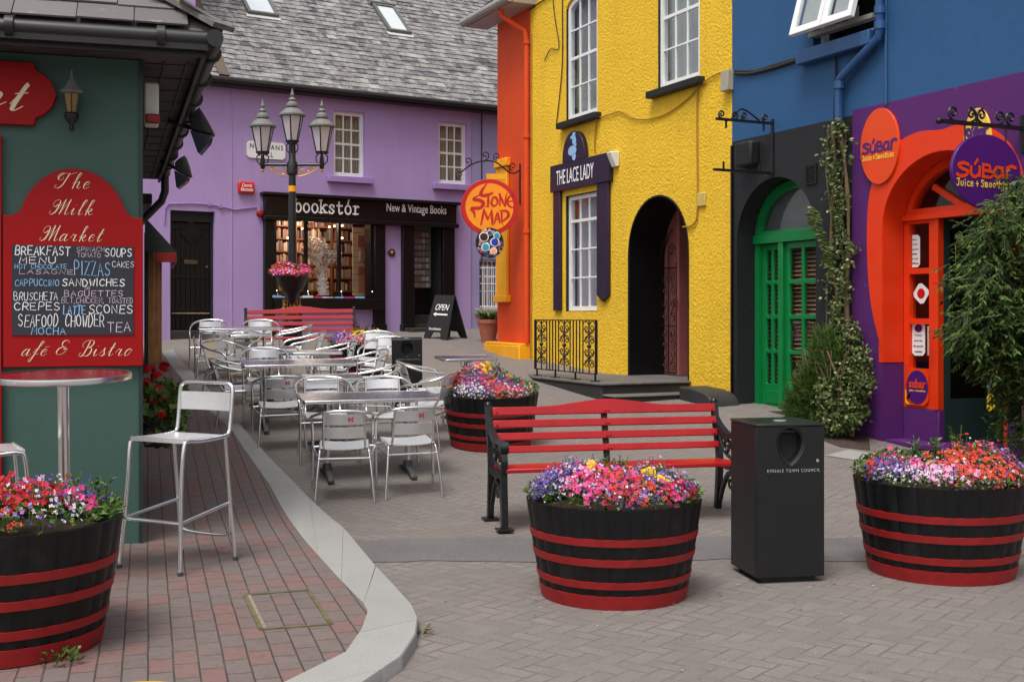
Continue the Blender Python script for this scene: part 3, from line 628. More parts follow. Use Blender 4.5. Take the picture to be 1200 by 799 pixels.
# open books and trays laid out on the ledge
q_ = random.Random(11)
for i in range(9):
    u = 324+i*12.3; x = BK.X(u, -.1)
    b = MB(); m_ = BK.M(x, -.06+q_.uniform(-.03, .03), zl-.005+.002) @ Matrix.Rotation(q_.uniform(-.5, .5), 4, 'Z')
    b.box(-.09, .09, -.06, .06, 0, q_.uniform(.02, .045)); c_ = q_.choice([('white', 'white'), ('pink', 'pink'), ('offwhite', 'cream'), ('lightblue', 'pale blue')])
    tag(b.build('book', c_[0], None, m_), '%s book lying flat on the black ledge under the bookshop window' % c_[1], 'book', 'books laid flat on the bookshop ledge')
for u in (326, 362, 401, 437):
    x = BK.X(u); k = MB(); k.tube([(x-.1, -.19, zl+.13), (x, -.02, zl+.0)], .008, 5); k.build('ledge_stay', 'alu', bs)
# lettering on the fascia
def bookstor(parent, r, y):
    x0, x1, z0, z1 = r; mb = MB(); cw = (x1-x0)/8; H = (z1-z0)*.80; xh = H*.66; w = H*.135
    def st(p, k=4, wd=w): mb.ribbon(cat(p, k) if k > 1 else [Vector(q) for q in p], wd, y)
    def bowl(cx, rx, a0=0, a1=2*pi): mb.ribbon(ell(cx, z0+xh/2, rx, xh/2, 20, a0, a1)+(ell(cx, z0+xh/2, rx, xh/2, 20)[:1] if a1-a0 > 6.2 else []), w, y)
    def serif(x, z, l=.2): st([(x-l*cw*1.3, z), (x+l*cw*1.3, z)], 1, w*.8)
    for i, ch in enumerate('bookst'+'or'):
        c = x0+cw*(i+.5); L = c-.28*cw
        if ch == 'b': st([(L, z0), (L, z0+H)], 1); serif(L-.06*cw, z0+H-w*.3, .13); bowl(c+.06*cw, .3*cw)
        if ch == 'o': bowl(c, .34*cw)
        if ch == 'k': st([(L, z0), (L, z0+H)], 1); serif(L-.04*cw, z0+H-w*.3, .13); serif(L, z0+w*.3, .17); st([(L, z0+xh*.42), (c+.28*cw, z0+xh)], 1); st([(L+.2*cw, z0+xh*.55), (c+.34*cw, z0+w*.3)], 1); serif(c+.26*cw, z0+xh-w*.3, .15); serif(c+.3*cw, z0+w*.3, .14)
        if ch == 's': st([(c+.26*cw, z0+xh*.82), (c, z0+xh), (c-.25*cw, z0+xh*.76), (c, z0+xh*.52), (c+.27*cw, z0+xh*.24), (c, z0), (c-.28*cw, z0+xh*.18)], 5); st([(c+.27*cw, z0+xh*.68), (c+.27*cw, z0+xh)], 1, w*.6); st([(c-.28*cw, z0+xh*.34), (c-.28*cw, z0)], 1, w*.6)
        if ch == 't': st([(c-.1*cw, z0+H*.9), (c-.1*cw, z0+xh*.25), (c+.05*cw, z0), (c+.3*cw, z0+xh*.16)], 4); st([(c-.34*cw, z0+xh-w*.3), (c+.28*cw, z0+xh-w*.3)], 1)
        if ch == 'r': st([(c-.12*cw, z0), (c-.12*cw, z0+xh)], 1); serif(c-.2*cw, z0+xh-w*.3, .12); serif(c-.08*cw, z0+w*.3, .24); st([(c-.12*cw, z0+xh*.6), (c+.1*cw, z0+xh*.97), (c+.3*cw, z0+xh*.88)], 4)
        if i == 6: st([(c-.02*cw, z0+xh+H*.14), (c+.16*cw, z0+H*1.22)], 1)
    return mb.build('lettering', 'letter', parent, smooth=0)
r_ = BK.R(344, 230, 422, 251, -.16); r_ = (r_[0], r_[1], BK.Z(383, 250, -.16), BK.Z(383, 231, -.16)); bookstor(fa, r_, -.163)
bfont('New & Vintage Books', fa, (BK.X(453, -.16), BK.X(523, -.16), BK.Z(488, 252.5, -.16), BK.Z(488, 240, -.16)), -.163, 'letter', bold=.004)
# glazed shop door with card rack, step
zt = dd[2]+.32; s_ = MB(); s_.box(dd[0]+.0, dd[1], .04, .8, dz0, zt-.2); s_.box(dd[0], dd[1], .22, .8, zt-.2, zt-.01); s_.build('doorstep', 'step', bs, bevel=.01)
s2 = MB(); x0, x1 = BK.X(470), BK.X(510); s2.box(x0, x1, -.5, -.16, gz(24.6)-.2, zt-.28); s2.build('entrance_step', 'step', bs, bevel=.015)
d_ = MB(); d_.plate(rect(dd[0]+.08, dd[1]-.06, zt, dd[3]-.05), [rect(dd[0]+.22, dd[1]-.2, zt+.75, dd[3]-.2)[::-1]], .42, .47); d_.box(dd[0]+.08, dd[1]-.06, .40, .42, zt+.66, zt+.72)
for i in range(5): x = dd[0]+.2+i*.17; d_.box(x, x+.012, .412, .42, zt+.05, zt+.66)
dr2 = d_.build('door', 'black', bs); MB().box(dd[0]+.2, dd[1]-.18, .44, .446, zt+.7, dd[3]-.18).build('pane', 'shopglass', dr2, smooth=0)
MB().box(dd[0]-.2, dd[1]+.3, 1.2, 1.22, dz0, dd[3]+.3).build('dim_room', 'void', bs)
jb = MB(); jb.box(dd[0]+.003, dd[0]+.08, .003, .5, zt-.3, dd[3]-.003); jb.box(dd[1]-.06, dd[1]-.003, .003, .5, zt-.3, dd[3]-.003); jb.box(dd[0]+.08, dd[1]-.06, .003, .5, dd[3]-.05, dd[3]-.003); jb.build('door_frame', 'blackmat', bs)
cr = thing('card_rack', 'tall rack of greeting cards hanging in the black bookshop doorway', 'card rack', BK.m)
x0, x1 = BK.X(485, .33), BK.X(503, .33); cb_ = MB(); rk = MB(); q_ = random.Random(8); rk.box(x0, x1+.22, .37, .385, BK.Z(494, 336, .33), BK.Z(494, 266, .33))
for i in range(9):
    zz = BK.Z(494, 277+i*7.3, .33); rk.box(x0-.01, x1+.01, .30, .31, zz-.03, zz-.015); n_ = 4
    for k in range(n_): xx = x0+(x1-x0)*k/n_; cb_.box(xx+.01, xx+(x1-x0)/n_-.01, .325, .335, zz-.02, zz+.075)
rk.build('rack', paint('rack_grey', S(120, 120, 118), .4), cr); cb_.build('cards', 'cards', cr, smooth=0)
# small things on the facade
def facade_thing(fr, name, label, cat_, u, v, d=0.0, group=None):
    x, z = fr.at(u, v, d); return thing(name, label, cat_, fr.M(x, d, z), group)
ss = facade_thing(BK, 'street_sign', 'white street name plate behind the left lantern', 'sign', 311.5, 176.5); k = BK.R(289, 165, 334, 186); w2, h2 = (k[1]-k[0])/2, .165
P = rect(-w2, w2, -h2, h2); P = [(-w2+.05, -h2), (w2-.05, -h2), (w2, -h2+.05), (w2, h2-.05), (w2-.05, h2), (-w2+.05, h2), (-w2, h2-.05), (-w2, -h2+.05)]
MB().prism(P, -.03, -.003).build('plate', 'white', ss); bfont('NEWMANS', ss, (-w2*.85, w2*.88, .02, .115), -.031, 'blackletter', space=1.3, bold=.01); bfont('MALL', ss, (-w2*.4, w2*.35, -.125, -.03), -.031, 'blackletter', space=1.2, bold=.01)
ab = facade_thing(BK, 'alarm_box', 'red burglar alarm box with white lettering on lilac wall', 'alarm box', 287.5, 220); w2 = (BK.X(297)-BK.X(278))/2
MB().box(-w2, w2, -.09, -.003, -.12, .11).build('case', paint('alarm_red', S(214, 28, 34), .35), ab, bevel=.03); bfont('Central', ab, (-w2*.6, w2*.65, .005, .07), -.092, 'letter', shear=.3, bold=.02); bfont('Electronic', ab, (-w2*.75, w2*.8, -.075, -.01), -.092, 'letter', shear=.3, bold=.02)
rbl = facade_thing(BK, 'alarm_bell', 'small round red bell beside the black fascia', 'bell', 304.5, 250.5); MB().lathe([(.02, 0), (.075, .0), (.075, .05), (.05, .08), (.01, .09)], n=16).build('dome', 'hoop', rbl, Matrix.Rotation(pi/2, 4, 'X')); MB().tube([(0, -.02, .05), (0, -.02, .2)], .012, 6).build('conduit', 'lilac_trim', rbl)
cbm = MB(); P = [(192, 262), (193, 245), (197, 239), (225, 238.5), (248, 240), (262, 243), (275, 246), (290, 244), (300, 243)]; cbm.tube([(BK.at(u, v)[0], -.02, BK.at(u, v)[1]) for u, v in P], .014, 6)
for u, v in ((245, 239.5), (258, 242)): x, z = BK.at(u, v); cbm.box(x-.03, x+.03, -.05, -.003, z-.035, z+.035)
cbm.build('cable', 'lilac_trim', bs)
pq = facade_thing(BK, 'wall_plaque', 'round bronze plaque on lilac pier between shop window and door', 'plaque', 458.5, 296); MB().lathe([(.02, 0), (.085, 0), (.085, .02), (.07, .035), (.02, .035)], n=24).build('disc', 'bronze', pq, Matrix.Rotation(pi/2, 4, 'X')); MB().sphere((0, -.035, 0), .035, 6).build('crest', 'gold', pq)
# ------------------------------------------------------------------ pale lilac neighbour
nb = thing('lilac_house', 'pale blue-lilac house front with barred ground floor window, beside the bookshop', 'building', BK.m)
XN = XR+12; nw = BK.R(562.5, 303, 588, 362)
w_ = MB(); w_.plate(rect(XR+.003, XN, dz0, ZE-.02), [rect(*nw)[::-1]], .03, .32); body(w_, XR+.003, XN, dz0, ZE-.02, 7.0, y0=.33, left=False); w_.build('wall', 'lilac_blue', nb, smooth=30)
o = sash(nb, nw[0], nw[1], nw[2], nw[3], 4, [1, 1, 1], 2, .13, curtain='curtain'); MB().box(nw[0]-.12, nw[1]+.12, -.08, .12, nw[2]-.12, nw[2]-.003).build('sill', 'stone', o, bevel=.01)
xg = BK.X(565); MB().tube([(xg, .02, dz0), (xg, .02, ZE-.1)], .014, 5).build('cable', 'cable', nb)
ip = MB()
for i in range(9): x = nw[0]+.06+i*(nw[1]-nw[0]-.1)/8; ip.tube([(x, .0, nw[2]+.02), (x, .0, nw[3]-.15)], .008, 5)
for z in (nw[2]+.05, (nw[2]+nw[3])/2, nw[3]-.2): ip.tube([(nw[0], .0, z), (nw[1], .0, z)], .010, 5)
ip.build('window_bars', 'white', nb)
# ================================================================== right-hand row
def RR(u0, v0, u1, v1, d=0): return RW.R(u0, v0, u1, v1, d)
ZG = 0.2
# ------------------------------------------------------------------ orange house
og = thing('orange_house', 'narrow orange house end with amber plinth between lilac shop and yellow house', 'building', RW.m)
X0, X1, X2 = RW.X(583), RW.X(621.5), RW.X(858); ZO = RW.Z(590, 24)
b = MB(); b.plate(rect(X0, X1-.003, ZG, ZO), [], 0, .3); body(b, X0, X1-.003, ZG, ZO, 6.5, y0=.303); b.box(X0, X1-.003, 0.01, 6.7, ZO-.05, ZO-.002); b.build('wall', 'orange', og, smooth=30)
pl = MB(); zp = RW.Z(600, 401, -.12); pl.box(X0-.12, X1+.01, -.22, -.003, ZG, zp-.05); pl.prism([(X0-.12, zp-.05), (X1+.01, zp-.05), (X1+.01, zp-.02), (X0-.09, zp)], -.2, -.003); pl.build('plinth', 'amber', og, bevel=.015)
er = MB(); ez = ZO; x0, x1 = X0-.45, X1+.2
er.prism([(x0, ez-.02), (x1, ez-.02), (x1, ez+.06), (x0, ez+.06)], -.42, 0); er.build('soffit', paint('pale_grey_fascia', S(170, 164, 160), .6), og)
g_ = MB(); g_.tube([(x0, -.48, ez+.05), (x1, -.48, ez+.05)], .075, 10); g_.build('gutter', paint('grey_gutter', S(150, 146, 142), .5), og)
rfm = MB(); slates(rfm, x0, x1, -.45, ez+.09, radians(36), 4.5, .26, .22); rfm.build('roof', 'slateroof', og, smooth=0)
dk = MB(); dk.add([(x0, -.42, ez+.07), (x1, -.42, ez+.07), (x1, 3.2, ez+2.7), (x0, 3.2, ez+2.7)], [(0, 1, 2, 3)]); dk.build('roof_deck', 'soffit', og)
xd = RW.X(617, -.07); dp = MB(); dp.tube([(xd-.35, -.40, ez), (xd-.33, -.36, ez-.14), (xd-.03, -.09, ez-.42), (xd, -.07, ez-.6), (xd, -.07, zp)], .045, 10)
for z in (ez-.62, ez-2.2, ez-3.8): dp.tube([(xd, -.07, z-.03), (xd, -.07, z+.03)], .062, 10)
dp.build('downpipe', 'orange', og)
ws = MB(); a0 = RR(584.5, 198, 597, 346); ws.box(a0[0], a0[1], -.06, -.003, a0[2], a0[3]); ws.box(a0[0], a0[1]+.07, -.11, -.003, a0[2]-.12, a0[2]); ws.box(a0[0], a0[1]+.06, -.10, -.003, a0[3], a0[3]+.14); ws.build('window_surround', 'amber', og, bevel=.012)
# ------------------------------------------------------------------ yellow house
yh = thing('yellow_house', 'tall yellow roughcast house with white sash windows and black pointed archway', 'building', RW.m)
ZT = 8.6; wl1 = RR(663.5, -16, 700, 137); wl1 = (wl1[0], wl1[1], RW.Z(682, 138), RW.Z(682, -10)); wl2 = (RW.X(771), RW.X(820), RW.Z(795, 99), RW.Z(795, 99)+wl1[3]-wl1[2])
w3 = (RW.X(663), RW.X(699.5), RW.Z(682, 365), RW.Z(682, 226.5))
zs = RW.Z(773, 442); ax0, ax1 = RW.X(737), RW.X(807); azs, azt = RW.Z(773, 300), RW.Z(773, 230)
ar = arch(ax0, ax1, ZG+.02, azs, azt, 22, .9)
b = MB(); b.plate(rect(X1, X2-.003, ZG, ZT), [arch(wl1[0], wl1[1], wl1[2], wl1[3]-.17, wl1[3])[::-1], arch(wl2[0], wl2[1], wl2[2], wl2[3]-.17, wl2[3])[::-1], rect(*w3)[::-1], ar[::-1]], 0, .3); body(b, X1, X2-.003, ZG, ZT, 6.5, y0=.303); b.box(X1, X2-.003, .01, 6.7, ZT, ZT+.1); b.build('wall', 'yellow', yh, smooth=30)
for w in (wl1, wl2):
    o = sash(yh, w[0]+.012, w[1]-.012, w[2]+.012, w[3]-.012, 3, [1, 1, 1, 1], 2, .035, rise=.17, fw=.07)
    sm = MB(); sm.box(w[0]-.14, w[1]+.12, -.12, .09, w[2]-.10, w[2]-.003); sm.build('sill', 'blackmat', o, bevel=.012)
    bx = MB(); bx.box(w[0]+.003, w[0]+.011, .003, .18, w[2], w[3]-.16); bx.build('reveal_lining', 'blackmat', o)
o = sash(yh, w3[0]+.012, w3[1]-.012, w3[2]+.012, w3[3]-.012, 3, [1, 1, 1, .75], 3, .05, fw=.06); bx = MB(); bx.box(w3[0]+.003, w3[0]+.011, .003, .2, w3[2], w3[3]); bx.box(w3[0]+.011, w3[1], .003, .2, w3[3]-.011, w3[3]-.003); bx.build('reveal_lining', 'blackmat', o)
# arch lining, pink door, iron gate
al = MB(); ai = arch(ax0+.004, ax1-.004, ZG+.02, azs, azt-.004, 22, .9); ao = arch(ax0-.1, ax1+.1, ZG+.01, azs, azt+.1, 22, .9); al.plate(ao, [ai[::-1]], .012, 1.25); al.build('arch_lining', 'black', yh, smooth=40)
edge = MB(); edge.plate(arch(ax0-.012, ax1+.012, zs-.02, azs, azt+.02, 22, .9), [arch(ax0+.004, ax1-.004, zs-.01, azs, azt-.004, 22, .9)[::-1]], -.012, .012); edge.build('arch_edge', 'blackmat', yh)
fl = MB(); fl.box(ax0+.004, ax1-.004, .004, 1.25, ZG+.03, zs-.01); fl.build('threshold', 'steptop', yh)
px0 = ax0+.01; px1 = RW.X(797, .6)
pd = MB(); pd.prism(arch(px0, px1+.4, zs, azs-.1, azt-.1, 18, .9)[:1]+[(px1, zs)]+[(x, z) for x, z in arch(px0, px1+.4, zs, azs-.1, azt-.1, 18, .9)[2:] if x < px1]+[],   .60, .66); dpk = pd.build('door', 'pinkdoor', yh)
bd = MB(); bd.box(ax0-.1, ax1+.1, .82, .86, zs-.2, azt+.1); bd.build('dark_hall', 'brown', yh)
fr_ = MB(); fr_.box(px1+.003, px1+.07, .54, .8, zs, azt); fr_.build('door_post', 'pinkdoor', yh)
gt = thing('iron_gate', 'wrought iron scroll gate in the black pointed archway of the yellow house', 'gate', RW.m)
gm_ = MB(); gx0, gx1 = RW.X(774, .54), px1+.0; y_ = .54
def tz(pts, r=.009, y=y_, n=5): gm_.tube([(p[0], y, p[1]) for p in pts], r, n)
gh = azs-zs
for x in (gx0, (gx0+gx1)/2, gx1): tz([(x, zs+.03), (x, azs+.12 if x != gx1 else azs-.05)], .011)
for z in (zs+.03, zs+gh*.42, zs+gh*.92): tz([(gx0, z), (gx1, z)], .011)
for xm in ((gx0*3+gx1)/4, (gx0+gx1*3)/4):
    for z0_, z1_ in ((zs+.05, zs+gh*.41), (zs+gh*.44, zs+gh*.9)):
        h = z1_-z0_; r = (gx1-gx0)/4*.8
        for k, s_ in ((.14, 1), (.38, -1), (.62, 1), (.86, -1)): tz(spiral(xm, z0_+h*k, r*.8, 1.2, -pi/2 if s_ > 0 else pi/2, 16, s_), .007)
        tz(cat([(xm-r*.7, z0_+h*.14), (xm, z0_+h*.26), (xm+r*.7, z0_+h*.38)], 4), .007); tz(cat([(xm+r*.7, z0_+h*.62), (xm, z0_+h*.74), (xm-r*.7, z0_+h*.86)], 4), .007)
tz(spiral((gx0+gx1)/2+.08, azs+.12, .1, 1.3, 0), .008); tz(spiral((gx0+gx1)/2-.08, azs+.28, .09, 1.3, pi), .008); tz(cat([(gx0, azs), (gx0+.1, azs+.25), (gx0+.32, azs+.42)], 5), .010)
gm_.build('gate_leaf', 'iron', gt); rg = MB(); rg.tube([(gx1+.02+.05*cos(a), y_-.04, zs+gh*.62+.05*sin(a)) for a in [2*pi*i/14 for i in range(14)]], .009, 5, closed=True); rg.build('ring_handle', 'iron', gt)
# entrance steps, side wall, railing
C_ = RW.at(807, 444); xr_ = RW.X(809); W_ = 1.36
xl_ = RW.X(626, -1.36); zland = zs-.01
def slab(pl, z0, z1):
    n = len(pl); return MB().add([(x, y, z0) for x, y in pl]+[(x, y, z1) for x, y in pl], [tuple(range(n-1, -1, -1)), tuple(range(n, 2*n))]+[(i, (i+1) % n, (i+1) % n+n, i+n) for i in range(n)])
lp = slab([(X1+.03, -.004), (X1+.03, -.3), (xl_, -W_), (xr_, -W_), (xr_, -.004)], ZG, zland-.035)

stp = thing('entrance_steps', 'dark stone landing and two steps below the pointed archway', 'steps', RW.m)
lp.build('riser_block', 'step', stp, bevel=.02); t_ = slab([(X1+.03, -.004), (X1+.03, -.31), (xl_-.01, -W_-.02), (xr_+.03, -W_-.02), (xr_+.03, -.004)], zland-.034, zland); t_.build('tread', 'steptop', stp, bevel=.012)
l2 = MB(); l2.box(xr_+.003, xr_+.34, -W_+.02, -.004, ZG, zland-.17); l2.build('riser_block', 'step', stp, bevel=.02); t_ = MB(); t_.box(xr_+.031, xr_+.36, -W_+.0, -.004, zland-.169, zland-.14); t_.build('tread', 'steptop', stp, bevel=.012)
cw = thing('step_cheek', 'low rounded black kerb wall curving down beside the archway steps', 'kerb wall', RW.m)
P = cat([(xr_+.42, zland-.05), (xr_+.8, zland-.075), (xr_+1.02, zland-.14), (xr_+1.12, zland-.3), (xr_+1.14, ZG+.1)], 5)
m_ = MB(); m_.prism([(xr_+.365, ZG+.1)]+[(xr_+1.14, ZG+.1)]+[(p.x, p.y) for p in reversed(P)][1:]+[(xr_+.365, zland-.045)], -.42, -.004); m_.build('coping', 'step', cw, smooth=40, bevel=.03)
rl = thing('railing', 'black wrought iron railing with scroll panels on the stone landing', 'railing', RW.m)
rx0, rx1 = RW.X(627.5, -W_+.1), RW.X(697, -W_+.08); ry = -W_+.10; rt = zland+.80; rbz = zland+.10
fr = MB()
for z in (rt, rbz): fr.bar((rx0, ry, z), (rx1, ry, z), .035, .014)
for x in (rx0, rx1): fr.bar((x, ry, rbz-.0), (x, ry, rt), .03, .03)
fr.build('rail_frame', 'iron', rl)
for x in (rx0+.05, rx0+(rx1-rx0)*.35, rx0+(rx1-rx0)*.68, rx1-.02):
    f_ = MB(); f_.bar((x, ry, zland), (x, ry, rbz), .02, .02); f_.box(x-.05, x+.05, ry-.05, ry+.05, zland, zland+.012); f_.build('foot', 'iron', rl)
Wr = rx1-rx0; pw = Wr*.19; ce = [rx0+pw/2+.02, rx0+Wr/2, rx1-pw/2-.02]
for c in ce:
    p = MB(); H = rt-rbz
    def tq(pts, r=.007): p.tube([(a[0], ry, a[1]) for a in pts], r, 5)
    for s_ in (-1, 1):
        tq([(c+s_*pw/2, rbz), (c+s_*pw/2, rt)], .009)
        q = pw*.21
        for zc, d in ((.84, 1), (.62, -1), (.40, 1), (.17, -1)): tq(spiral(c+s_*q, rbz+H*zc, q*.95, 1.35, (0 if s_ < 0 else pi)+d*.6, 18, s_*d), .007)
        tq(cat([(c+s_*q*2, rbz+H*.84), (c+s_*q*.4, rbz+H*.73), (c+s_*q*2, rbz+H*.6)], 4)); tq(cat([(c+s_*q*2, rbz+H*.40), (c+s_*q*.4, rbz+H*.28), (c+s_*q*2, rbz+H*.15)], 4)); tq(cat([(c+s_*pw/2, rt-H*.08), (c+s_*pw*.25, rt-.01), (c, rt-H*.1)], 5))
    tq([(c, rbz), (c, rt)], .009); p.sphere((c, ry, rbz+H*.51), .03, 5); p.sphere((c, ry, rbz+H*.3), .022, 5); p.build('scroll_panel', 'iron', rl)
for a, b_ in ((ce[0]+pw/2, ce[1]-pw/2), (ce[1]+pw/2, ce[2]-pw/2)):
    for i in range(1, 4):
        x = a+(b_-a)*i/4; q = MB(); q.bar((x, ry, rbz), (x, ry, rt), .014, .014); q.build('baluster', 'iron', rl)
# shop surround with the name board
ll_ = thing('shop_surround', 'plum timber name board with side posts round lower sash window on yellow wall', 'sign', RW.m)
bd_ = (RW.X(644.5, -.08), RW.X(713.5, -.08)); zt_, zb_ = RW.Z(680, 186, -.1), RW.Z(680, 218.5, -.1)
nbm = MB(); nbm.box(bd_[0], bd_[1], -.08, -.003, zb_, zt_).build('name_board', 'lace', ll_, bevel=.008)
p0 = (RW.X(648, -.05), RW.X(656, -.05)); MB().box(p0[0], p0[1], -.05, -.003, RW.Z(652, 364), zb_-.002).build('side_post', 'lace', ll_, bevel=.006)
p1 = (RW.X(699, -.05), RW.X(712.5, -.05)); zq = RW.Z(706, 346); m1 = (p1[0]+p1[1])/2; q = MB(); q.prism([(p1[0], zq), (m1, zq-.10), (p1[1], zq), (p1[1], zb_-.002), (p1[0], zb_-.002)], -.05, -.003); q.build('side_post', 'lace', ll_, bevel=.006)
oc = (RW.X(664), RW.X(690)); om = (oc[0]+oc[1])/2; orx = (oc[1]-oc[0])/2; oz = RW.Z(677, 153, -.05); ov = [(om+orx*cos(pi*i/20), zt_+.003+(oz-zt_)*sin(pi*i/20)**.85 if 0 < i < 20 else zt_+.003) for i in range(21)]
q = MB(); q.prism(ov, -.08, -.003); cr_ = q.build('crest_board', 'lace', ll_, bevel=.006); hz = oz-zt_
em = MB()
def blob(cx, cz, rx, rz, n=14): em.prism([(om+orx*2*(cx+rx*cos(2*pi*i/n)), zt_+hz*(cz+rz*sin(2*pi*i/n))) for i in range(n)], -.085, -.0805)
blob(-.03, .34, .19, .17); blob(.05, .12, .08, .12); blob(.06, .66, .085, .14); blob(.0, .80, .12, .06); blob(.05, .9, .07, .05); blob(.1, .52, .06, .07)
em.build('figure_motif', 'lightblue', cr_)
bfont('THE LACE LADY', ll_, (bd_[0]+(bd_[1]-bd_[0])*.12, bd_[0]+(bd_[1]-bd_[0])*.76, zb_+(zt_-zb_)*.22, zb_+(zt_-zb_)*.76), -.082, 'letter')
fb = facade_thing(RW, 'alarm_box', 'white wedge-shaped alarm sounder on yellow wall beside the name board', 'alarm box', 723, 187); fb.matrix_world = fb.matrix_world @ Matrix.Scale(.62, 4); q = MB()
q.add([(-.13, -.003, -.17), (.13, -.003, -.17), (.13, -.003, .19), (-.13, -.003, .19), (-.08, -.10, -.19), (.09, -.10, -.19), (.11, -.24, .16), (-.11, -.24, .16)], [(0, 1, 2, 3), (4, 7, 6, 5), (0, 4, 5, 1), (1, 5, 6, 2), (2, 6, 7, 3), (3, 7, 4, 0)]); q.build('case', 'offwhite', fb, bevel=.02)
vb = MB(); v0 = RR(819, 227, 828, 241); vb.box(v0[0], v0[1], -.03, -.003, v0[2], v0[3]); vb.build('vent', paint('yellowed_vent', S(206, 178, 92), .6), yh, bevel=.006)
def wall_cable(parent, pts, m='cable', r=.012, d=-.02, name='cable', fr=RW):
    P = [fr.at(u, v, d) for u, v in pts]; q = MB(); P = cat([(x, d, z) for x, z in P], 5); q.tube(P, r, 5); return q.build(name, m, parent)
wall_cable(yh, [(699, 139), (715, 134), (727, 131), (741, 138), (758, 140), (780, 134), (805, 117), (822, 99), (838, 88), (856, 81)], 'ycable', .010)
wall_cable(yh, [(827, 98), (818, 105), (817, 150), (817.5, 225), (816.5, 255), (811, 264), (800, 266)], 'ycable', .012)
wall_cable(yh, [(652, 146), (656, 110), (659, 70), (659, 0), (660, -40)], 'cable', .009); wall_cable(yh, [(638, 72), (645, 58), (655, 56), (650, 20), (646, -20)], 'cable', .008)
wall_cable(yh, [(620, 12), (635, 2), (655, -12)], 'cable', .012); wall_cable(yh, [(699, 141), (697, 165), (697, 178)], 'ycable', .010); wall_cable(yh, [(622.5, 40), (622.5, 420)], 'ycable', .012)
jb_ = MB(); j0 = RR(851, 85, 860, 106); jb_.box(j0[0], j0[1], -.09, -.003, j0[2], j0[3]); jb_.build('junction_box', 'stone', yh, bevel=.008)
# ------------------------------------------------------------------ blue house with black and purple ground floors
bh = thing('blue_house', 'blue rendered house with black and purple painted ground floors at right', 'building', RW.m)
XA, XB, XC = X2, RW.X(999), RW.X(1200)+5.0; zk, zpur = RW.Z(870, 166.5), RW.Z(1100, 108); zk = EYE+2.18; zpur = EYE+2.235
cw_ = (RW.X(953), RW.X(1029), RW.Z(990, 47), RW.Z(990, 47)+1.55)
b = MB(); b.plate([(XA, zk), (XB, zk), (XB, zpur), (XC, zpur), (XC, ZT), (XA, ZT)], [rect(*cw_)[::-1]], 0, .3); body(b, XA, XC, ZG, ZT, 6.5, t=.06, y0=.303); b.box(XA, XC, .01, 6.7, ZT, ZT+.1); b.build('wall', 'blue', bh, smooth=30)
gx0, gx1 = RW.X(863.5), RW.X(956); gzs, gzt = RW.Z(912, 280), RW.Z(912, 207); zgd = gz(13.9)
kb_ = MB(); kb_.plate(rect(XA, XB, ZG, zk), [arch(gx0, gx1, ZG+.02, gzs, gzt, 22)[::-1]], 0, .30); kb_.build('black_wall', 'blackwall', bh, smooth=30)
rx0_, rx1_ = RW.X(1034), RW.X(1034)+1.64; rzs, rzt = RW.Z(1104, 262), RW.Z(1104, 176.5); zrd = gz(11.6)
pw_ = MB(); pw_.plate(rect(XB, XC, ZG, zpur), [arch(rx0_, rx1_, ZG+.02, rzs, rzt, 24)[::-1]], 0, .31); pw_.build('purple_wall', 'purple', bh, smooth=30)
MB().box(XA-.003, XA+.03, -.025, -.003, ZG, zk-.05).build('corner_pipe', 'black', bh)
# open top-hung casement
cf = MB(); cf.plate(rect(*[cw_[0]+.01, cw_[1]-.01, cw_[2]+.01, cw_[3]-.01]), [rect(cw_[0]+.06, cw_[1]-.06, cw_[2]+.07, cw_[3]-.06)[::-1]], .10, .18); cfo = cf.build('window', 'white', bh)
H_ = cw_[3]-cw_[2]; tl = Matrix.Translation((0, .09, cw_[3]-.02)) @ Matrix.Rotation(radians(-16), 4, 'X') @ Matrix.Translation((0, 0, -cw_[3]+.02))
mid = (cw_[0]+cw_[1])/2
for a, b_ in ((cw_[0]-.01, mid-.004), (mid+.004, cw_[1]-.04)):
    lf = MB(); lf.plate(rect(a, b_, cw_[2]+.06, cw_[3]-.03), [rect(a+.07, b_-.07, cw_[2]+.14, cw_[3]-.10)[::-1]], -.03, .03); lfo = lf.build('casement', 'white', cfo, tl, bevel=.006)
    MB().box(a+.06, b_-.06, -.004, .004, cw_[2]+.13, cw_[3]-.09).build('pane', 'glass', lfo, smooth=0)
    cu = MB(); k = 20
    for i in range(k): x = a+.07+(b_-a-.14)*i/k; xx = a+.07+(b_-a-.14)*(i+1)/k; cu.add([(x, .06+.02*(i % 2), cw_[2]+.15), (xx, .06+.02*((i+1) % 2), cw_[2]+.15), (xx, .06+.02*((i+1) % 2), cw_[3]-.1), (x, .06+.02*(i % 2), cw_[3]-.1)], [(0, 1, 2, 3)])
    cu.build('curtain', 'curtain', cfo, tl, smooth=60)
gb = MB(); gb.box(cw_[0]-.02, cw_[1]-.02, -.06, .05, cw_[2]+.13, cw_[2]+.18)
for t in (.25, .62): x = cw_[0]+(cw_[1]-cw_[0])*t; gb.box(x-.05, x+.05, -.02, .05, cw_[2]+.18, cw_[2]+.34)
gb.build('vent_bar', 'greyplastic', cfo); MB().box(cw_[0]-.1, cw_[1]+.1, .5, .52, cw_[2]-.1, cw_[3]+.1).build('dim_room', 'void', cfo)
sm = MB(); sm.box(cw_[0]-.16, cw_[1]+.0, -.13, .09, cw_[2]-.16, cw_[2]-.003); sm.build('sill', 'bluetrim', cfo, bevel=.012)
d_ = -.08; pz = lambda u, v: (RW.at(u, v, d_)[0], d_, RW.at(u, v, d_)[1])
dp = MB(); dp.tube([pz(1031, -60), pz(1031, 36), pz(1029.5, 44), pz(985, 92), pz(983, 99), pz(983, 145)], .046, 10)
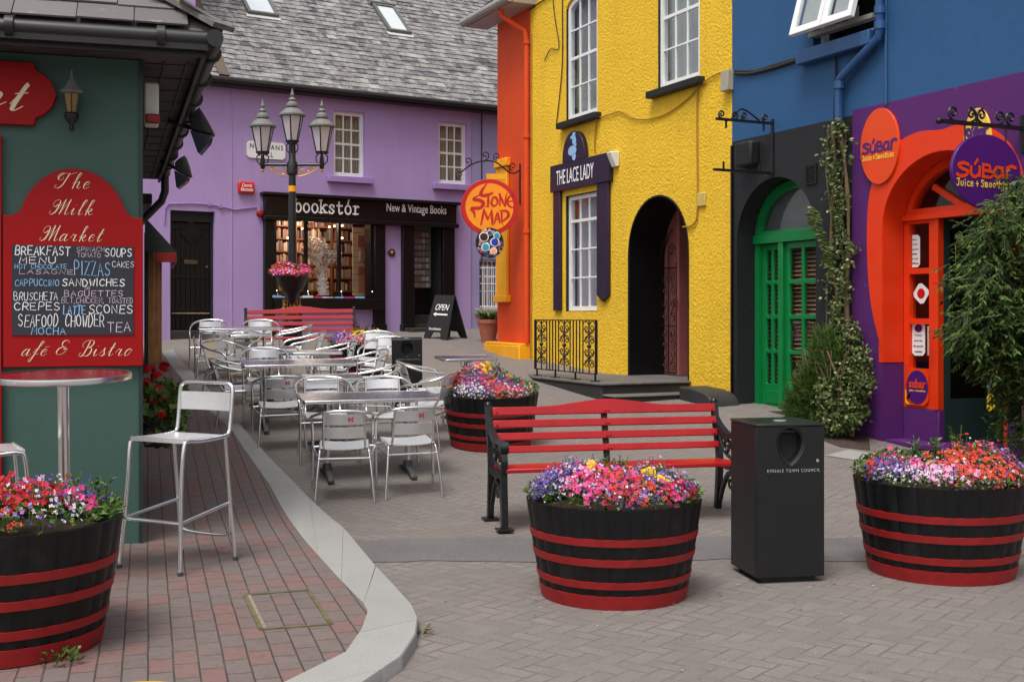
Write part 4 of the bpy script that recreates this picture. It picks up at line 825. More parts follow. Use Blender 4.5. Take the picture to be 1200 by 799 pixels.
for u, v in ((1031, 12), (1031, 30), (983.5, 100)): x, _, z = pz(u, v); dp.tube([(x, d_, z-.04), (x, d_, z+.04)], .06, 10)
dp.build('downpipe', 'bluetrim', bh)
wall_cable(bh, [(861, 86), (880, 86), (905, 80), (930, 72), (960, 63), (990, 54), (1026, 43)], 'cable', .022); wall_cable(bh, [(861, 83), (885, 83), (912, 75), (945, 65), (1026, 39)], 'cable', .013)
wall_cable(bh, [(979, 62), (980, 92), (979, 104), (978, 139)], 'cable', .014); wall_cable(bh, [(1038, -20), (1038, 60), (1038, 123)], 'bluetrim', .014)
# black wall fittings
q = MB(); r0 = RR(872, 169, 891, 194); q.box(r0[0], r0[1], -.15, -.003, r0[2], r0[3]); q.build('vent_hood', 'blackmat', bh, bevel=.03)
q = MB(); r0 = RR(945, 194, 958, 215); q.plate(rect(*r0), [rect(r0[0]+.02, r0[1]-.02, r0[2]+.02, r0[3]-.02)[::-1]], -.02, -.003)
for i in range(7): z = r0[2]+.03+i*(r0[3]-r0[2]-.04)/7; q.box(r0[0]+.01, r0[1]-.01, -.016, -.004, z, z+.014)
q.build('vent_grille', 'blackmat', bh)
# green arched door
gd = .27; arcw = MB(); ga = arch(gx0+.02, gx1-.02, zgd, gzs-.02, gzt-.03, 22)
T = RW.Z(915, 279, gd); D0, D1 = gx0+.006, gx1-.006
gf = MB(); head = [p for p in arch(D0, D1, T+.06, gzs+.08, gzt-.02, 22)]; inh = arch(D0+.10, D1-.10, T+.063, gzs+.08, gzt-.12, 22); gf.plate(head, [[(x, max(z, T+.10)) for x, z in inh][::-1]], gd, gd+.1); gf.box(D0, D1, gd-.03, gd+.1, T-.05, T+.06)
gf.box(D0, D0+.09, gd, gd+.1, zgd, T-.05); gf.box(D1-.09, D1, gd, gd+.1, zgd, T-.05); gfo = gf.build('door_frame', 'greendoor', bh, bevel=.008)
MB().prism(inh, gd+.05, gd+.055).build('fanlight', 'glass', gfo, smooth=0)
fbk = MB(); fbk.prism(arch(D0, D1, T, gzs, gzt-.02, 20), gd+.10, gd+.12); fbk.build('fanlight_backing', paint('grey_board', S(112, 108, 108), .6, var=.2), gfo)
def leaf_door(a, b_, y, cols=2):
    rows = 4; zb, zt = zgd+.05, T-.055; base = zb+.30; m = MB(); hs = []
    stile = .075; pw = (b_-a-2*stile-(cols-1)*.05)/cols; ph = (zt-.08-base-(rows-1)*.05)/rows
    for i in range(cols):
        for j in range(rows): xx = a+stile+i*(pw+.05); zz = base+j*(ph+.05); hs.append(rect(xx, xx+pw, zz, zz+ph)[::-1])
    m.plate(rect(a, b_, zb, zt), hs, y, y+.05); m.box(a+stile, b_-stile, y-.012, y, zb+.06, base-.08)
    o = m.build('door', 'greendoor', bh, bevel=.006); MB().box(a+.05, b_-.05, y+.022, y+.027, base-.02, zt-.05).build('pane', 'glass', o, smooth=0); return o
g3 = (D1-D0-.18); a = D0+.09
s1 = a+g3*.30; s2 = a+g3*.86
leaf_door(a, s1-.003, gd+.05); dlf = leaf_door(s1+.09, s2, gd+.03); MB().box(s1, s1+.087, gd-.02, gd+.09, zgd, T-.05).build('door_post', 'greendoor', gfo, bevel=.006); leaf_door(s2+.06, D1-.093, gd+.05, 1)
MB().box(s2-.05, s2-.02, gd-.02, gd+.03, zgd+1.0, zgd+1.12).build('handle', 'bronze', dlf)
bl = MB()
for i in range(34): z = zgd+.32+i*.052; bl.box(D0+.1, D1-.1, gd+.14, gd+.175, z, z+.008, Matrix.Identity(4)); bl.add([(D0+.1, gd+.125, z), (D1-.1, gd+.125, z), (D1-.1, gd+.165, z+.036), (D0+.1, gd+.165, z+.036)], [(0, 1, 2, 3)])
bl.build('slatted_blind', paint('brown_blind', S(184, 144, 110), .6, var=.15), bh)
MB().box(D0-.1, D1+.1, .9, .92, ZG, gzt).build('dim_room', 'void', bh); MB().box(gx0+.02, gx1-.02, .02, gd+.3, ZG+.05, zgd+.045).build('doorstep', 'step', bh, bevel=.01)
gl = MB(); gl.plate(arch(gx0-.05, gx1+.05, ZG+.03, gzs, gzt+.05, 22), [arch(gx0+.004, gx1-.004, ZG+.04, gzs, gzt-.004, 22)[::-1]], .301, .7); gl.build('arch_lining', 'blackwall', bh)
# orange painted band round the red door arch (a coat of paint, 6 mm proud) and the red door
ob = [(1060, 431), (1045, 420), (1034, 408), (1027, 385), (1021, 355), (1018, 325), (1016.5, 290), (1017, 255), (1020, 225), (1028, 200), (1040, 180), (1056, 165), (1076, 155), (1098, 153), (1120, 158), (1145, 165), (1172, 178), (1196, 204), (1216, 240), (1226, 290), (1226, 350), (1215, 400), (1196, 425)]
op = [(rx0_-.004, RW.Z(1034, 408))]+[RW.at(u, v) for u, v in ob[3:16]]; apex = (rx0_+rx1_)/2
op = [(min(p.x, 99), p.y) for p in cat(op, 3)]; mir = [(2*apex-x, z) for x, z in op]; cut = [p for p in op if p[0] < apex-.05]; rgt = [p for p in mir if p[0] > apex+.05][::-1]
zc = cut[0][1]
outer = cut+rgt; inn = [p for p in arch(rx0_+.001, rx1_-.001, zc, rzs, rzt-.001, 28)]
ring = [p for p in outer]+[(rx1_-.001, rgt[-1][1])]+[p for p in inn[2:]]+[(rx0_+.001, zc)]
sur = MB(); sur.prism(ring[::-1], -.008, -.002); sur.build('painted_surround', 'redorange', bh, smooth=0)
rl_ = MB(); ao_ = arch(rx0_-.05, rx1_+.05, zc-.15, rzs, rzt+.05, 24); ai_ = arch(rx0_+.006, rx1_-.006, zc-.15, rzs, rzt-.006, 24)
rl_.prism(ao_[1:]+ao_[:1]+ai_[:1]+ai_[1:][::-1], -.0015, .285); rl_.build('reveal_lining', 'redorange', bh)
y0 = .29; rd = MB(); T2 = RW.Z(1100, 249, y0); zr = zrd+.06
E0, E1 = rx0_+.008, rx1_-.008; zpl = RW.Z(1078, 478, .29)
iA = arch(E0+.09, E1-.09, T2+.06, rzs+.05, rzt-.10, 24); rd.plate(arch(E0, E1, T2-.001, rzs, rzt-.008, 24), [[(x, max(z, T2+.06)) for x, z in iA][::-1]], y0, y0+.1)
rd.box(E0, E1, y0-.04, y0+.1, T2-.06, T2-.002); sd0 = RW.X(1094, y0); 
sl_w = .40; door0 = E0+sl_w+.10; door1 = E1-.30
lights = []
zz0, zz1 = zpl+.38, T2-.065; n_ = 3
for i in range(n_): h = (zz1-zz0)/n_; lights.append((zz0+h*i+.03, zz0+h*(i+1)-.03))
hs = [rect(E0+.08, E0+sl_w-.04, a, b_)[::-1] for a, b_ in lights]
rd.plate(rect(E0, E0+sl_w+.05, zpl-.0, T2-.061), hs, y0, y0+.09); rd.box(E0+sl_w+.052, door0, y0-.015, y0+.10, zpl-.0, T2-.061)
hs2 = [rect(door1+.10, E1-.06, zpl+.02, T2-.15)[::-1]]; rd.plate(rect(door1, E1, zpl-.30, T2-.061), hs2, y0, y0+.09)
rdo = rd.build('door_frame', 'redorange', bh, bevel=.006)
MB().prism([(x, max(z, T2+.05)) for x, z in iA], y0+.05, y0+.055).build('fanlight', 'shopglass', rdo, smooth=0)
MB().box(E0+.06, E0+sl_w-.02, y0+.05, y0+.055, zpl+.05, T2-.1).build('pane', 'shopglass', rdo, smooth=0); MB().box(door1+.08, E1-.05, y0+.05, y0+.055, zpl, T2-.12).build('pane', 'shopglass', rdo, smooth=0)
sb = MB(); cxm = (E0+E1)/2; sb.bar((cxm-.42, y0+.04, rzt-.30), (cxm+.02, y0+.04, T2+.02), .05, .06); sb.bar((cxm+.42, y0+.04, rzt-.30), (cxm+.06, y0+.04, T2+.02), .05, .06); sb.build('fanlight_bar', 'redorange', rdo)
lp_ = MB(); lp_.box(E0, door0+.002, y0-.006, y0+.10, zr, zpl-.003); lp_.box(door1, E1, y0-.02, y0+.09, zr, zpl-.303); lp_.box(E0, E1, .02, y0+.5, ZG+.1, zr-.003); lp_.build('door_base', 'purple', bh, bevel=.012)
dr_ = MB(); dm = Matrix.Translation((door0, y0+.06, 0)) @ Matrix.Rotation(radians(78), 4, 'Z'); dr_.plate(rect(0, door1-door0, zr, T2-.07), [rect(.08, door1-door0-.08, zr+.5, T2-.17)[::-1]], 0, .045); ddo = dr_.build('door', 'darkgreen', bh, dm); MB().box(.07, door1-door0-.07, .02, .025, zr+.48, T2-.15).build('pane', 'shopglass', ddo, dm*0 if False else None, smooth=0)
MB().tube([(door0-.05, y0-.10, zr+.95), (door0-.05, y0-.10, zr+1.25)], .012, 6).build('door_pull', 'alu', rdo)
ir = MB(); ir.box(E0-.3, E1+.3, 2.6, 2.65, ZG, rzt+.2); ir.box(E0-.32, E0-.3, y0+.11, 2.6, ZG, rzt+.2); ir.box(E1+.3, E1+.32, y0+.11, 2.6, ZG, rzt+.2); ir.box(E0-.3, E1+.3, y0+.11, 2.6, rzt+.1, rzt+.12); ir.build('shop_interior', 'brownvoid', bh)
MB().box(E0-.3, E1+.3, y0+.5, 2.6, zr-.1, zr-.01).build('shop_floor', paint('shop_floor_tile', S(120, 112, 104), .35), bh)
cn = thing('shop_counter', 'pale counter and shelves just inside the red arched doorway', 'counter', RW.m); q = MB(); q.box(door1-.35, door1+.4, 1.5, 2.2, zr-.008, zr+.95); q.build('cabinet', paint('pale_cabinet', S(150, 146, 140), .5), cn, bevel=.01); q = MB()
for i in range(4): q.box(door1-.6, door1+.45, 2.3, 2.55, zr+1.1+i*.3, zr+1.13+i*.3)
q.build('shelf', 'brownwood', cn)
# notices stuck in the red door's side light
def notice(label, u0, v0, u1, v1, m, extra=None, rot=0, name='notice', shape=None):
    x0, x1, z0, z1 = RW.R(u0, v0, u1, v1, y0+.03); cx_, cz_ = (x0+x1)/2, (z0+z1)/2; t = thing(name, label, 'notice' if name == 'notice' else 'sticker', RW.M(cx_, y0+.045, cz_) @ Matrix.Rotation(rot, 4, 'Y'))
    w, h = (x1-x0)/2, (z1-z0)/2; q = MB(); r = min(w, h)*.35
    q.prism([(-w+r, -h), (w-r, -h), (w, -h+r), (w, h-r), (w-r, h), (-w+r, h), (-w, h-r), (-w, -h+r)], -.004, .0); q.build('card', m, t)
    if extra: extra(t, w, h)
    return t
def lines(n, m='blackletter', a=.7, b=-.75, words=("Today's", 'Juice Bar', 'fresh', 'smoothies', 'and', 'coffee')):
    def f(t, w, h):
        for i in range(n):
            zc_ = h*(a+(b-a)*i/max(1, n-1)); ww = w*(.55+.25*((i*7) % 3)/2); bfont(words[i % len(words)], t, (-ww, ww, zc_-h*.055, zc_+h*.055), -.0045, m)
    return f
n1 = notice('white notice with small black writing in top pane of the red door side light', 1063, 276, 1077, 313, 'white', lines(6))
n2 = notice('tilted white square card with red disc in the middle pane of red door side light', 1071, 334, 1086, 354, 'white', lambda t, w, h: MB().prism(ell(0, 0, w*.6, h*.6, 18), -.006, -.0045).build('disc', 'smred', t), rot=radians(38))
n3 = notice('white notice with round purple crest in lowest pane of red door side light', 1068, 377, 1083, 417, 'white', lambda t, w, h: (MB().prism(ell(0, h*.62, w*.6, h*.24, 18), -.006, -.0045).build('crest', 'subpurple', t), lines(4, a=.2)(t, w, h)))
def subsmall(t, w, h):
    MB().prism(ell(0, 0, w*.98, h*.95, 24), -.006, -.0045).build('disc', 'subpurple', t); bfont('subar', t, (-w*.75, w*.8, -h*.05, h*.45), -.0065, 'suborange', bold=.03); bfont('juice + smoothies', t, (-w*.7, w*.75, -h*.28, -h*.12), -.0065, 'subyellow', bold=.01)
y0s = y0; y0 = y0-.06
n4 = notice('orange panel with purple disc logo under the red door side light', 1061, 432, 1087, 476, 'suborange', subsmall, name='door_panel'); n5 = notice('yellow sticker overlapping the lower corner of the purple disc panel', 1060, 455, 1069, 474, 'yellowtag', lambda t, w, h: MB().bar((-w*.4, -.008, -h*.3), (w*.4, -.008, h*.4), .04, .004).build('arrow', 'blackletter', t), name='sticker')
n6 = notice('blue and white poster right of the red doorway behind the shrub', 1155.5, 436, 1165, 458, 'lightblue', lines(3), name='poster'); n7 = notice('yellow sticker under the poster right of the red doorway', 1155.5, 461, 1165, 482, 'yellowtag', lambda t, w, h: MB().bar((-w*.4, -.008, -h*.3), (w*.4, -.008, h*.4), .04, .004).build('arrow', 'blackletter', t), name='sticker')
y0 = y0s
# ------------------------------------------------------------------ juice bar lettering (rounded strokes)
def subar(parent, x0, x1, z0, z1, y, c1, c2):
    W_, H_ = x1-x0, z1-z0; mb = MB(); zb = z0+H_*.36; h = H_*.5; cw = W_/5.1
    P = lambda pts, k=5, w=.23: mb.ribbon(cat([(x0+cw*a, zb+h*b) for a, b in pts], k), [h*w]*((len(pts)-1)*k+1), y)
    P([(.95, .88), (.5, .98), (.12, .8), (.45, .56), (.9, .38), (.75, .08), (.3, .0), (.02, .12)], 5, .27)
    P([(1.2, .72), (1.2, .2), (1.5, .0), (1.85, .25), (1.92, .75)], 5, .26); P([(1.92, .75), (1.9, .1)], 2, .24); P([(1.5, .95), (1.72, 1.28)], 2, .22)
    P([(2.22, .98), (2.2, .03)], 2, .25); P([(2.22, .95), (2.75, .9), (2.72, .55), (2.3, .52)], 5, .23); P([(2.4, .52), (3.0, .42), (2.9, .06), (2.2, .05)], 5, .24)
    P([(3.75, .78), (3.35, .8), (3.15, .4), (3.4, .06), (3.8, .3), (3.85, .8)], 5, .25); P([(3.85, .8), (3.95, .05)], 2, .24)
    P([(4.25, .05), (4.28, .85)], 2, .26); P([(4.28, .6), (4.55, .95), (5.0, .88)], 4, .27)
    mb.build('lettering', c1, parent, smooth=0); mb = MB(); zb = z0; h = H_*.26; n = 17.5; cw = W_/n; w = .18
    def G(i, *st):
        for pts in st: mb.ribbon(cat([(x0+cw*(i+a*.85), zb+h*b) for a, b in pts], 4), h*w, y)
    G(0, [(.1, 1), (.9, 1)], [(.6, 1), (.6, .2), (.3, 0), (0, .15)]); G(1.1, [(.1, .65), (.1, .15), (.5, 0), (.8, .2), (.8, .65)]); G(2.1, [(.35, .6), (.35, 0)], [(.35, .85), (.36, .92)]); G(2.9, [(.85, .55), (.4, .68), (.1, .35), (.4, 0), (.85, .1)]); G(3.9, [(.1, .35), (.85, .38), (.5, .7), (.1, .4), (.3, 0), (.85, .1)])
    G(5.5, [(.4, .75), (.4, .05)], [(.05, .4), (.8, .4)])
    G(7, [(.9, .85), (.4, 1), (.1, .75), (.8, .35), (.5, 0), (.05, .12)]); G(8.1, [(.05, 0), (.08, .65)], [(.08, .5), (.4, .65), (.45, 0)], [(.45, .5), (.85, .65), (.9, 0)])
    for k in (9.3, 10.4): G(k, [(.5, .68), (.1, .35), (.5, 0), (.9, .35), (.5, .68)])
    G(11.4, [(.4, .95), (.4, .15), (.8, .02)], [(.1, .65), (.8, .65)]); G(12.3, [(.1, 1), (.1, 0)], [(.1, .4), (.5, .65), (.8, .4), (.8, 0)]); G(13.3, [(.4, .6), (.4, 0)], [(.4, .85), (.41, .92)]); G(14.1, [(.1, .35), (.85, .38), (.5, .7), (.1, .4), (.3, 0), (.85, .1)]); G(15.2, [(.8, .6), (.3, .68), (.2, .45), (.7, .25), (.5, 0), (.05, .08)])
    mb.build('strapline', c2, parent, smooth=0)
r0 = RR(1011, 127, 1056, 215); cz_ = RW.Z(1033.5, 171, -.03); w, h = (r0[1]-r0[0])/2, 89/1400*(RW.m @ Vector((RW.X(1033), 0, 0))).y/2
so1 = thing('oval_sign', 'upright orange oval wall sign with purple lettering on purple wall', 'sign', RW.M((r0[0]+r0[1])/2, 0, cz_)); MB().prism(ell(0, 0, w, h, 40), -.035, -.003).build('board', 'suborange', so1, bevel=.004); subar(so1, -w*.86, w*.94, -h*.33, h*.20, -.036, 'subpurple', 'subyellow')
r0 = RR(1132, 127, 1164, 205); cz_ = RW.Z(1148, 164); w, h = (r0[1]-r0[0])/2, .30
so2 = thing('oval_sign', 'small yellow oval wall sign above the red arch, half hidden by the hanging sign', 'sign', RW.M((r0[0]+r0[1])/2, 0, cz_)); MB().prism(ell(0, 0, w, h, 36), -.035, -.009).build('board', 'subyellow', so2, bevel=.004); subar(so2, -w*.8, w*.85, -h*.35, h*.5, -.036, 'subpurple', 'suborange')
# hanging sign and scroll brackets: frames at right angles to the wall (x runs from the wall out)
def bracket_m(u, v): x, z = RW.at(u, v); return RW.m @ Matrix.Translation((x, 0, z)) @ Matrix.Rotation(-pi/2, 4, 'Z')   # local +x points out into the street
bm = bracket_m(1199, 151); br1 = thing('sign_bracket', 'black scroll iron bracket over the red arch carrying the purple sign', 'bracket', bm)
L = 1.0; q = MB(); q.bar((0, 0, 0), (L, 0, 0), .035, .035)
def sc_(mb, pts, r=.011): mb.tube([(p[0], 0, p[1]) for p in pts], r, 6)
for c, s_ in ((.16, 1), (.30, -1), (.52, 1), (.64, -1), (.86, 1)): sc_(q, spiral(c, .085, .065, 1.4, -pi/2, 20, s_))
sc_(q, cat([(.58, .02), (.56, .1), (.5, .15)], 4)); sc_(q, cat([(.58, .02), (.6, .1), (.66, .15)], 4)); q.sphere((L+.03, 0, 0), .03, 6); q.build('arm', 'iron', br1); MB().box(-.0, .018, -.02, .02, -.22, .12).build('wall_plate', 'iron', br1)
hs_ = thing('hanging_sign', 'purple hanging oval sign with orange lettering over the red arched door', 'sign', bm @ Matrix.Translation((.47, 0, -.42)) @ Matrix.Rotation(pi, 4, 'Z')); ww = .42
MB().prism(ell(0, 0, ww, .335, 40), -.018, .018).build('board', 'subpurple', hs_, bevel=.004); subar(hs_, -ww*.88, ww*.86, -.14, .10, -.0195, 'suborange', 'subyellow')
for x in (-.25, .25): MB().tube([(x, 0, .27), (x, 0, .40)], .008, 5).build('hanger', 'iron', hs_)
bm2 = bracket_m(906, 145); br2 = thing('sign_bracket', 'empty black scroll bracket sticking out above the black wall, the upper one', 'bracket', bm2); q = MB(); q.bar((0, 0, 0), (.82, 0, 0), .03, .03)
for c, s_ in ((.12, 1), (.42, 1), (.56, -1), (.74, 1)): sc_(q, spiral(c, .06, .05, 1.4, -pi/2, 18, s_))
sc_(q, cat([(.2, .02), (.45, .14), (.6, .02)], 4)); 
for x in (.14, .68): q.bar((x, 0, 0), (x, 0, -.1), .018, .018)
q.build('arm', 'iron', br2); MB().box(0, .02, -.02, .02, -.62, .05).build('wall_bar', 'iron', br2)
x, z = RW.at(903, 203); br3 = thing('sign_bracket', 'plain black lower sign bar below the empty scroll bracket', 'bracket', RW.m @ Matrix.Translation((x, 0, z)) @ Matrix.Rotation(-pi/2, 4, 'Z')); q = MB(); q.bar((0, 0, 0), (.82, 0, 0), .03, .03)
for x in (.16, .68): q.bar((x, 0, 0), (x, 0, .1), .018, .018)
q.build('arm', 'iron', br3)
# round pottery sign on the orange house
x, z = RW.at(610, 216); bm3 = RW.m @ Matrix.Translation((x, 0, z)) @ Matrix.Rotation(-pi/2, 4, 'Z')
br4 = thing('sign_bracket', 'arched black scroll bracket holding the round orange sign', 'bracket', bm3); q = MB(); sc_(q, cat([(0, .25), (.18, .18), (.5, .36), (.85, .32), (1.12, .14)], 6), .014); sc_(q, [(0.01, -.35), (.01, .35)], .016)
for c, zc_, s_ in ((.15, .30, 1), (.45, .45, 1), (.66, .46, -1), (.98, .34, -1), (1.14, .1, 1)): sc_(q, spiral(c, zc_, .075, 1.3, -pi/2, 18, s_), .010)
q.build('arm', 'iron', br4)
Cs = bm3 @ Vector((.62, 0, 0)); Yc = Cs.y; cx0_, cz0_ = (573.5-CX)/F*Yc, EYE+(VH-243)/F*Yc
smm = Matrix.Translation((cx0_, Yc, cz0_)) @ Matrix.Rotation(radians(6), 4, 'Z'); rr = 33.5/F*Yc
sm_ = thing('round_sign', 'round amber sign with red rim and red lettering hanging in front of orange house', 'sign', smm); MB().prism(ell(0, 0, rr, rr*.985, 44), -.025, .025).build('rim', 'smred', sm_, bevel=.005); MB().prism(ell(0, 0, rr*.84, rr*.83, 44), -.032, -.0255).build('face', 'smamber', sm_)
tp_ = MB(); tp_.box(-.05, .28, -.02, .02, rr*.97, rr*1.17); tp_.build('hanger_tab', 'amber', sm_)
q = MB()
def V(pts, ws, k=5): 
    p = cat(pts, k); n = len(p); w = [rr*(ws[0]+(ws[1]-ws[0])*abs(1-2*i/(n-1))) if len(ws) == 2 else rr*(ws[min(len(ws)-2, int(i/(n-1)*(len(ws)-1)))]+(ws[min(len(ws)-1, int(i/(n-1)*(len(ws)-1))+1)]-ws[min(len(ws)-2, int(i/(n-1)*(len(ws)-1)))])*((i/(n-1)*(len(ws)-1)) % 1 if i < n-1 else 1)) for i in range(n)]
    q.ribbon([(a.x*rr, a.y*rr) for a in p], w, -.033)
V([(-.08, .84), (-.24, .62), (-.30, .44), (-.12, .38), (.0, .42)], [.02, .09, .14, .06, .01]); V([(-.30, .44), (-.5, .34), (-.56, .26), (-.36, .24), (-.22, .14), (-.32, -.02), (-.62, -.06), (-.54, -.2), (-.52, -.4)], [.02, .05, .09, .12, .13, .10, .12, .09, .01])
V([(-.18, .46), (-.02, .44), (.12, .52)], [.02, .09, .03]); V([(-.04, .46), (-.05, .2), (-.06, .02)], [.05, .09, .05]); V([(-.14, .02), (-.02, .03)], [.03, .03])
V([(.12, .33), (.06, .14), (.16, .04), (.28, .16), (.22, .34), (.12, .33)], [.05, .09, .05, .09, .05])
V([(.36, .06), (.36, .46)], [.05, .06]); V([(.34, .46), (.44, .24), (.54, .04)], [.06, .09, .05]); V([(.55, .04), (.56, .3), (.62, .52)], [.05, .05, .02])
V([(.84, .46), (.68, .36), (.62, .18), (.70, .04), (.90, -.02)], [.02, .06, .10, .07, .02]); V([(.64, .2), (.80, .22)], [.05, .03])
V([(-.30, -.62), (-.24, -.3), (-.2, -.06)], [.05, .08, .03]); V([(-.2, -.08), (-.1, -.34), (-.06, -.44)], [.05, .09, .04]); V([(-.06, -.44), (.04, -.2), (.08, -.1)], [.04, .05, .03]); V([(.07, -.1), (.09, -.4), (.10, -.6)], [.05, .10, .06])
V([(.17, -.56), (.24, -.3), (.29, -.2), (.33, -.4), (.36, -.54)], [.04, .07, .06, .08, .05]); V([(.2, -.42), (.34, -.42)], [.04, .04]); V([(.42, -.14), (.43, -.5)], [.06, .07]); V([(.36, -.12), (.6, -.14), (.66, -.3), (.5, -.46), (.42, -.5), (.5, -.66)], [.03, .09, .11, .06, .04, .01])
q.build('lettering', 'smred', sm_, smooth=0)
ms = thing('mosaic_disc', 'small round mosaic of coloured pottery discs hung under the round amber sign', 'sign', smm @ Matrix.Translation((0, -.05, -(285-243)/F*Yc))); mr = 16.5/F*Yc; MB().prism(ell(0, 0, mr, mr*1.08, 30), -.015, .015).build('backing', 'void', ms)
q = MB(); q_ = random.Random(21)
for i in range(70):
    a, r = q_.uniform(0, 2*pi), mr*.95*sqrt(q_.random()); c = (r*cos(a), r*sin(a)*1.05); s_ = mr*q_.uniform(.08, .16); n_ = q_.choice((3, 4, 5)); t0 = q_.uniform(0, 6); q.prism([(c[0]+s_*cos(t0+2*pi*i_/n_), c[1]+s_*sin(t0+2*pi*i_/n_)) for i_ in range(n_)], -.021-i*.00003, -.015)
q.build('chips', 'mosaic', ms, smooth=0)
for (a, b_, m_, c_) in ((-.42, .42, 'brown', .28), (.36, .06, 'cobalt', .26), (-.3, -.3, 'turquoise', .24), (.28, -.58, 'pale_peach', .2), (.5, .52, 'turquoise', .2), (0, .7, 'pur', .16)):
    if m_ not in M: M[m_] = paint(m_+'_glaze', {'cobalt': S(40, 60, 170), 'turquoise': S(50, 150, 180), 'pale_peach': S(240, 170, 130), 'pur': S(90, 60, 130)}[m_], .25)
    MB().prism(ell(mr*a, mr*b_, mr*c_*1.25, mr*c_*1.25, 18), -.026, -.0245).build('ring', 'letter', ms); MB().prism(ell(mr*a, mr*b_, mr*c_, mr*c_, 18), -.032, -.027).build('glazed_disc', m_, ms)
# ================================================================== green cafe building on the left
def LR(u0, v0, u1, v1, d=0): return LW.R(u0, v0, u1, v1, d)
mm = thing('cafe_building', 'dark green single-storey cafe building with slate hip roof at left edge', 'building', LW.m)
ze = 3.335; zp0 = gz(8)-.1; SD = 12.4
b = MB(); b.plate(rect(-4.5, 0, zp0, ze), [], 0, .3); b.box(-.3, 0, .303, 7.2, zp0, ze); b.box(-4.5, -4.2, .303, 7.2, zp0, ze); b.box(-4.5, 0, 7.2, 7.5, zp0, ze); b.build('wall', 'greenwall', mm, bevel=.01)
sf_ = MB(); sf_.box(-5, .38, -.42, .1, ze+.002, ze+.03); sf_.box(-.1, .38, .101, 7.4, ze+.002, ze+.03); sf_.build('soffit', 'soffit', mm)
sj = MB()
for i in range(14): y = .1+i*.5; sj.box(.02, .37, y, y+.012, ze-.006, ze-.001)
for x in (.15, .3): sj.box(x, x+.01, .0, 7.3, ze-.008, ze-.001)
sj.build('soffit_joint', 'gutter', mm)
gu = MB(); gprof = [(-.48, ze+.12)]
gu.tube([(-5, -.48, ze+.055), (.46, -.48, ze+.055)], .055, 12); gu.tube([(.46, -.56, ze+.055), (.46, 7.3, ze+.055)], .055, 12); gu.box(-5, .39, -.45, -.421, ze-.05, ze+.09); gu.box(.381, .41, -.45, 7.3, ze-.05, ze+.09); gu.box(-5, .42, -.52, -.46, ze-.02, ze+.02)
for i in range(9): y = -.1+i*.9; gu.tube([(.46, y, ze+.055), (.46, y+.05, ze+.055)], .068, 12)
for i in range(5): x = .1-i*.9; gu.tube([(x, -.5, ze+.055), (x+.05, -.5, ze+.055)], .068, 12)
gu.build('gutter', 'gutter', mm)
PH = radians(36); EX, EY, EZ = .50, -.46, ze+.115
m1 = MB(); slates(m1, -5, EX, EY, EZ, PH, 3.0, .37, .26, keep=lambda x, s_: x < EX-s_*cos(PH)+.03, r=random.Random(4)); m1.build('roof', 'darkslate', mm, smooth=0)
m2 = MB(); slates(m2, EY, 7.4, 0, 0, PH, 3.0, .37, .26, keep=lambda x, s_: x > EY+s_*cos(PH)-.03, r=random.Random(5), swap=lambda p: (EX-p[1], p[0], EZ+p[2])); m2.build('roof_side', 'darkslate', mm, smooth=0)
H3 = 3.0*cos(PH); dk = MB(); dk.add([(-5, EY, EZ-.01), (EX, EY, EZ-.01), (EX-H3, EY+H3, EZ+3*sin(PH)), (-5, EY+H3, EZ+3*sin(PH)), (EX, 7.4, EZ-.01), (EX-H3, 7.4, EZ+3*sin(PH))], [(0, 1, 2, 3), (1, 4, 5, 2)]); dk.build('roof_deck', 'darkslate', mm, smooth=0)
hp = MB(); a = Vector((EX+.02, EY-.02, EZ+.03)); e_ = Vector((EX-H3, EY+H3, EZ+3*sin(PH)+.03)); n_ = 8
for i in range(n_): hp.bar(a.lerp(e_, i/n_), a.lerp(e_, (i+.97)/n_)+Vector((0, 0, .012)), .20, .035)
hp.build('hip_tile', 'ridge', mm)
dpp = MB(); dpp.tube([(.46, 7.1, ze+.08), (.46, 7.1, ze-.18), (.42, 7.12, ze-.30), (.12, 7.2, ze-.62), (.08, 7.2, ze-.8), (.08, 7.2, zp0)], .05, 10); dpp.build('downpipe', 'gutter', mm)
df = MB(); x0 = LW.X(2.5); df.box(x0-.12, x0, -.05, -.004, zp0+.02, LW.Z(2, 160)); df.build('door_frame', 'red', mm)
cnr = MB(); cnr.box(-.012, .014, -.014, .003, zp0+.1, ze); cnr.build('corner_bead', 'darkgreen', mm)
# lower side unit with awning and timber post further along the side wall
ex = MB(); ex.box(-3, 0, 7.503, SD, zp0, 3.02); ex.build('side_shop', 'darkgreen', mm, bevel=.01); cn = MB(); cn.box(-3, .32, 7.45, SD, 3.023, 3.16); cn.build('flat_canopy', 'gutter', mm, bevel=.015)
def lspt(u, Y, v): return Vector(((u-CX)/F*Y, Y, EYE+(VH-v)/F*Y))
aw = MB(); ya0, ya1 = 9.2, 11.6; aw.add([(0.01, ya0, 3.0), (.44, ya0, 2.52), (.44, ya1, 2.52), (0.01, ya1, 3.0), (0.01, ya0, 2.97), (.44, ya0, 2.49), (.44, ya1, 2.49), (0.01, ya1, 2.97)], [(0, 1, 2, 3), (7, 6, 5, 4), (0, 4, 5, 1), (1, 5, 6, 2), (2, 6, 7, 3)]); awo = aw.build('awning', 'blackmat', mm, smooth=0)
v_ = MB(); v_.box(.42, .445, ya0, ya1, 2.36, 2.515); v_.box(.16, .42, ya0-.02, ya0, 2.36, 2.50); v_.build('valance', 'hoop', awo, smooth=0); v_ = MB(); v_.add([(.01, ya0-.004, 2.97), (.43, ya0-.004, 2.51), (.43, ya0-.004, 2.501), (.02, ya0-.004, 2.501)], [(0, 1, 2, 3)]); v_.build('awning_end', 'blackmat', awo, smooth=0)
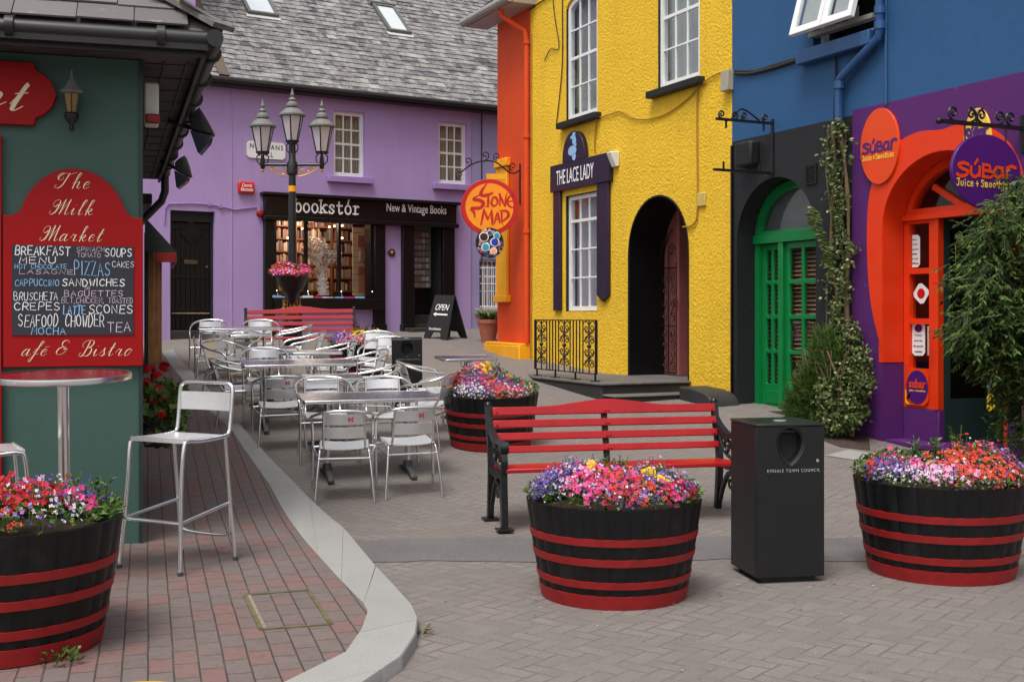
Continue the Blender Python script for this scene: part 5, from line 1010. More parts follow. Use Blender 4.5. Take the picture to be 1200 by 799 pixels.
tp_ = MB(); tp_.box(.03, .15, 11.2, 11.26, zp0, 2.85); tp_.box(.152, .23, 11.3, 11.36, zp0, 2.85); tp_.box(.232, .27, 11.42, 11.46, zp0+.1, 2.75); tp_.build('timber_shutter', 'wood', mm, bevel=.008); tb = MB(); tb.box(0.003, .06, 9.6, 11.1, zp0, 2.8); tb.build('dark_shutter', 'blackmat', mm)
lb = MB(); lb.box(.02, .12, .18, .50, 2.95, 3.22); lb.build('security_box', 'offwhite', mm, bevel=.015); lb = MB(); lb.box(.03, .125, .10, .175, 2.93, 2.99); lb.build('sensor', 'hoop', mm, bevel=.01)
for o_ in mm.children_recursive:                    # the side of the building is not quite square to its front
    if o_.type == 'MESH' and o_.name.split('.')[0] in ('soffit', 'soffit_joint', 'gutter', 'roof', 'roof_side', 'roof_deck', 'hip_tile', 'downpipe', 'wall', 'side_shop', 'flat_canopy'):
        for v in o_.data.vertices:
            if v.co.y > .31: v.co.x -= .030*(v.co.y-.31)
# ------------------------------------------------------------------ cursive and chalk lettering
CUR = {
'T': ([[(.02, .62), (-.02, .8), (.12, .96), (.4, .96), (.7, .93), (1.0, 1.03)], [(.62, .95), (.56, .6), (.48, .2), (.3, .0), (.08, .04), (.05, .16), (.14, .18)], [(.28, .93), (.1, .8), (.08, .58), (.22, .5), (.36, .6), (.34, .72)]], .95),
'h': ([[(.0, .3), (.2, .7), (.28, .95), (.2, 1.0), (.12, .8), (.1, .0)], [(.1, .22), (.24, .44), (.36, .4), (.34, .12), (.42, .0), (.56, .1)]], .55),
'e': ([[(.04, .2), (.26, .27), (.31, .4), (.2, .46), (.06, .32), (.06, .1), (.18, .0), (.40, .12)]], .42),
'M': ([[(.34, .66), (.2, .52), (.06, .6), (.04, .84), (.2, .98), (.38, .88), (.40, .55), (.34, .18), (.18, .0), (.02, .1), (.05, .22)], [(.36, .06), (.52, .6), (.66, 1.0)], [(.66, 1.0), (.66, .5), (.64, .04)], [(.64, .04), (.8, .55), (.96, 1.0)], [(.96, 1.0), (.95, .4), (.97, .06), (1.05, .0), (1.18, .12)]], 1.14),
'i': ([[(.0, .2), (.12, .44), (.10, .1), (.17, .0), (.32, .12)], [(.16, .62), (.18, .66)]], .32),
'l': ([[(.0, .25), (.2, .7), (.27, .95), (.2, 1.0), (.12, .8), (.1, .1), (.18, .0), (.32, .12)]], .32),
'k': ([[(.0, .25), (.2, .7), (.28, .95), (.2, 1.0), (.12, .8), (.1, .0)], [(.11, .2), (.26, .44), (.36, .36), (.26, .24), (.14, .22)], [(.2, .23), (.34, .0), (.50, .12)]], .5),
'a': ([[(.36, .38), (.22, .46), (.06, .28), (.08, .02), (.22, .04), (.36, .36)], [(.38, .45), (.35, .1), (.42, .0), (.58, .12)]], .56),
'r': ([[(.0, .2), (.12, .46), (.16, .40), (.30, .42)], [(.30, .42), (.26, .2), (.26, .05), (.34, .0), (.46, .1)]], .46),
't': ([[(.0, .2), (.2, .8), (.16, .7), (.1, .1), (.18, .0), (.34, .14)], [(.0, .52), (.30, .56)]], .34),
'f': ([[(.0, .2), (.3, .7), (.4, .95), (.32, 1.02), (.24, .85), (.16, .2), (.08, -.3), (-.02, -.42), (-.06, -.25), (.1, .0), (.36, .14)], [(.04, .44), (.34, .48)]], .36),
'B': ([[(.36, .95), (.33, .45), (.24, .04), (.08, .0), (.0, .12), (.08, .2)], [(.1, .55), (-.02, .75), (.14, .98), (.5, 1.02), (.64, .84), (.54, .6), (.34, .54)], [(.34, .54), (.62, .5), (.66, .2), (.5, .0), (.26, .06)]], .72),
's': ([[(.0, .16), (.2, .5)], [(.2, .5), (.22, .3), (.28, .14), (.18, .0), (.02, .06)], [(.24, .04), (.4, .12)]], .4),
'o': ([[(.22, .45), (.06, .3), (.07, .04), (.2, .0), (.34, .2), (.32, .42), (.2, .45)], [(.3, .4), (.44, .36)]], .42),
'&': ([[(.52, .82), (.42, .98), (.2, .94), (.14, .72), (.3, .54), (.44, .54)], [(.3, .54), (.08, .42), (.02, .16), (.18, .0), (.42, .06), (.56, .3), (.48, .44), (.38, .36), (.62, .38)]], .7),
'n': ([[(.0, .2), (.12, .45), (.1, .0)], [(.1, .25), (.26, .45), (.36, .36), (.34, .1), (.42, .0), (.56, .12)]], .55)}
CUR['é'] = (CUR['e'][0]+[[(.12, .6), (.36, .64)]], .42)
def script(mb, text, r, y, sp=.12, slant=.42, thin=.018, thick=.06):
    x = 0; st = []
    for ch in text:
        if ch == ' ': x += .4; continue
        g_, w = CUR[ch]
        for s_ in g_: st.append(cat([(x+p[0]+slant*p[1], p[1]) for p in s_], 5))
        x += w+sp
    X = [p.x for s_ in st for p in s_]; a, b_ = min(X), max(X); x0, x1, z0, z1 = r; kx, kz = (x1-x0)/(b_-a), z1-z0
    for s_ in st: mb.ribbon([(x0+(p.x-a)*kx, z0+p.y*kz) for p in s_], ('nib', thin*kz, thick*kz), y, .001)
BLK = {
'A': [[(0, 0), (.5, 1), (1, 0)], [(.2, .38), (.8, .38)]], 'B': [[(.05, 0), (.05, 1), (.6, 1), (.85, .8), (.6, .55), (.05, .53)], [(.6, .53), (.95, .3), (.7, 0), (.05, 0)]], 'C': [[(.95, .82), (.6, 1), (.2, .85), (.03, .5), (.2, .12), (.6, 0), (.97, .15)]],
'D': [[(.05, 0), (.05, 1), (.55, .98), (.95, .5), (.55, .02), (.05, 0)]], 'E': [[(.95, 1), (.05, 1), (.05, 0), (.97, 0)], [(.05, .52), (.8, .52)]], 'F': [[(.95, 1), (.05, 1), (.05, 0)], [(.05, .52), (.75, .52)]], 'G': [[(.95, .82), (.6, 1), (.2, .85), (.03, .5), (.2, .1), (.6, 0), (.95, .2), (.95, .42), (.6, .42)]],
'H': [[(.05, 0), (.05, 1)], [(.95, 0), (.95, 1)], [(.05, .52), (.95, .5)]], 'I': [[(.5, 0), (.5, 1)]], 'K': [[(.05, 0), (.05, 1)], [(.9, 1), (.08, .45), (.95, 0)]], 'L': [[(.05, 1), (.05, 0), (.95, 0)]], 'M': [[(.0, 0), (.12, 1), (.5, .35), (.88, 1), (1, 0)]], 'N': [[(.05, 0), (.05, 1), (.95, 0), (.95, 1)]],
'O': [[(.5, 1), (.12, .82), (.02, .5), (.12, .15), (.5, 0), (.88, .15), (.98, .5), (.88, .82), (.5, 1)]], 'P': [[(.05, 0), (.05, 1), (.65, 1), (.92, .75), (.65, .48), (.05, .46)]], 'R': [[(.05, 0), (.05, 1), (.65, 1), (.92, .75), (.65, .5), (.05, .48)], [(.45, .48), (.97, 0)]],
'S': [[(.92, .85), (.55, 1), (.12, .82), (.3, .56), (.75, .44), (.92, .2), (.5, 0), (.05, .15)]], 'T': [[(.5, 0), (.5, 1)], [(0, 1), (1, .98)]], 'U': [[(.05, 1), (.08, .2), (.5, 0), (.92, .2), (.95, 1)]], 'W': [[(0, 1), (.25, 0), (.5, .7), (.75, 0), (1, 1)]], 'Z': [[(.05, 1), (.95, 1), (.05, 0), (.97, 0)]], ',': [[(.5, .1), (.3, -.2)]], '.': [[(.4, 0), (.5, .06)]]}
def chalk(mb, text, r, y, w=.13, r_=random.Random(17)):
    x0, x1, z0, z1 = r; n = sum({' ': .5, 'I': .45, ',': .4, '.': .4}.get(c, 1.0) for c in text); cw = (x1-x0)/n; x = x0; h = z1-z0
    for ch in text:
        ww = {' ': .5, 'I': .45, ',': .4, '.': .4}.get(ch, 1.0)*cw
        if ch != ' ':
            dz = r_.uniform(-.05, .05)*h; hh = h*r_.uniform(.92, 1.04); gw = ww*.74; sl__ = r_.uniform(-.05, .12)*h
            for s_ in BLK[ch]:
                k = 4 if ch in 'BCDGOPRSU' else 1
                P = cat(s_, k) if k > 1 else [Vector(p) for p in s_]
                mb.ribbon([(x+ww*.1+p.x*gw+p.y*sl__, z0+dz+p.y*hh) for p in P], w*h*r_.uniform(.85, 1.15), y, .0005+.0004*r_.random())
        x += ww
DB = -.055
mb_ = thing('menu_board', 'tall red arched cafe menu board with chalkboard of dishes on green wall', 'sign', LW.m)
q0 = LR(3.5, 253, 167.5, 429.5, DB); bx0, bx1, bz0 = q0[0], q0[1], LW.Z(85, 429.5, DB); bzs = LW.Z(85, 254, DB); bzt = LW.Z(85, 197.5, DB); bc = (bx0+bx1)/2; bw = (bx1-bx0)/2
P = [(bx0, bz0), (bx1, bz0), (bx1, bzs)]; rt_ = [(1.0, 0), (.86, .02), (.77, .10), (.72, .24), (.66, .42), (.56, .62), (.42, .80), (.24, .94), (0, 1.0)]
rt_ = [(p.x, p.y) for p in cat(rt_, 4)]
P += [(bc+bw*a, bzs+(bzt-bzs)*c) for a, c in rt_[1:]]+[(bc-bw*a, bzs+(bzt-bzs)*c) for a, c in rt_[::-1][1:]]
MB().prism(P, DB, -.003).build('board', 'red', mb_, bevel=.004)
cb0 = (LW.X(14, DB), LW.X(156.5, DB), LW.Z(85, 392.5, DB), LW.Z(85, 288, DB)); chb = MB().box(cb0[0], cb0[1], DB-.008, DB-.001, cb0[2], cb0[3]).build('chalkboard', 'slateboard', mb_)
def cr2(x0, y0, x1, y1, s_=4.994, oy=280): u0, v0, u1, v1 = x0/s_, oy+y0/s_, x1/s_, oy+y1/s_; um = (u0+u1)/2; return LW.X(u0, DB), LW.X(u1, DB), LW.Z(um, v1, DB), LW.Z(um, v0, DB)
W_, B_, K_ = 'chalkw', 'chalkb', 'chalkp'
for t, bx, m, w in (('BREAKFAST', (85, 45, 415, 95), W_, .15), ('MENU', (108, 105, 335, 142), W_, .17), ('HOT CHOCOLATE', (85, 148, 395, 175), B_, .15), ('LASAGNE', (108, 180, 436, 206), K_, .13), ('SPINACH', (445, 48, 615, 75), K_, .11), ('TOMATO', (450, 82, 592, 108), K_, .11), ('SOUPS', (612, 58, 775, 105), W_, .14), ('PIZZAS', (432, 135, 650, 215), B_, .075), ('CAKES', (655, 132, 788, 166), W_, .12), ('CAPPUCCINO', (85, 237, 350, 275), B_, .13), ('SANDWICHES', (360, 234, 735, 275), W_, .17), ('OR', (495, 279, 530, 298), K_, .13), ('BAGUETTES', (372, 302, 726, 336), K_, .13), ('BLT,CHICKEN, TOASTED', (358, 344, 780, 376), K_, .10), ('BRUSCHETA', (80, 312, 342, 358), W_, .11), ('CREPES', (80, 372, 358, 416), W_, .15), ('LATTE', (368, 390, 504, 440), B_, .13), ('SCONES', (515, 384, 783, 434), W_, .13), ('SEAFOOD CHOWDER', (105, 442, 615, 512), W_, .085), ('TEA', (625, 487, 770, 542), K_, .10), ('MOCHA', (180, 518, 390, 558), B_, .13)):
    n_ = len(t); x_ = 0
    for wd in t.split(' '):
        k0, k1 = x_/n_, (x_+len(wd))/n_; x_ += len(wd)+1
        q = MB(); chalk(q, wd, cr2(bx[0]+(bx[2]-bx[0])*k0, bx[1], bx[0]+(bx[2]-bx[0])*k1, bx[3]), DB-.0085, w*.72); q.build('chalk_word', m, chb, smooth=0)
c_ = MB()
for t, bx, oy, s_ in (('The', (425, 152, 700, 272), 180, 6.656), ('Milk', (385, 362, 740, 478), 180, 6.656), ('Market', (310, 566, 812, 684), 180, 6.656), ('afé', (128, 600, 290, 682), 280, 4.994), ('&', (330, 592, 405, 676), 280, 4.994), ('Bistro', (462, 594, 776, 684), 280, 4.994)): script(c_, t, cr2(*bx, s_, oy), DB-.0015)
c_.build('lettering', 'cream', mb_, smooth=0)
ns = thing('name_sign', 'red scroll-ended sign with cream cursive lettering under the green building eaves', 'sign', LW.m); nx1 = LW.X(66.5, DB); nz = [LW.Z(40, v, DB) for v in (147, 73.5)]; nh = nz[1]-nz[0]; nx0 = nx1-2.0
e1 = [(nx1-.14, nz[0]), (nx1-.13, nz[0]+nh*.12), (nx1-.085, nz[0]+nh*.17), (nx1-.03, nz[0]+nh*.30), (nx1, nz[0]+nh*.5), (nx1-.03, nz[0]+nh*.70), (nx1-.085, nz[0]+nh*.83), (nx1-.13, nz[0]+nh*.88), (nx1-.14, nz[1])]; mir_ = [(nx0+nx1-x, z) for x, z in e1][::-1]
MB().prism([(p[0], p[1]) for p in e1]+mir_, DB, -.003).build('board', 'red', ns, bevel=.004)
c_ = MB(); script(c_, 't', (LW.X(12, DB), LW.X(34, DB), LW.Z(22, 130, DB), LW.Z(22, 92, DB)), DB-.0015, thin=.03, thick=.13); z0, z1 = LW.Z(2, 124, DB), LW.Z(2, 88, DB); script(c_, 'n', (LW.X(-22, DB), LW.X(7, DB), z0, z1), DB-.0015, thin=.03, thick=.10); c_.build('lettering', 'cream', ns, smooth=0)
wl = facade_thing(LW, 'wall_lantern', 'black wall lantern with amber glass under the green building eaves', 'lantern', 84, 118, -.14); wl.matrix_world = wl.matrix_world @ Matrix.Scale(.92, 4)
q = MB(); q.lathe([(.005, .22), (.012, .16), (.03, .13), (.045, .10), (.085, .065), (.092, .05), (.06, .045)], n=6); q.build('cap', 'lamphead', wl, smooth=20); q = MB(); q.lathe([(.035, -.085), (.058, .045)], n=6); q.build('glass', 'amberglass', wl, smooth=10)
q = MB(); q.lathe([(.01, -.22), (.02, -.20), (.012, -.18), (.03, -.155), (.05, -.12), (.052, -.10), (.038, -.087)], n=12)
for i in range(6): a = 2*pi*(i+.5)/6; q.tube([(.037*cos(a), .037*sin(a), -.086), (.06*cos(a), .06*sin(a), .046)], .006, 4)
q.tube(cat([(0, 0, -.16), (0, .06, -.17), (0, .12, -.1), (0, .135, 0)], 5), .014, 6); q.box(-.03, .03, .125, .138, -.12, .1); q.build('bracket', 'cast', wl)
for lab, pos, sc__, rl_ in (('larger black floodlight angled down from the cafe gutter, nearer the camera', (-2.75, 10.6, 3.23), 1.0, 0), ('smaller black floodlight below and behind the other one on the cafe gutter', (-3.69, 13.4, 3.20), .93, 12)):
    t = thing('floodlight', lab, 'floodlight', Matrix.Translation(pos) @ Matrix.Rotation(radians(8), 4, 'Z') @ Matrix.Rotation(radians(rl_), 4, 'Y') @ Matrix.Scale(sc__, 4), 'floodlights on the cafe gutter')
    q = MB(); q.prism([(-.088, .0085), (.09, -.034), (.107, -.017), (.05, .10), (-.012, .204), (-.06, .16), (-.105, .10)], -.10, .10); q.build('housing', 'blackmat', t, bevel=.008)
    q = MB(); q.prism([(-.095, .0), (.088, -.042), (.07, -.10), (.03, -.15), (-.012, -.20), (-.03, -.19)], -.09, .09); q.build('lens_guard', paint('dark_lamp_glass', S(60, 64, 72), .12), t, bevel=.005)
    q = MB(); q.tube([(-.08, 0, .03), (-.15, 0, .05), (-.29, 0, .09)], .020, 6); q.build('arm', 'blackmat', t)
# ================================================================== street furniture
def barrel(label, mt, s_=1.0, grp='half barrel flower tubs'):
    t = thing('barrel_planter', label, 'planter', mt @ Matrix.Scale(s_, 4), grp); rb_, rt2, h = .412, .505, .553; n = 26
    rad = lambda z: rb_+(rt2-rb_)*z/h+.005*sin(pi*min(1, z/h))
    b = MB(); V = []; zs_ = [0, .1, .2, .3, .4, .5, .553]; k = n*4
    for z in zs_:
        for i in range(k): a = 2*pi*i/k; r = rad(z)-(.009 if i % 4 == 0 else 0); V.append((r*cos(a), r*sin(a), z))
    for r in (rt2-.035,):
        for z in (h, h-.10): V += [(r*cos(2*pi*i/k), r*sin(2*pi*i/k), z) for i in range(k)]
    m = len(zs_)+2; b.add(V, [(j*k+i, j*k+(i+1) % k, (j+1)*k+(i+1) % k, (j+1)*k+i) for j in range(m-1) for i in range(k)]); b.build('barrel', 'barrel', t, smooth=25)
    for i, (z0, z1) in enumerate(((.0, .078), (.114, .156), (.240, .283), (.352, .395))):
        q = MB(); q.lathe([(rad(z0)-.004, z0), (rad(z0)+.005, z0+.002), (rad(z1)+.005, z1-.002), (rad(z1)-.004, z1)], n=56, cap=False); q.build('hoop', 'hoop', t)
    MB().lathe([(.001, h-.075), (rt2-.036, h-.08)], n=32, cap=False).build('soil', 'soil', t); return t
BAR = [('black half barrel with red hoops in the middle foreground, before the red bench', gm(719, 6.9), 1.0), ('black half barrel with red hoops at the right edge, full of coral flowers', gm(1102, 7.5), 1.05), ('black half barrel cut by left edge, on the clay pavement', gm(4, 5.6, 0, KH), 1.06), ('black half barrel with red hoops behind the left end of red bench', gm(575, 12.45), .99), ('distant black half barrel between the far bench and the small bin', gm(420, 17.3), .86)]
for lab, mt, s_ in BAR: barrel(lab, mt, s_)
# benches
def bench(label, mt, L, far=False):
    t = thing('park_bench', label, 'bench', mt, 'red slatted benches with iron ends'); hm = L/2; wm = 'benchfar' if far else 'bench'
    for sx__ in (-hm, hm):
        q = MB()
        def fl(pts, w=.05, th=.035):
            P = cat(pts, 5)
            for a, b_ in zip(P, P[1:]): q.bar((sx__, a.x, a.y), (sx__, b_.x+(b_.x-a.x)*.15, b_.y+(b_.y-a.y)*.15), w, th, (0, 1, 0) if abs(b_.x-a.x) < abs(b_.y-a.y) else (0, 0, 1))
        fl([(.24, 0), (.215, .22), (.20, .42), (.235, .58), (.29, .76), (.315, .87)], .048, .05); fl([(-.25, 0), (-.235, .2), (-.215, .42)], .048, .055); fl([(-.22, .40), (0, .385), (.21, .40)], .045, .05)
        fl([(.275, .74), (.16, .675), (.02, .63), (-.12, .635), (-.20, .60)], .052, .04); fl([(-.235, .42), (-.245, .5), (-.215, .58)], .045, .045)
        q.tube([(sx__-.03, -.225, .605), (sx__+.03, -.225, .605)], .047, 12)
        q.box(sx__-.06, sx__+.06, -.31, -.19, 0, .014); q.box(sx__-.06, sx__+.06, .18, .30, 0, .014); q.sphere((sx__, .318, .88), .03, 6)
        fl([(-.225, .02), (-.16, .22), (-.02, .34), (.12, .22), (.22, .03)], .03, .03)
        def cv(pts, r=.013): q.tube([(sx__, p[0], p[1]) for p in pts], r, 6)
        cv(spiral(-.1, .53, .07, 1.3, 0, 20)); cv(spiral(.05, .53, .075, 1.3, pi, 20, -1)); cv(cat([(-.2, .44), (-.05, .45), (.1, .5), (.2, .62)], 5), .014); cv(cat([(-.15, .58), (0, .58), (.12, .6), (.22, .7)], 5), .012); cv(spiral(-.02, .26, .07, 1.2, pi/2, 18), .010)
        q.build('end_frame', 'cast', t, smooth=30)
    def hump(x): 
        a = max(0, 1-abs(x)/(hm*.58)); return .052*(3*a*a-2*a**3)
    sl4 = [(.80, .865), (.705, .765), (.61, .668), (.515, .568)]; n = 24
    for i, (z0, z1) in enumerate(sl4):
        c = lambda z: .20+(z-.46)*.27-.026
        q = MB(); xs = [-hm+.02+(2*hm-.04)*k/n for k in range(n+1)]; top = [(x, z1+(hump(x) if i == 0 else 0)) for x in xs]; poly = [(xs[0], z0), (xs[-1], z0)]+top[::-1]
        mt_ = Matrix.Translation((0, c(z0), z0)) @ Matrix.Rotation(radians(-14), 4, 'X') @ Matrix.Translation((0, 0, -z0)); q.prism(poly, -.035, -.008, mt_); q.build('back_slat', wm, t, smooth=25, bevel=.006)
    for i in range(4):
        y = -.265+i*.115; q = MB(); q.box(-hm+.01, hm-.01, y, y+.10, .42+(.012 if i == 0 else 0)*0-.006*i, .452-.006*i); q.build('seat_slat', wm, t, bevel=.008)
    q = MB(); q.bar((0, .21, .36), (0, .315, .83), .05, .012, (0, 1, 0)); q.bar((0, -.2, .405), (0, .2, .39), .05, .014); q.bar((0, .20, .36), (0, .20, .40), .05, .02); q.build('centre_strap', 'cast', t)
    if not far:
        q = MB()
        for z0, z1 in sl4:
            for x in (-hm+.05, -.012, .012, hm-.05): zz = (z0+z1)/2; y = .20+(zz-.46)*.27-.062; q.sphere((x, y, zz), .011, 4)
        q.build('bolts', wm, t)
    return t
pL, pR = hit(572, 606), hit(846, 598)
bc_ = (pL+pR)/2; ang = radians(13.5); bmx = Matrix.Translation((bc_.x, bc_.y, gz(9.4))) @ Matrix.Rotation(ang, 4, 'Z') @ Matrix.Translation((0, -.24, 0)); Lb = (pR-pL).length
bench('red slatted bench with black iron ends in the foreground behind the middle barrel', bmx, Lb)
bench('faded red bench far back under the street lamp before the bookshop', gm(354, 19.2, 14), 1.74, True)
# bins
def bin_(label, mt, s_=1.0):
    t = thing('litter_bin', label, 'litter bin', mt @ Matrix.Scale(s_, 4), 'square black council litter bins'); w, h = .215, .955
    cz, rz, rx = .78, .135, .085
    cz = .815; tear = [(.095*sin(2*pi*i/40)*abs(sin(pi*i/40))**.55, cz+.005-.112*cos(2*pi*i/40)) for i in range(1, 40)]
    q = MB(); q.plate(rect(-w, w, .035, h-.02), [tear if sum(tear[i][0]*tear[(i+1) % 39][1]-tear[(i+1) % 39][0]*tear[i][1] for i in range(39)) < 0 else tear[::-1]], -w, -w+.02); q.build('front_door', 'bin', t, bevel=.004)
    q = MB(); q.box(-w, -w+.02, -w+.024, w, .035, h-.02); q.box(w-.02, w, -w+.024, w, .035, h-.02); q.box(-w+.021, w-.021, w-.02, w, .035, h-.02); q.box(-w+.021, w-.021, -w+.03, w-.021, .2, .22); q.box(-w+.021, w-.021, -w+.03, w-.021, h-.06, h-.04); q.build('casing', 'bin', t, bevel=.004)
    MB().box(-w-.004, w+.004, -w-.004, w+.004, h-.018, h).build('lid', paint('bin_lid', S(30, 34, 32), .3, var=.25, vscale=9), t, bevel=.006); MB().box(-w+.04, w-.04, -w+.04, w-.04, 0, .033).build('plinth', 'blackmat', t)
    q = MB(); k = 39; P = []
    for s__, y in ((1.0, -w-.002), (1.10, -w-.006), (1.10, -w+.004), (.93, -w+.012), (.86, -w+.06)):
        P += [(x*s__, y, cz+(z-cz)*s__) for x, z in tear]
    q.add(P, [(j*k+i, j*k+(i+1) % k, (j+1)*k+(i+1) % k, (j+1)*k+i) for j in range(4) for i in range(k)]); orim = q.build('opening_rim', paint('bin_rim', S(30, 30, 32), .3), t, smooth=50); MB().prism([(x*.858, cz+(z-cz)*.858) for x, z in tear], -w+.062, -w+.064).build('dark_chute', 'void', orim)
    MB().lathe([(.04, h+.001), (.04, h+.006), (.001, h+.007)], (0, -.05, 0), 16).build('ash_plate', 'greyplastic', t)
    bfont('KINSALE TOWN COUNCIL', t, (-.15, .185, .664, .682), -w-.001, 'greyletter', space=1.3, bold=-.012)
    MB().tube([(.17, -w+.001, .73), (.17, -w-.006, .73)], .009, 8).build('lock', 'greyplastic', t); return t
P0 = hit(887, 684.5); th = radians(10.5); bin_('square black litter bin with teardrop opening by the right end of red bench', Matrix.Translation((P0.x, P0.y, P0.z)) @ Matrix.Rotation(th, 4, 'Z') @ Matrix.Translation((.215, .215, 0)))
bin_('distant square black litter bin behind the cafe chairs', gm(477, 14.9, 6), .87)
# aluminium cafe furniture
def chair(label, mt):
    t = thing('cafe_chair', label, 'chair', mt, 'aluminium cafe armchairs')
    pts = [(-.275, .245, 0), (-.27, .225, .25), (-.268, .21, .50), (-.272, .19, .60), (-.278, .11, .655), (-.275, -.06, .685), (-.262, -.20, .72), (-.20, -.30, .755), (-.10, -.335, .775), (0, -.345, .78)]
    full = pts+[(-x, y, z) for x, y, z in pts[::-1][1:]]; q = MB(); q.tube(cat(full, 4), .0125, 8); q.build('arm_frame', 'alu', t, smooth=60)
    for s_ in (-1, 1):
        q = MB(); q.tube(cat([(s_*.245, -.285, 0), (s_*.222, -.245, .25), (s_*.205, -.205, .405), (s_*.20, -.17, .432), (s_*.20, .0, .437), (s_*.20, .205, .445)], 4), .0115, 7); q.build('leg', 'alu', t, smooth=60)
        q = MB(); q.tube(cat([(s_*.172, -.10, .43), (s_*.172, -.19, .45), (s_*.170, -.245, .54), (s_*.166, -.31, .75)], 4), .0105, 7); q.build('back_upright', 'alu', t, smooth=60)
    q = MB(); q.tube([(-.215, -.225, .37), (.215, -.225, .37)], .010, 6); q.tube([(-.268, .215, .40), (.268, .215, .40)], .010, 6)
    for s_ in (-1, 1): q.tube([(s_*.213, -.22, .37), (s_*.268, .215, .40)], .009, 6)
    q.build('stretcher', 'alu', t, smooth=60)
    def slat(w, y0, z0, y1, z1, bow, name, th=.005):
        q = MB(); n = 10; V = []
        for i in range(n+1):
            x = -w+2*w*i/n; b_ = bow*(1-(x/w)**2); d = Vector((0, y1-y0, z1-z0)).normalized(); nn = Vector((0, -d.z, d.y))
            for (yy, zz) in ((y0, z0), (y1, z1)):
                for o in (0, th): p = Vector((x, yy, zz))+nn*o; V.append((p.x, p.y-(b_ if name == 'back_slat' else 0), p.z-(b_ if name != 'back_slat' else 0)))
        q.add(V, [f for i in range(n) for f in ((i*4, i*4+4, i*4+6, i*4+2), (i*4+1, i*4+3, i*4+7, i*4+5), (i*4, i*4+1, i*4+5, i*4+4), (i*4+2, i*4+6, i*4+7, i*4+3))]+[(0, 2, 3, 1), (n*4, n*4+1, n*4+3, n*4+2)]); return q.build(name, 'aluslat', t, smooth=40)
    for i in range(4): y = -.185+i*.103; slat(.20, y, .449, y+.086, .452, .016, 'seat_slat')
    slat(.168, -.252, .545, -.273, .64, .035, 'back_slat'); bs_ = slat(.168, -.279, .662, -.303, .752, .035, 'back_slat')
    q = MB(); c = Vector((.055, -.335, .708))
    for a in (35, 145, 215, 325): d = Vector((cos(radians(a)), 0, sin(radians(a)))); n_ = Vector((-d.z, 0, d.x)); q.add([c, c+d*.018+n_*.008, c+d*.030, c+d*.018-n_*.008], [(0, 1, 2, 3)])
    q.build('red_motif', 'smred', bs_, smooth=0); return t
CH = [(404, 10.12, 8, 'silver cafe chair, front left of the nearest table, seat turned outwards'), (478, 10.32, 16, 'silver cafe chair, front right of the nearest table, its back to the camera'), (382, 11.72, 196, 'silver cafe chair across the nearest table, left one, facing camera'), (453, 11.72, 193, 'silver cafe chair across the nearest table, right one, facing camera'),
 (497, 12.35, 70, 'silver cafe chair at the right end behind the nearest table'), (503, 13.15, -70, 'silver cafe chair just left of the flower barrel, turned right'), (329, 12.3, 15, 'silver cafe chair with its back to camera before second long table'), (432, 12.75, 100, 'silver cafe chair facing left between the small table and the bin'),
 (312, 14.0, 196, 'silver cafe chair behind second long table, facing camera, near left'), (420, 13.95, 110, 'silver cafe chair turned left, behind the right end of second long table'), (386, 15.0, 105, 'silver cafe chair with sloping arms turned left, before the far barrel'), (352, 16.1, 108, 'silver cafe chair turned left, nearest the faded red bench'),
 (271, 15.05, -120, 'silver cafe chair left of the small dark tables, white slats facing camera'), (252, 16.5, 12, 'silver cafe chair at left end before the farthest table, back to camera'), (246, 17.95, 190, 'silver cafe chair behind the left end of the farthest table'), (306, 17.95, 194, 'silver cafe chair behind right half of the farthest table'), (436, 16.0, 172, 'silver cafe chair facing camera left of the distant bin, rear one'), (449, 15.35, 168, 'silver cafe chair facing camera right beside the distant bin, front one'), (278, 16.0, 165, 'silver cafe chair facing camera between the farthest and small tables'), (284, 13.35, -78, 'silver cafe chair at the left end of the second long table, turned right'), (338, 17.2, 100, 'silver cafe chair at the right end of the farthest table, turned left')]
c0 = None
for u, Y, yaw, lab in CH:
    mt = gm(u, Y, yaw)
    if c0 is None: c0 = chair(lab, mt)
    else: c = copy_tree(c0, mt); c['label'] = lab
def table(label, mt, w, d, two, h=.735):
    t = thing('cafe_table', label, 'table', mt, 'steel-topped cafe tables'); q = MB(); q.box(-w/2+.012, w/2-.012, -d/2+.012, d/2-.012, h-.028, h-.002); q.build('tabletop', 'steeltop', t, bevel=.006)
    q = MB(); q.plate([(-w/2+.02, -d/2), (w/2-.02, -d/2), (w/2, -d/2+.02), (w/2, d/2-.02), (w/2-.02, d/2), (-w/2+.02, d/2), (-w/2, d/2-.02), (-w/2, -d/2+.02)], [rect(-w/2+.0125, w/2-.0125, -d/2+.0125, d/2-.0125)[::-1]], 0, .03); q.build('rim', 'alu', t, Matrix.Translation((0, 0, h)) @ Matrix.Rotation(-pi/2, 4, 'X'), bevel=.004)
    for x in ((-w*.3, w*.3) if two else (0,)):
        q = MB(); q.tube([(x, 0, .06), (x, 0, h-.03)], .025, 10); q.bar((x, -d*.35, h-.04), (x, d*.35, h-.04), .05, .02); q.build('pedestal', 'alu', t)
        q = MB(); q.lathe([(.05, .05), (.04, .12), (.03, .13)], (x, 0, 0), 12)
        for a in ((90, 270) if two else (45, 135, 225, 315)): q.bar((x, 0, .075), (x+.31*cos(radians(a)), .31*sin(radians(a)), .02), .055, .035); q.box(x+.31*cos(radians(a))-.03, x+.31*cos(radians(a))+.03, .31*sin(radians(a))-.03, .31*sin(radians(a))+.03, 0, .03)
        q.build('base', 'greyfoot', t, bevel=.006)
    return t
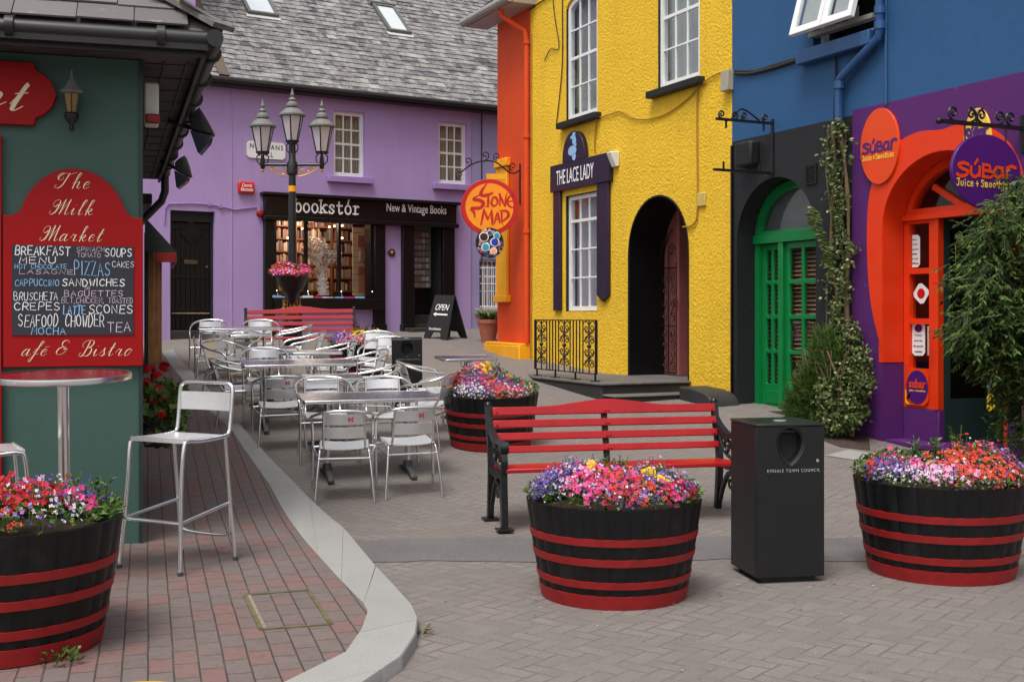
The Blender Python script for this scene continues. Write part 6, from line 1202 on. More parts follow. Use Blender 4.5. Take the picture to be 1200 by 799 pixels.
for u, Y, w, d, two, lab in ((431, 11.0, 1.24, .72, True, 'long steel-topped cafe table nearest the camera, between two pairs of chairs'), (350, 13.35, 1.24, .7, True, 'second long steel-topped cafe table, behind the red-marked chair'), (390, 12.3, .6, .58, False, 'small square cafe table between the two long tables'), (546, 13.75, .62, .6, False, 'small cafe table behind the flower barrel at right'),
    (317, 14.65, .64, .62, False, 'small dark cafe table in the middle of the seating, left one'), (370, 14.3, .6, .5, False, 'small cafe table just behind the second long table'), (293, 16.3, .56, .5, False, 'small cafe table in front of the farthest table'), (281, 17.2, 1.16, .62, True, 'farthest long cafe table, near the faded bench')): table(lab, gm(u, Y, 15, 0, .45), w, d, two)
# bar table and stools
bt = thing('bar_table', 'tall round bar table with dark red top and aluminium rim before the menu board', 'table', gm(77, 7.0, 0, KH) @ Matrix.Rotation(radians(2.4), 4, 'X')); bh_ = 1.195
MB().lathe([(.001, bh_-.03), (.37, bh_-.03), (.37, bh_-.002), (.001, bh_)], n=48, cap=False).build('tabletop', 'redtop', bt); MB().lathe([(.371, bh_-.036), (.385, bh_-.03), (.387, bh_-.015), (.384, bh_+.002), (.371, bh_+.002)], n=48, cap=False).build('rim', 'alu', bt); MB().lathe([(.036, .03), (.036, bh_-.03)], n=16).build('stem', 'alu', bt); MB().lathe([(.25, 0), (.25, .012), (.05, .035), (.036, .04)], n=32).build('base', 'alu', bt)
def stool(label, mt):
    t = thing('bar_stool', label, 'bar stool', mt, 'aluminium bar stools'); zs_ = .785
    for s_ in (-1, 1):
        q = MB(); q.tube(cat([(s_*.245, .26, 0), (s_*.218, .222, .5), (s_*.218, .20, .74), (s_*.218, .165, zs_-.005), (s_*.218, .05, zs_-.01), (s_*.217, -.16, zs_), (s_*.216, -.20, zs_+.02), (s_*.216, -.215, zs_+.08), (s_*.216, -.235, zs_+.27)]+([(s_*.20, -.24, zs_+.31), (s_*.15, -.242, zs_+.325), (0, -.242, zs_+.325)]), 5), .0135, 8); q.build('side_frame', 'alu', t, smooth=60)
        q = MB(); q.tube(cat([(s_*.225, -.25, 0), (s_*.215, -.205, .45), (s_*.214, -.17, zs_-.01)], 4), .0125, 8); q.build('leg', 'alu', t, smooth=60)
    q = MB(); q.tube([(-.232, .24, .30), (.232, .24, .30)], .012, 8)
    for s_ in (-1, 1): q.tube([(s_*.232, .24, .30), (s_*.205, -.215, .36)], .0115, 8)
    q.tube(cat([(-.21, -.215, .36), (-.205, -.225, .20), (-.15, -.235, .155), (.15, -.235, .155), (.205, -.225, .20), (.21, -.215, .36)], 4), .0115, 8); q.build('foot_rail', 'alu', t, smooth=60)
    q = MB(); n = 10; V = []
    for i in range(n+1):
        y = .19-.37*i/n
        for x in (-.215, -.108, 0, .108, .215): V.append((x, y, zs_+.006-.022*(1-(x/.215)**2)*sin(pi*i/n)**.5))
    q.add(V+[(a, b_, c-.006) for a, b_, c in V], [(i*5+k, i*5+k+1, (i+1)*5+k+1, (i+1)*5+k) for i in range(n) for k in range(4)]+[(55+i*5+k, 55+(i+1)*5+k, 55+(i+1)*5+k+1, 55+i*5+k+1) for i in range(n) for k in range(4)]); q.box(-.215, .215, .185, .2, zs_-.015, zs_+.012); q.build('seat', 'aluslat', t, smooth=50)
    q = MB(); n = 10; V = []
    for i in range(n+1):
        x = -.216+.432*i/n; b_ = .02*(1-(x/.216)**2)
        for z, o in ((zs_+.15, 0), (zs_+.265, 0), (zs_+.265, .004), (zs_+.15, .004)): V.append((x, -.235-b_+o, z))
    q.add(V, [(i*4+a, i*4+(a+1) % 4, (i+1)*4+(a+1) % 4, (i+1)*4+a) for i in range(n) for a in range(4)]+[(0, 3, 2, 1)]); q.build('backrest', 'aluslat', t, smooth=50)
    q = MB()
    for x, y in ((-.245, .26), (.245, .26), (-.225, -.25), (.225, -.25)): q.lathe([(.017, 0), (.017, .02)], (x, y, 0), 8)
    q.build('foot_caps', 'greyfoot', t); return t
fr = (hit(140, 665, KH)+hit(213, 673, KH))/2; bk__ = (hit(270, 655, KH)+hit(218, 648, KH))/2; ctr = (fr+bk__)/2; d = fr-bk__; ya = math.degrees(atan2(d.y, d.x))-90
stool('aluminium bar stool standing free on clay pavement right of the bar table', Matrix.Translation((ctr.x, ctr.y, gz(7.3)+KH)) @ Matrix.Rotation(radians(ya), 4, 'Z'))
stool('aluminium bar stool cut by the left edge behind the flower barrel', gm(-22, 6.7, -60, KH))
# A-board
ab = thing('pavement_sign', 'black folding pavement sign with white OPEN and arrow outside the bookshop', 'sign', gm(522, 22.9, -44)); q = MB(); hh = .86; lean = Matrix.Rotation(radians(-17), 4, 'X')
for s_ in (0, 1):
    mt = Matrix.Translation((0, -.26, 0)) @ lean if s_ == 0 else Matrix.Rotation(pi, 4, 'Z') @ Matrix.Translation((0, -.26, 0)) @ lean; q = MB(); q.plate([(-.33, 0), (-.16, 0), (-.1, .13), (.1, .13), (.16, 0), (.33, 0), (.27, hh), (-.27, hh)], [], -.012, .012); o = q.build('board', 'blackmat', ab, mt, bevel=.004)
    if s_ == 0: bfont('OPEN', o, (-.17, .2, .56, .68), -.013, 'letter', shear=.25); c_ = MB(); c_.prism([(-.2, .48), (-.12, .44), (-.12, .465), (.2, .465), (.2, .495), (-.12, .495), (-.12, .52)], -.016, -.013); c_.build('arrow', 'letter', o); bfont('bookstór', o, (-.22, .12, .17, .22), -.013, 'letter')
# street lamp
YL = 20.2; lp = thing('street_lamp', 'black street lamp post with three grey copper lanterns before the bookshop', 'street lamp', gm(342.5, YL, 0, 0, 0)); g0 = gz(YL); zz = lambda v: EYE+(VH-v)/F*YL-g0
q = MB(); q.lathe([(.2, 0), (.2, .12), (.16, .16), (.15, .55), (.17, .6), (.13, .68), (.15, .85), (.145, 1.0), (.11, 1.1), (.085, 1.2), (.07, 1.3), (.062, zz(225)), (.058, zz(206)), (.09, zz(204)), (.095, zz(192)), (.06, zz(188)), (.055, zz(170)), (.085, zz(169)), (.085, zz(167.5)), (.05, zz(166)), (.045, zz(160))], n=20); q.build('post', 'cast', lp)
q = MB(); 
for i in range(7): a = -pi*.85+i*pi*.7/6-.0; q.sphere((.15*cos(a), .15*sin(a), .84+.08*sin(i*2.2)), .035, 5); q.tube([(.15*cos(a), .15*sin(a), .68), (.155*cos(a), .155*sin(a), 1.0)], .012, 5)
q.build('gilt_ornament', 'gold', lp); MB().lathe([(.066, zz(225)), (.066, zz(218))], n=16).build('yellow_band', 'amber', lp)
q = MB(); aw_ = .5
for s_ in (-1, 1):
    q.tube([(s_*.05, 0, zz(193)), (s_*aw_, 0, zz(193))], .028, 8); q.lathe([(.02, zz(199)), (.04, zz(196)), (.045, zz(192)), (.03, zz(184)), (.025, zz(182))], (s_*aw_, 0, 0), 10)
q.build('cross_arm', 'cast', lp); q = MB()
for s_ in (-1, 1):
    q.tube([(s_*(.09+.4*t), 0, zz(207)+(zz(195)-zz(207))*t**1.6) for t in [i/10 for i in range(11)]], .010, 5)
    for c, r, k in ((.16, .075, 1), (.27, .045, -1), (.35, .03, 1)): q.tube([(s_*p[0], 0, p[1]) for p in spiral(c, zz(195.5)-r, r, 1.4, pi/2, 20, k)], .009, 5)
    q.sphere((s_*aw_, 0, zz(200)), .03, 5)
q.build('scrollwork', 'gold', lp)
def lantern(x, vb):
    z0 = zz(vb); o = thing('lantern', None, None); o.parent = lp; 
    k = MB(); k.lathe([(.10, .24), (.19, .66)], (x, 0, z0), 6); bdy = k.build('lantern', 'lampglass', lp, smooth=10); bpy.data.objects.remove(o)
    k = MB()
    for i in range(6): a = 2*pi*(i+.5)/6; k.tube([(x+.10*cos(a), .10*sin(a), z0+.24), (x+.19*cos(a), .19*sin(a), z0+.66)], .012, 5)
    k.lathe([(.11, .215), (.115, .245)], (x, 0, z0), 12)
    for s_ in (-1, 1): k.tube([(x+s_*p[0], 0, z0+p[1]) for p in [(.02, 0), (.09, .08), (.10, .16), (.05, .22)]], .011, 5); k.tube([(x, s_*p[0], z0+p[1]) for p in [(.02, 0), (.09, .08), (.10, .16), (.05, .22)]], .011, 5)
    k.lathe([(.03, -.02), (.03, .04)], (x, 0, z0), 10); k.build('lantern_frame', 'cast', bdy)
    k = MB(); k.lathe([(.20, .65), (.225, .66), (.225, .685), (.12, .785), (.075, .795), (.105, .82), (.10, .86), (.055, .905), (.045, .91), (.065, .935), (.05, .965), (.02, .98), (.035, 1.02), (.02, 1.06), (.004, 1.13)], (x, 0, z0), 12); k.build('lantern_cap', 'lamphead', bdy, smooth=25)
lantern(0, 182); lantern(-aw_, 195); lantern(aw_, 195)
# ================================================================== planting
def rdir(q, up=.6):
    a = q.uniform(0, 2*pi); e = q.gauss(up, .35); return Vector((cos(a)*max(.15, 1-abs(e)*.5), sin(a)*max(.15, 1-abs(e)*.5), e)).normalized()
def bloom(mb, c, n, s_, kind, q):
    """one flower head: petals joined at the centre"""
    n = n.normalized(); x = n.orthogonal().normalized(); x = (Matrix.Rotation(q.uniform(0, 6.28), 3, n) @ x); y = n.cross(x); c = Vector(c)
    if kind == 'pom':
        k = 0
        for L, (m, r, h) in enumerate(((9, 1.0, .0), (8, .8, .25), (6, .5, .42), (4, .25, .5))):
            for i in range(m):
                a = 2*pi*i/m+L*.4; d = x*cos(a)+y*sin(a); t = x*-sin(a)+y*cos(a); b = c+n*s_*h
                mb.add([b, b+d*s_*r*.7+t*s_*r*.33+n*s_*.12, b+d*s_*r+n*s_*.02, b+d*s_*r*.7-t*s_*r*.33+n*s_*.12], [(0, 1, 2, 3)])
        return
    m = {'five': 5, 'tiny': 4, 'bell': 5}[kind]; V = [c]; F_ = []; cup = {'five': .18, 'tiny': .1, 'bell': .5}[kind]
    for i in range(m):
        a = 2*pi*i/m; d = x*cos(a)+y*sin(a); t = x*-sin(a)+y*cos(a); o = len(V); k = q.uniform(.85, 1.1)
        V += [c+d*s_*.55*k+t*s_*.36+n*s_*cup, c+d*s_*k+t*s_*.16+n*s_*cup*.9, c+d*s_*k-t*s_*.16+n*s_*cup*.9, c+d*s_*.55*k-t*s_*.36+n*s_*cup]; F_ += [(0, o, o+1, o+2, o+3)]
    mb.add(V, F_)
KIND = dict(pink=('five', .026), red_bloom=('five', .024), coral=('bell', .020), lobelia=('tiny', .0125), white_bloom=('tiny', .0135), mauve=('tiny', .015), marigold=('pom', .042), crimson=('five', .022), pale_pink=('five', .024), orange_bloom=('pom', .034))
NM = dict(pink='pink_bloom_cluster', red_bloom='red_bloom_cluster', coral='coral_bloom_cluster', lobelia='purple_bloom_cluster', white_bloom='white_bloom_cluster', mauve='mauve_bloom_cluster', marigold='yellow_bloom_cluster', crimson='crimson_bloom_cluster', pale_pink='pale_pink_bloom_cluster', orange_bloom='orange_bloom_cluster')
def bedding(label, mt, R, z0, clumps, seed, H=.17, leaves=1300, spikes=(), big=1.0):
    q = random.Random(seed); t = thing('bedding_flowers', label, 'flowers', mt, 'bedding flowers in the tubs'); hills = [(q.uniform(-R, R), q.uniform(-R, R), q.uniform(.1, .22)*R*2, q.uniform(-.06, .06)) for _ in range(22)]
    def top(x, y):
        rho = min(1, hypot(x, y)/(R*1.08)); return z0+H*(1-rho**4)+sum(h*math.exp(-((x-a)**2+(y-b)**2)/(2*w*w)) for a, b, w, h in hills)*(1-rho**3)
    fo = MB()
    for _ in range(leaves):
        r = R*1.01*sqrt(q.random()); a = q.uniform(0, 2*pi); x, y = r*cos(a), r*sin(a); zt = top(x, y); z = z0+(.0 if r < R*.9 else .015)+(zt-z0)*q.random()**.45*1.12
        d = rdir(q, .35); d = (d+Vector((x, y, 0))*1.0/R*.6).normalized(); fo.leaf((x, y, z), d, rdir(q, .8), q.uniform(.025, .05)*big, q.uniform(.012, .024)*big)
    for (x, y, h) in spikes:
        for k in range(5):
            p = Vector((x, y, top(x, y)-.05)); e = p+Vector((q.uniform(-.06, .06), q.uniform(-.06, .06), h*q.uniform(.7, 1.1))); fo.bar(p, e, .004, .004)
            for j in range(7): fo.leaf(p.lerp(e, j/7), rdir(q, .4), rdir(q, .8), .04, .02)
    fo.build('foliage', 'leaf', t, smooth=0); by = {}; st = MB()
    clumps = clumps+[('lobelia', .0, -.6, .85, 40), ('white_bloom', .0, -.55, .9, 36), (clumps[4][0], -.25, -.6, .4, 20), ('mauve', .1, -.5, .9, 36), ('coral', .2, -.6, .45, 34)]
    for key, px, py, rad, n in clumps:
        kd, s0 = KIND[key]; mb = MB(); s0 *= .64 if kd != 'pom' else .85; n = int(n*{'coral': 1.5, 'lobelia': 2.7, 'mauve': 1.9, 'white_bloom': 1.1, 'pink': 1.35}.get(key, 1.9)) if kd != 'pom' else n
        for _ in range(n):
            a = q.uniform(0, 2*pi); r = rad*sqrt(q.random()); x, y = (px+r*cos(a))*R, (py-.2+r*sin(a)*.95)*R; rho = hypot(x, y)
            if rho > R*.99: k_ = R*q.uniform(.78, .99)/rho; x, y = x*k_, y*k_; rho *= k_
            z = top(x, y)+q.uniform(-.02, .035)+(.02 if kd == 'tiny' and q.random() < .3 else 0)
            z += q.gauss(0, .012)
            up_ = q.random() < .2
            if up_: z += q.uniform(.01, .06)*(1-(rho/R/1.1)**2)
            nn = (Vector((x, y, 0))*(.9/R)+Vector((q.gauss(0, .35), q.gauss(-.25, .35), .75))).normalized(); bloom(mb, (x, y, z), nn, s0*big*q.uniform(.7, 1.25), kd, q)
            if kd == 'pom': mb.build('yellow_bloom' if key == 'marigold' else 'orange_bloom', key, t, smooth=0); mb = MB()
            if rho > R*.75 and not up_: continue
            if up_ or q.random() < .1: st.bar((x*.97, y*.97, z-.07), (x, y, z), .003, .003)
        if mb.v: tag(mb.build(NM[key], key, t, smooth=0), kind='stuff')
    tag(st.build('stem_tangle', 'leaf', t, smooth=0), kind='stuff'); return t
def on(i): return BAR[i][1] @ Matrix.Scale(BAR[i][2], 4)
bedding('mixed purple, pink and yellow flowers filling the barrel in front of the red bench', on(0), .50, .54, [('lobelia', -.72, -.1, .36, 190), ('white_bloom', -.55, -.2, .45, 90), ('mauve', -.6, .1, .4, 70), ('red_bloom', -.62, .0, .22, 10), ('pink', -.3, -.35, .3, 58), ('pale_pink', -.4, -.3, .25, 14), ('marigold', -.28, .0, .13, 6), ('marigold', .45, -.1, .17, 7), ('coral', .1, -.45, .32, 75), ('coral', .3, .45, .3, 50), ('coral', .6, -.2, .25, 25), ('pink', .1, -.2, .25, 28), ('pink', .62, -.5, .22, 18), ('lobelia', .68, -.1, .36, 120), ('mauve', .5, .2, .4, 90), ('white_bloom', .7, .0, .4, 80), ('crimson', .85, -.25, .18, 32), ('crimson', -.05, -.8, .22, 18), ('red_bloom', .62, -.45, .18, 12), ('lobelia', -.2, .5, .4, 70), ('mauve', .0, .6, .5, 60), ('pale_pink', .15, .6, .3, 12), ('lobelia', .2, -.55, .4, 40)], 31, .14, 2100, [(-.05, .12, .16), (.05, .08, .14), (-.22, .2, .17)])
bedding('coral, pink and purple flowers with one yellow clump in the right-hand barrel', on(1), .50, .54, [('lobelia', -.8, -.1, .3, 120), ('mauve', -.6, -.2, .4, 70), ('white_bloom', -.6, -.4, .4, 80), ('pink', -.5, .0, .28, 42), ('pale_pink', -.3, -.4, .25, 26), ('marigold', -.26, .05, .12, 5), ('coral', .35, -.25, .52, 330), ('coral', .1, .2, .3, 60), ('coral', -.85, .05, .15, 30), ('pink', .6, .3, .25, 22), ('lobelia', .85, -.1, .25, 80), ('mauve', .7, .1, .3, 50), ('white_bloom', -.1, .2, .6, 60), ('mauve', -.1, -.3, .3, 50), ('crimson', -.55, .2, .2, 12)], 32, .135, 2100, [(.02, .1, .19), (.15, .1, .19), (-.1, .15, .16)])
bedding('crimson, red and pink flowers with trailing leaves in the left-hand barrel', on(2), .50, .54, [('crimson', -.2, -.2, .65, 210), ('red_bloom', .0, -.1, .6, 130), ('pink', -.15, .35, .35, 40), ('pale_pink', .1, .25, .3, 26), ('pink', .65, .1, .22, 24), ('lobelia', .5, .1, .35, 60), ('white_bloom', .45, -.1, .35, 40), ('lobelia', .7, .45, .2, 40), ('red_bloom', .5, .1, .25, 18), ('white_bloom', .3, .6, .4, 34), ('white_bloom', .75, -.3, .25, 26), ('pink', -.3, .1, .3, 22), ('red_bloom', -.1, -.75, .4, 40)], 33, .15, 2100, [(.35, .25, .15), (.2, .35, .14)])
bedding('pink, orange and yellow flowers with white trailing edge in the barrel behind the bench end', on(3), .50, .54, [('pink', -.4, -.2, .35, 50), ('coral', -.75, .0, .25, 70), ('white_bloom', -.5, -.7, .4, 130), ('marigold', -.2, .2, .2, 9), ('lobelia', .0, .0, .6, 150), ('coral', .2, -.3, .35, 110), ('pink', .6, -.3, .3, 34), ('pink', .1, .2, .4, 24), ('white_bloom', .7, -.4, .4, 90), ('marigold', .3, .45, .1, 2), ('mauve', -.2, .1, .7, 90), ('coral', -.3, .5, .3, 40)], 34, .15, 1500, [(-.3, .1, .16), (.1, .2, .14)], 1.15)
bedding('purple, pink and yellow flowers in the distant barrel by the far bench', on(4), .50, .54, [('lobelia', -.6, -.1, .4, 130), ('pink', -.3, -.4, .4, 40), ('marigold', .0, .2, .3, 12), ('marigold', .5, .1, .3, 9), ('mauve', -.5, .1, .5, 100), ('white_bloom', -.1, -.3, .5, 50), ('coral', -.1, .4, .5, 70), ('orange_bloom', .25, -.1, .12, 6), ('lobelia', .7, .0, .35, 90), ('mauve', .6, -.2, .4, 80)], 35, .24, 1000, [(.1, .2, .16)], 1.3)
# bowl on the lamp post with red flowers
hb = thing('hanging_bowl', 'dark bowl fixed round the lamp post, holding pink and red flowers', 'planter', gm(343, YL-.28)); zb_ = zz(346); zt_ = zz(320); MB().lathe([(.06, zb_-.12), (.09, zb_), (.2, zb_+.14), (.29, zt_), (.31, zt_+.02), (.27, zt_+.0), (.2, zt_-.05)], n=28, cap=False).build('bowl', 'cast', hb); MB().lathe([(.001, zt_-.05), (.27, zt_-.04)], n=24, cap=False).build('soil', 'soil', hb); MB().tube([(0, .0, zb_-.1), (0, .25, zb_-.1)], .02, 6).build('bracket', 'cast', hb)
bd2 = bedding('pink and red flowers brimming over the dark bowl on lamp post', gm(343, YL-.28), .38, zt_-.03, [('pink', 0, 0, 1.0, 130), ('coral', -.6, 0, .5, 80), ('red_bloom', .2, 0, .9, 110), ('pale_pink', 0, -.2, .9, 40), ('pink', .7, -.2, .4, 40)], 36, .09, 500, (), 1.4)
# geraniums on the cafe side wall
gb_ = thing('geranium_trough', 'dark wall trough on the corner of green building, holding red geraniums', 'planter', LW.m); ty0, ty1 = 1.2, 2.3; tz0 = EYE-1.02; q = MB(); q.box(.02, .20, ty0, ty1, tz0, tz0+.16); q.build('trough', 'blackmat', gb_, bevel=.015); q = MB(); q.box(.003, .02, ty0+.1, ty1-.1, tz0+.02, tz0+.14); q.build('wall_bracket', 'iron', gb_)
ge = thing('red_geraniums', 'red geraniums with green leaves spilling out by the corner of green building', 'flowers', LW.m); q = random.Random(41); fo = MB(); hd = []
for _ in range(520):
    y = q.uniform(ty0-.1, ty1+.1); x = q.uniform(.01, .34); z = tz0+q.uniform(-.02, .46)
    if (x-.12)**2/.06+(z-tz0-.2)**2/.08 > 1.15: continue
    fo.leaf((x, y, z), rdir(q, .2), rdir(q, .6), q.uniform(.06, .1), q.uniform(.06, .09))
fo.build('foliage', 'leaf', ge, smooth=0)
for (u, v) in ((192, 430), (175, 433), (191, 463), (186, 457), (178, 470), (188, 485), (174, 498), (195, 470), (183, 440), (170, 450)):
    Y = 9.4+q.uniform(-.1, .3); c = LW.m.inverted() @ Vector(((u-CX)/F*Y, Y, EYE+(VH-v)/F*Y)); mb = MB()
    for _ in range(26): d = rdir(q, .3); bloom(mb, c+d*.038, d, .022, 'five', q)
    mb.build('flower_head', 'red_bloom', ge, smooth=0)
# ivy and bush against the black wall
def poly_at(u, v, d): x, z = RW.at(u, v, d); return Vector((x, d, z))
iv = thing('climbing_ivy', 'variegated ivy climbing a woody stem between the black and purple walls', 'climber', RW.m); q = random.Random(51); lf = MB(); st = MB()
for us in ((984, 992, 995, 992, 996), (976, 978, 974, 980, 985)): st.tube(cat([poly_at(u + q.uniform(-1, 1), v, -.06) for u, v in zip(us, (145, 210, 280, 350, 430))]+[poly_at(us[-1]-4, 505, -.1)], 6), [.022+.006*sin(i) for i in range(31)], 7)
for us in ((971, 968, 974, 970, 968), (992, 988, 984, 990, 988)): st.tube(cat([poly_at(u, v, -.05) for u, v in zip(us, (150, 200, 260, 330, 420))], 5), .009, 5)
st.build('stem', 'bark', iv, smooth=60)
for _ in range(2500):
    v = q.uniform(138, 440); w = 11+6*sin(v*.045)+5*sin(v*.11+1)+3*sin(v*.31); w = max(4, w)*(1.5 if q.random() < .06 else 1); uc = 983+4*sin(v*.021+1)-(6 if 300 < v < 400 else 0); u = uc+q.uniform(-w, w)
    if q.random() < .25+.3*sin(v*.06+u*.2): continue
    p = poly_at(u, v, -q.uniform(.02, .16)); lf.leaf(p, rdir(q, -.3), Vector((q.gauss(0, .5), -1, q.gauss(.3, .4))).normalized(), q.uniform(.025, .07), q.uniform(.02, .048))
for _ in range(160):
    t_ = q.random(); p = poly_at(980-28*t_, 330-50*sin(t_*2)-30*t_+q.uniform(-12, 12), -.14-.1*t_); lf.leaf(p, Vector((-.7, -.2, q.uniform(-.3, .5))).normalized(), Vector((0, -1, .3)), q.uniform(.07, .12), .025)
lf.build('foliage', 'ivy', iv, smooth=0)
bu = thing('green_bush', 'feathery green bush mixed with pale ivy at the foot of the black wall', 'bush', RW.m); f1, f2, st = MB(), MB(), MB(); q = random.Random(52)
bz = gz(13.1); bcx = RW.X(972)
def bushpts(n, cx_, cy, cz_, rx, ry, rz):
    for _ in range(n):
        d = Vector((q.gauss(0, 1), q.gauss(0, 1), q.gauss(0, 1))).normalized(); r = q.uniform(.45, 1)**.5*(1+.22*sin(d.x*5+d.z*4)+.12*sin(d.z*11)); yield Vector((cx_+d.x*rx*r, min(-.03, cy+d.y*ry*r), max(bz+.02, cz_+d.z*rz*r))), d
xa = lambda u: RW.X(u, -.3)
def nz_(): return Vector((q.gauss(0, .4), q.gauss(0, .4), q.gauss(0, .4)))
for (u, y, h, rx, ry, rz, n) in ((946, -.3, .32, .2, .17, .3, 1700), (958, -.22, .62, .2, .16, .34, 1700), (938, -.36, .24, .13, .14, .22, 800), (966, -.3, .9, .15, .13, .25, 900), (952, -.36, .5, .14, .12, .24, 900), (975, -.25, .7, .18, .14, .3, 900)):
    for p, d in bushpts(n, xa(u), y, bz+h, rx, ry, rz): f1.leaf(p, (d*.6+Vector((0, -.1, .5))+nz_()).normalized(), rdir(q, .3), q.uniform(.05, .1), .010)
for (u, y, h, rx, ry, rz, n) in ((982, -.34, .20, .20, .18, .20, 700), (998, -.26, .30, .15, .15, .22, 500), (988, -.24, .58, .16, .15, .22, 600), (976, -.36, .46, .14, .13, .2, 400), (996, -.16, .78, .12, .12, .2, 400), (984, -.15, 1.02, .13, .11, .22, 450), (1004, -.2, .55, .1, .12, .14, 220)):
    for p, d in bushpts(n, xa(u), y, bz+h, rx, ry, rz): f2.leaf(p, Vector((q.gauss(0, 1), q.gauss(-.2, .7), q.gauss(-.3, .7))).normalized(), (d+rdir(q, .6)+Vector((q.gauss(0, .4), -.4, 0))).normalized(), q.uniform(.03, .065), q.uniform(.022, .046))
for _ in range(60): p = poly_at(1003+q.uniform(0, 22), 450+q.uniform(-9, 6), -.3-q.uniform(0, .15)); f2.leaf(p, Vector((1, -.2, .2)).normalized(), rdir(q, .8), .06, .035)
for i in range(9): a = Vector((xa(960+i*4), -.25, bz)); st.tube(cat([a, a+Vector((q.uniform(-.15, .15), -.1, .4)), a+Vector((q.uniform(-.3, .3), -.15, .9))], 4), .009, 5)
f1.build('feathery_foliage', 'fern', bu, smooth=0); f2.build('ivy_foliage', 'ivy', bu, smooth=0); st.build('stem', 'bark', bu)
so_ = MB(); P = [hit(u, v) for u, v in ((925, 502), (985, 524), (1020, 528), (1018, 512), (1000, 500))]; so_.add([(p.x, p.y, gz(p.y)+.005) for p in P], [(0, 1, 2, 3, 4)]); tag(so_.build('soil_bed', 'soil', smooth=0), kind='structure')
P = [hit(u, v) for u, v in ((967, 534), (1005, 540), (1030, 533), (995, 527))]; q2 = MB(); q2.add([(p.x, p.y, gz(p.y)+.006) for p in P], [(0, 1, 2, 3)]); tag(q2.build('paving_slab', 'kerbstone', smooth=0), kind='structure')
# big drooping shrub in front of the red doorway
sh = thing('leafy_shrub', 'tall dark green drooping shrub at the right edge, before the red arched doorway', 'shrub', Matrix.Translation((4.62, 10.15, gz(10.15)))); q = random.Random(53); lf = MB(); st = MB(); Yq = 10.15
def loc(u, v, dy=0): Y = Yq+dy; return Vector(((u-CX)/F*Y-4.62, dy, EYE+(VH-v)/F*Y-gz(Yq)))
root = loc(1215, 560); 
boughs = []
for i in range(30):
    tu, tv = q.choice([(1128, 345), (1120, 400), (1122, 330), (1142, 305), (1158, 282), (1175, 258), (1200, 250), (1142, 435), (1162, 465), (1180, 485), (1200, 500), (1158, 330), (1180, 330), (1150, 390), (1170, 400), (1230, 270), (1260, 300), (1280, 380), (1220, 420)]); tu += q.uniform(-8, 8); tv += q.uniform(-12, 12); dy = q.uniform(-.45, .4)
    e = loc(tu, tv, dy); c1 = loc(1210+q.uniform(-15, 25), 440+q.uniform(-40, 40), dy*.3); c2 = loc((tu+1210)/2, min(tv, 400)-35, dy*.7); P = cat([root+Vector((q.uniform(-.1, .1), q.uniform(-.1, .1), 0)), c1, c2, e], 7); st.tube(P, [.022*(1-i_/len(P))+.003 for i_ in range(len(P))], 5); boughs.append(P)
for P in boughs:
    for k in range(7, len(P)):
        for _ in range(11):
            s_ = P[k]+Vector((q.gauss(.04, .09), q.gauss(0, .09), q.gauss(0, .07)))
            if s_.z < 1.42-(s_.x+1.0)*1.05 or s_.x < -.90+.35*max(0, s_.z-1.9): continue
            d = Vector((q.gauss(-.1, .42), q.gauss(-.1, .5), -.35+q.gauss(0, .3))).normalized(); L = q.uniform(.10, .2)
            st.bar(s_, s_+d*L, .003, .003)
            for j in range(8): t_ = j/7; side = d.cross(Vector((0, 0, 1))); side = side.normalized()*(1 if j % 2 else -1) if side.length > .01 else Vector((1, 0, 0)); ld = (d*.7+side*.6+Vector((0, 0, -.25))).normalized(); lf.leaf(s_+d*L*t_, ld, Vector((q.gauss(0, .3), -.4, .8)).normalized(), q.uniform(.045, .075), q.uniform(.019, .030))
for _ in range(90):
    u0, v0 = q.uniform(1170, 1230), q.uniform(490, 545); s_ = loc(u0, v0, q.uniform(-.2, .2)); d = Vector((q.gauss(-.3, .5), q.gauss(0, .4), q.gauss(.1, .4))).normalized()
    for j in range(7): lf.leaf(s_+d*.03*j, (d+Vector((0, 0, -.5))*(j % 2)).normalized(), rdir(q, .6), .05, .016)
for (u, v) in ((1135, 262), (1155, 255), (1180, 245), (1120, 285), (1165, 250), (1196, 238)):
    a = loc(u, v+22); e = loc(u+q.uniform(-8, 8), v+2, q.uniform(-.1, .1)); st.bar(a, e, .004, .004)
    for j in range(10): lf.leaf(a.lerp(e, j/9), Vector((1 if j % 2 else -1, -.2, .5)).normalized(), Vector((0, -.6, .7)), .05, .012)
lf.build('foliage', 'jas', sh, smooth=0); st.build('branches', 'bark', sh)
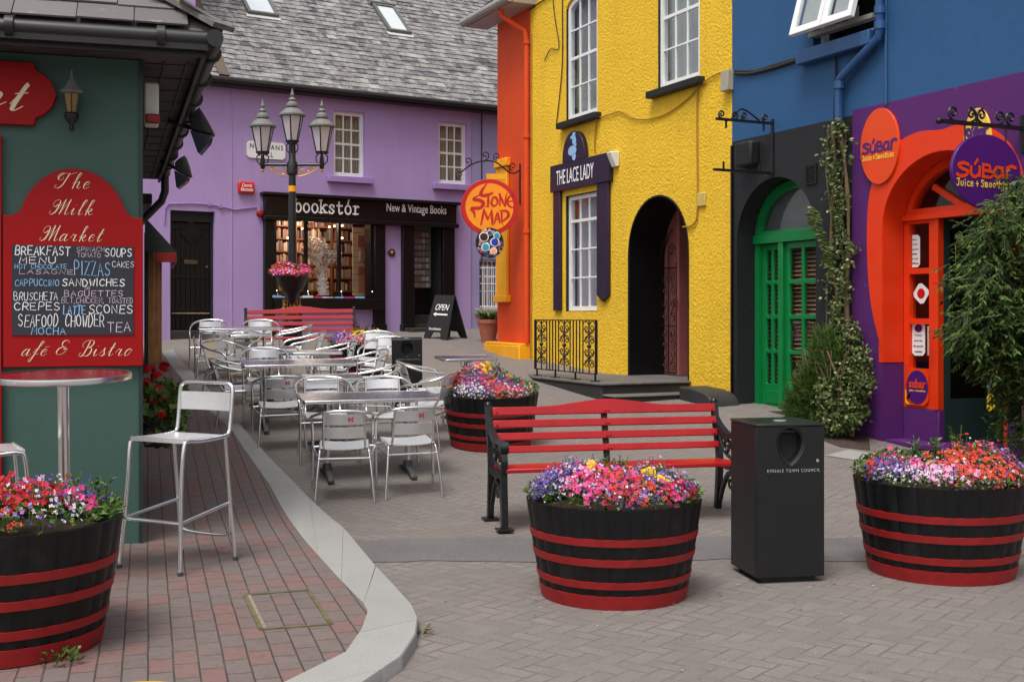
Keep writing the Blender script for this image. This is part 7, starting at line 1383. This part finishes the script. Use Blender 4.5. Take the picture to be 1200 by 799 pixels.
# clay pot by the lane window, weeds
Yp = 22.3; tp = thing('plant_pot', 'terracotta pot of strappy green leaves beside the amber plinth', 'planter', gm(572.5, Yp)); MB().lathe([(.13, 0), (.2, .36), (.215, .36), (.215, .43), (.185, .43), (.17, .38), (.001, .37)], n=28).build('pot', 'terracotta', tp); q = random.Random(61); lf = MB()
for _ in range(130):
    a = q.uniform(0, 2*pi); d = Vector((cos(a), sin(a), 0)); L = q.uniform(.25, .5); b0 = d*q.uniform(0, .12)+Vector((0, 0, .37)); pr = None
    for k in range(6):
        t_ = k/5; p = b0+d*(L*.55*t_**1.3)+Vector((0, 0, L*(1.15*t_-.75*t_*t_))); w = .022*(1-t_)+.002; s_ = Vector((-d.y, d.x, 0))*w
        if pr: lf.add([pr[0], pr[1], p+s_, p-s_], [(0, 1, 2, 3)])
        pr = (p-s_, p+s_)
lf.build('foliage', 'leaf', tp, smooth=0)
def tuft(label, p, R, n, seed, m='leaf'):
    q = random.Random(seed); t = thing('weed_tuft', label, 'weed', Matrix.Translation(p)); lf = MB()
    for _ in range(n): a = q.uniform(0, 6.28); r = R*sqrt(q.random()); d = Vector((cos(a), sin(a), q.uniform(.2, .9))).normalized(); lf.leaf((r*cos(a), r*sin(a)*.6, q.uniform(0, R*.5)), d, rdir(q, .7), q.uniform(.02, .045), q.uniform(.01, .02))
    lf.build('foliage', m, t, smooth=0)
tuft('small green weed growing at the foot of left-hand barrel', hit(69, 776, KH), .10, 90, 71)
tuft('dry little weed in the joint at outer corner of the kerb', hit(494, 743), .05, 30, 72, 'dryleaf')
# fallen petals and bits under the tubs and tables
q = random.Random(81); dbm = MB()
for (u, v, r, n) in ((640, 705, .5, 10), (1040, 690, .5, 10), (430, 575, .7, 16), (880, 690, .4, 12), (590, 620, .5, 8), (700, 745, 1.2, 14)):
    c = hit(u, v)
    for _ in range(n): x, y = c.x+q.gauss(0, r), c.y+q.gauss(0, r*.7); dbm.leaf((x, y, gz(y)+.006), Vector((q.gauss(0, 1), q.gauss(0, 1), .05)).normalized(), Vector((0, 0, 1)), q.uniform(.012, .03), q.uniform(.008, .016))
tag(dbm.build('fallen_petals', island('fallen_bits', [(0, S(70, 60, 50)), (.6, S(120, 100, 80)), (.85, S(210, 200, 190)), (1, S(190, 110, 130))], .8), smooth=0), 'scattered dry petals and bits of leaf on the paving', 'litter', kind='stuff')
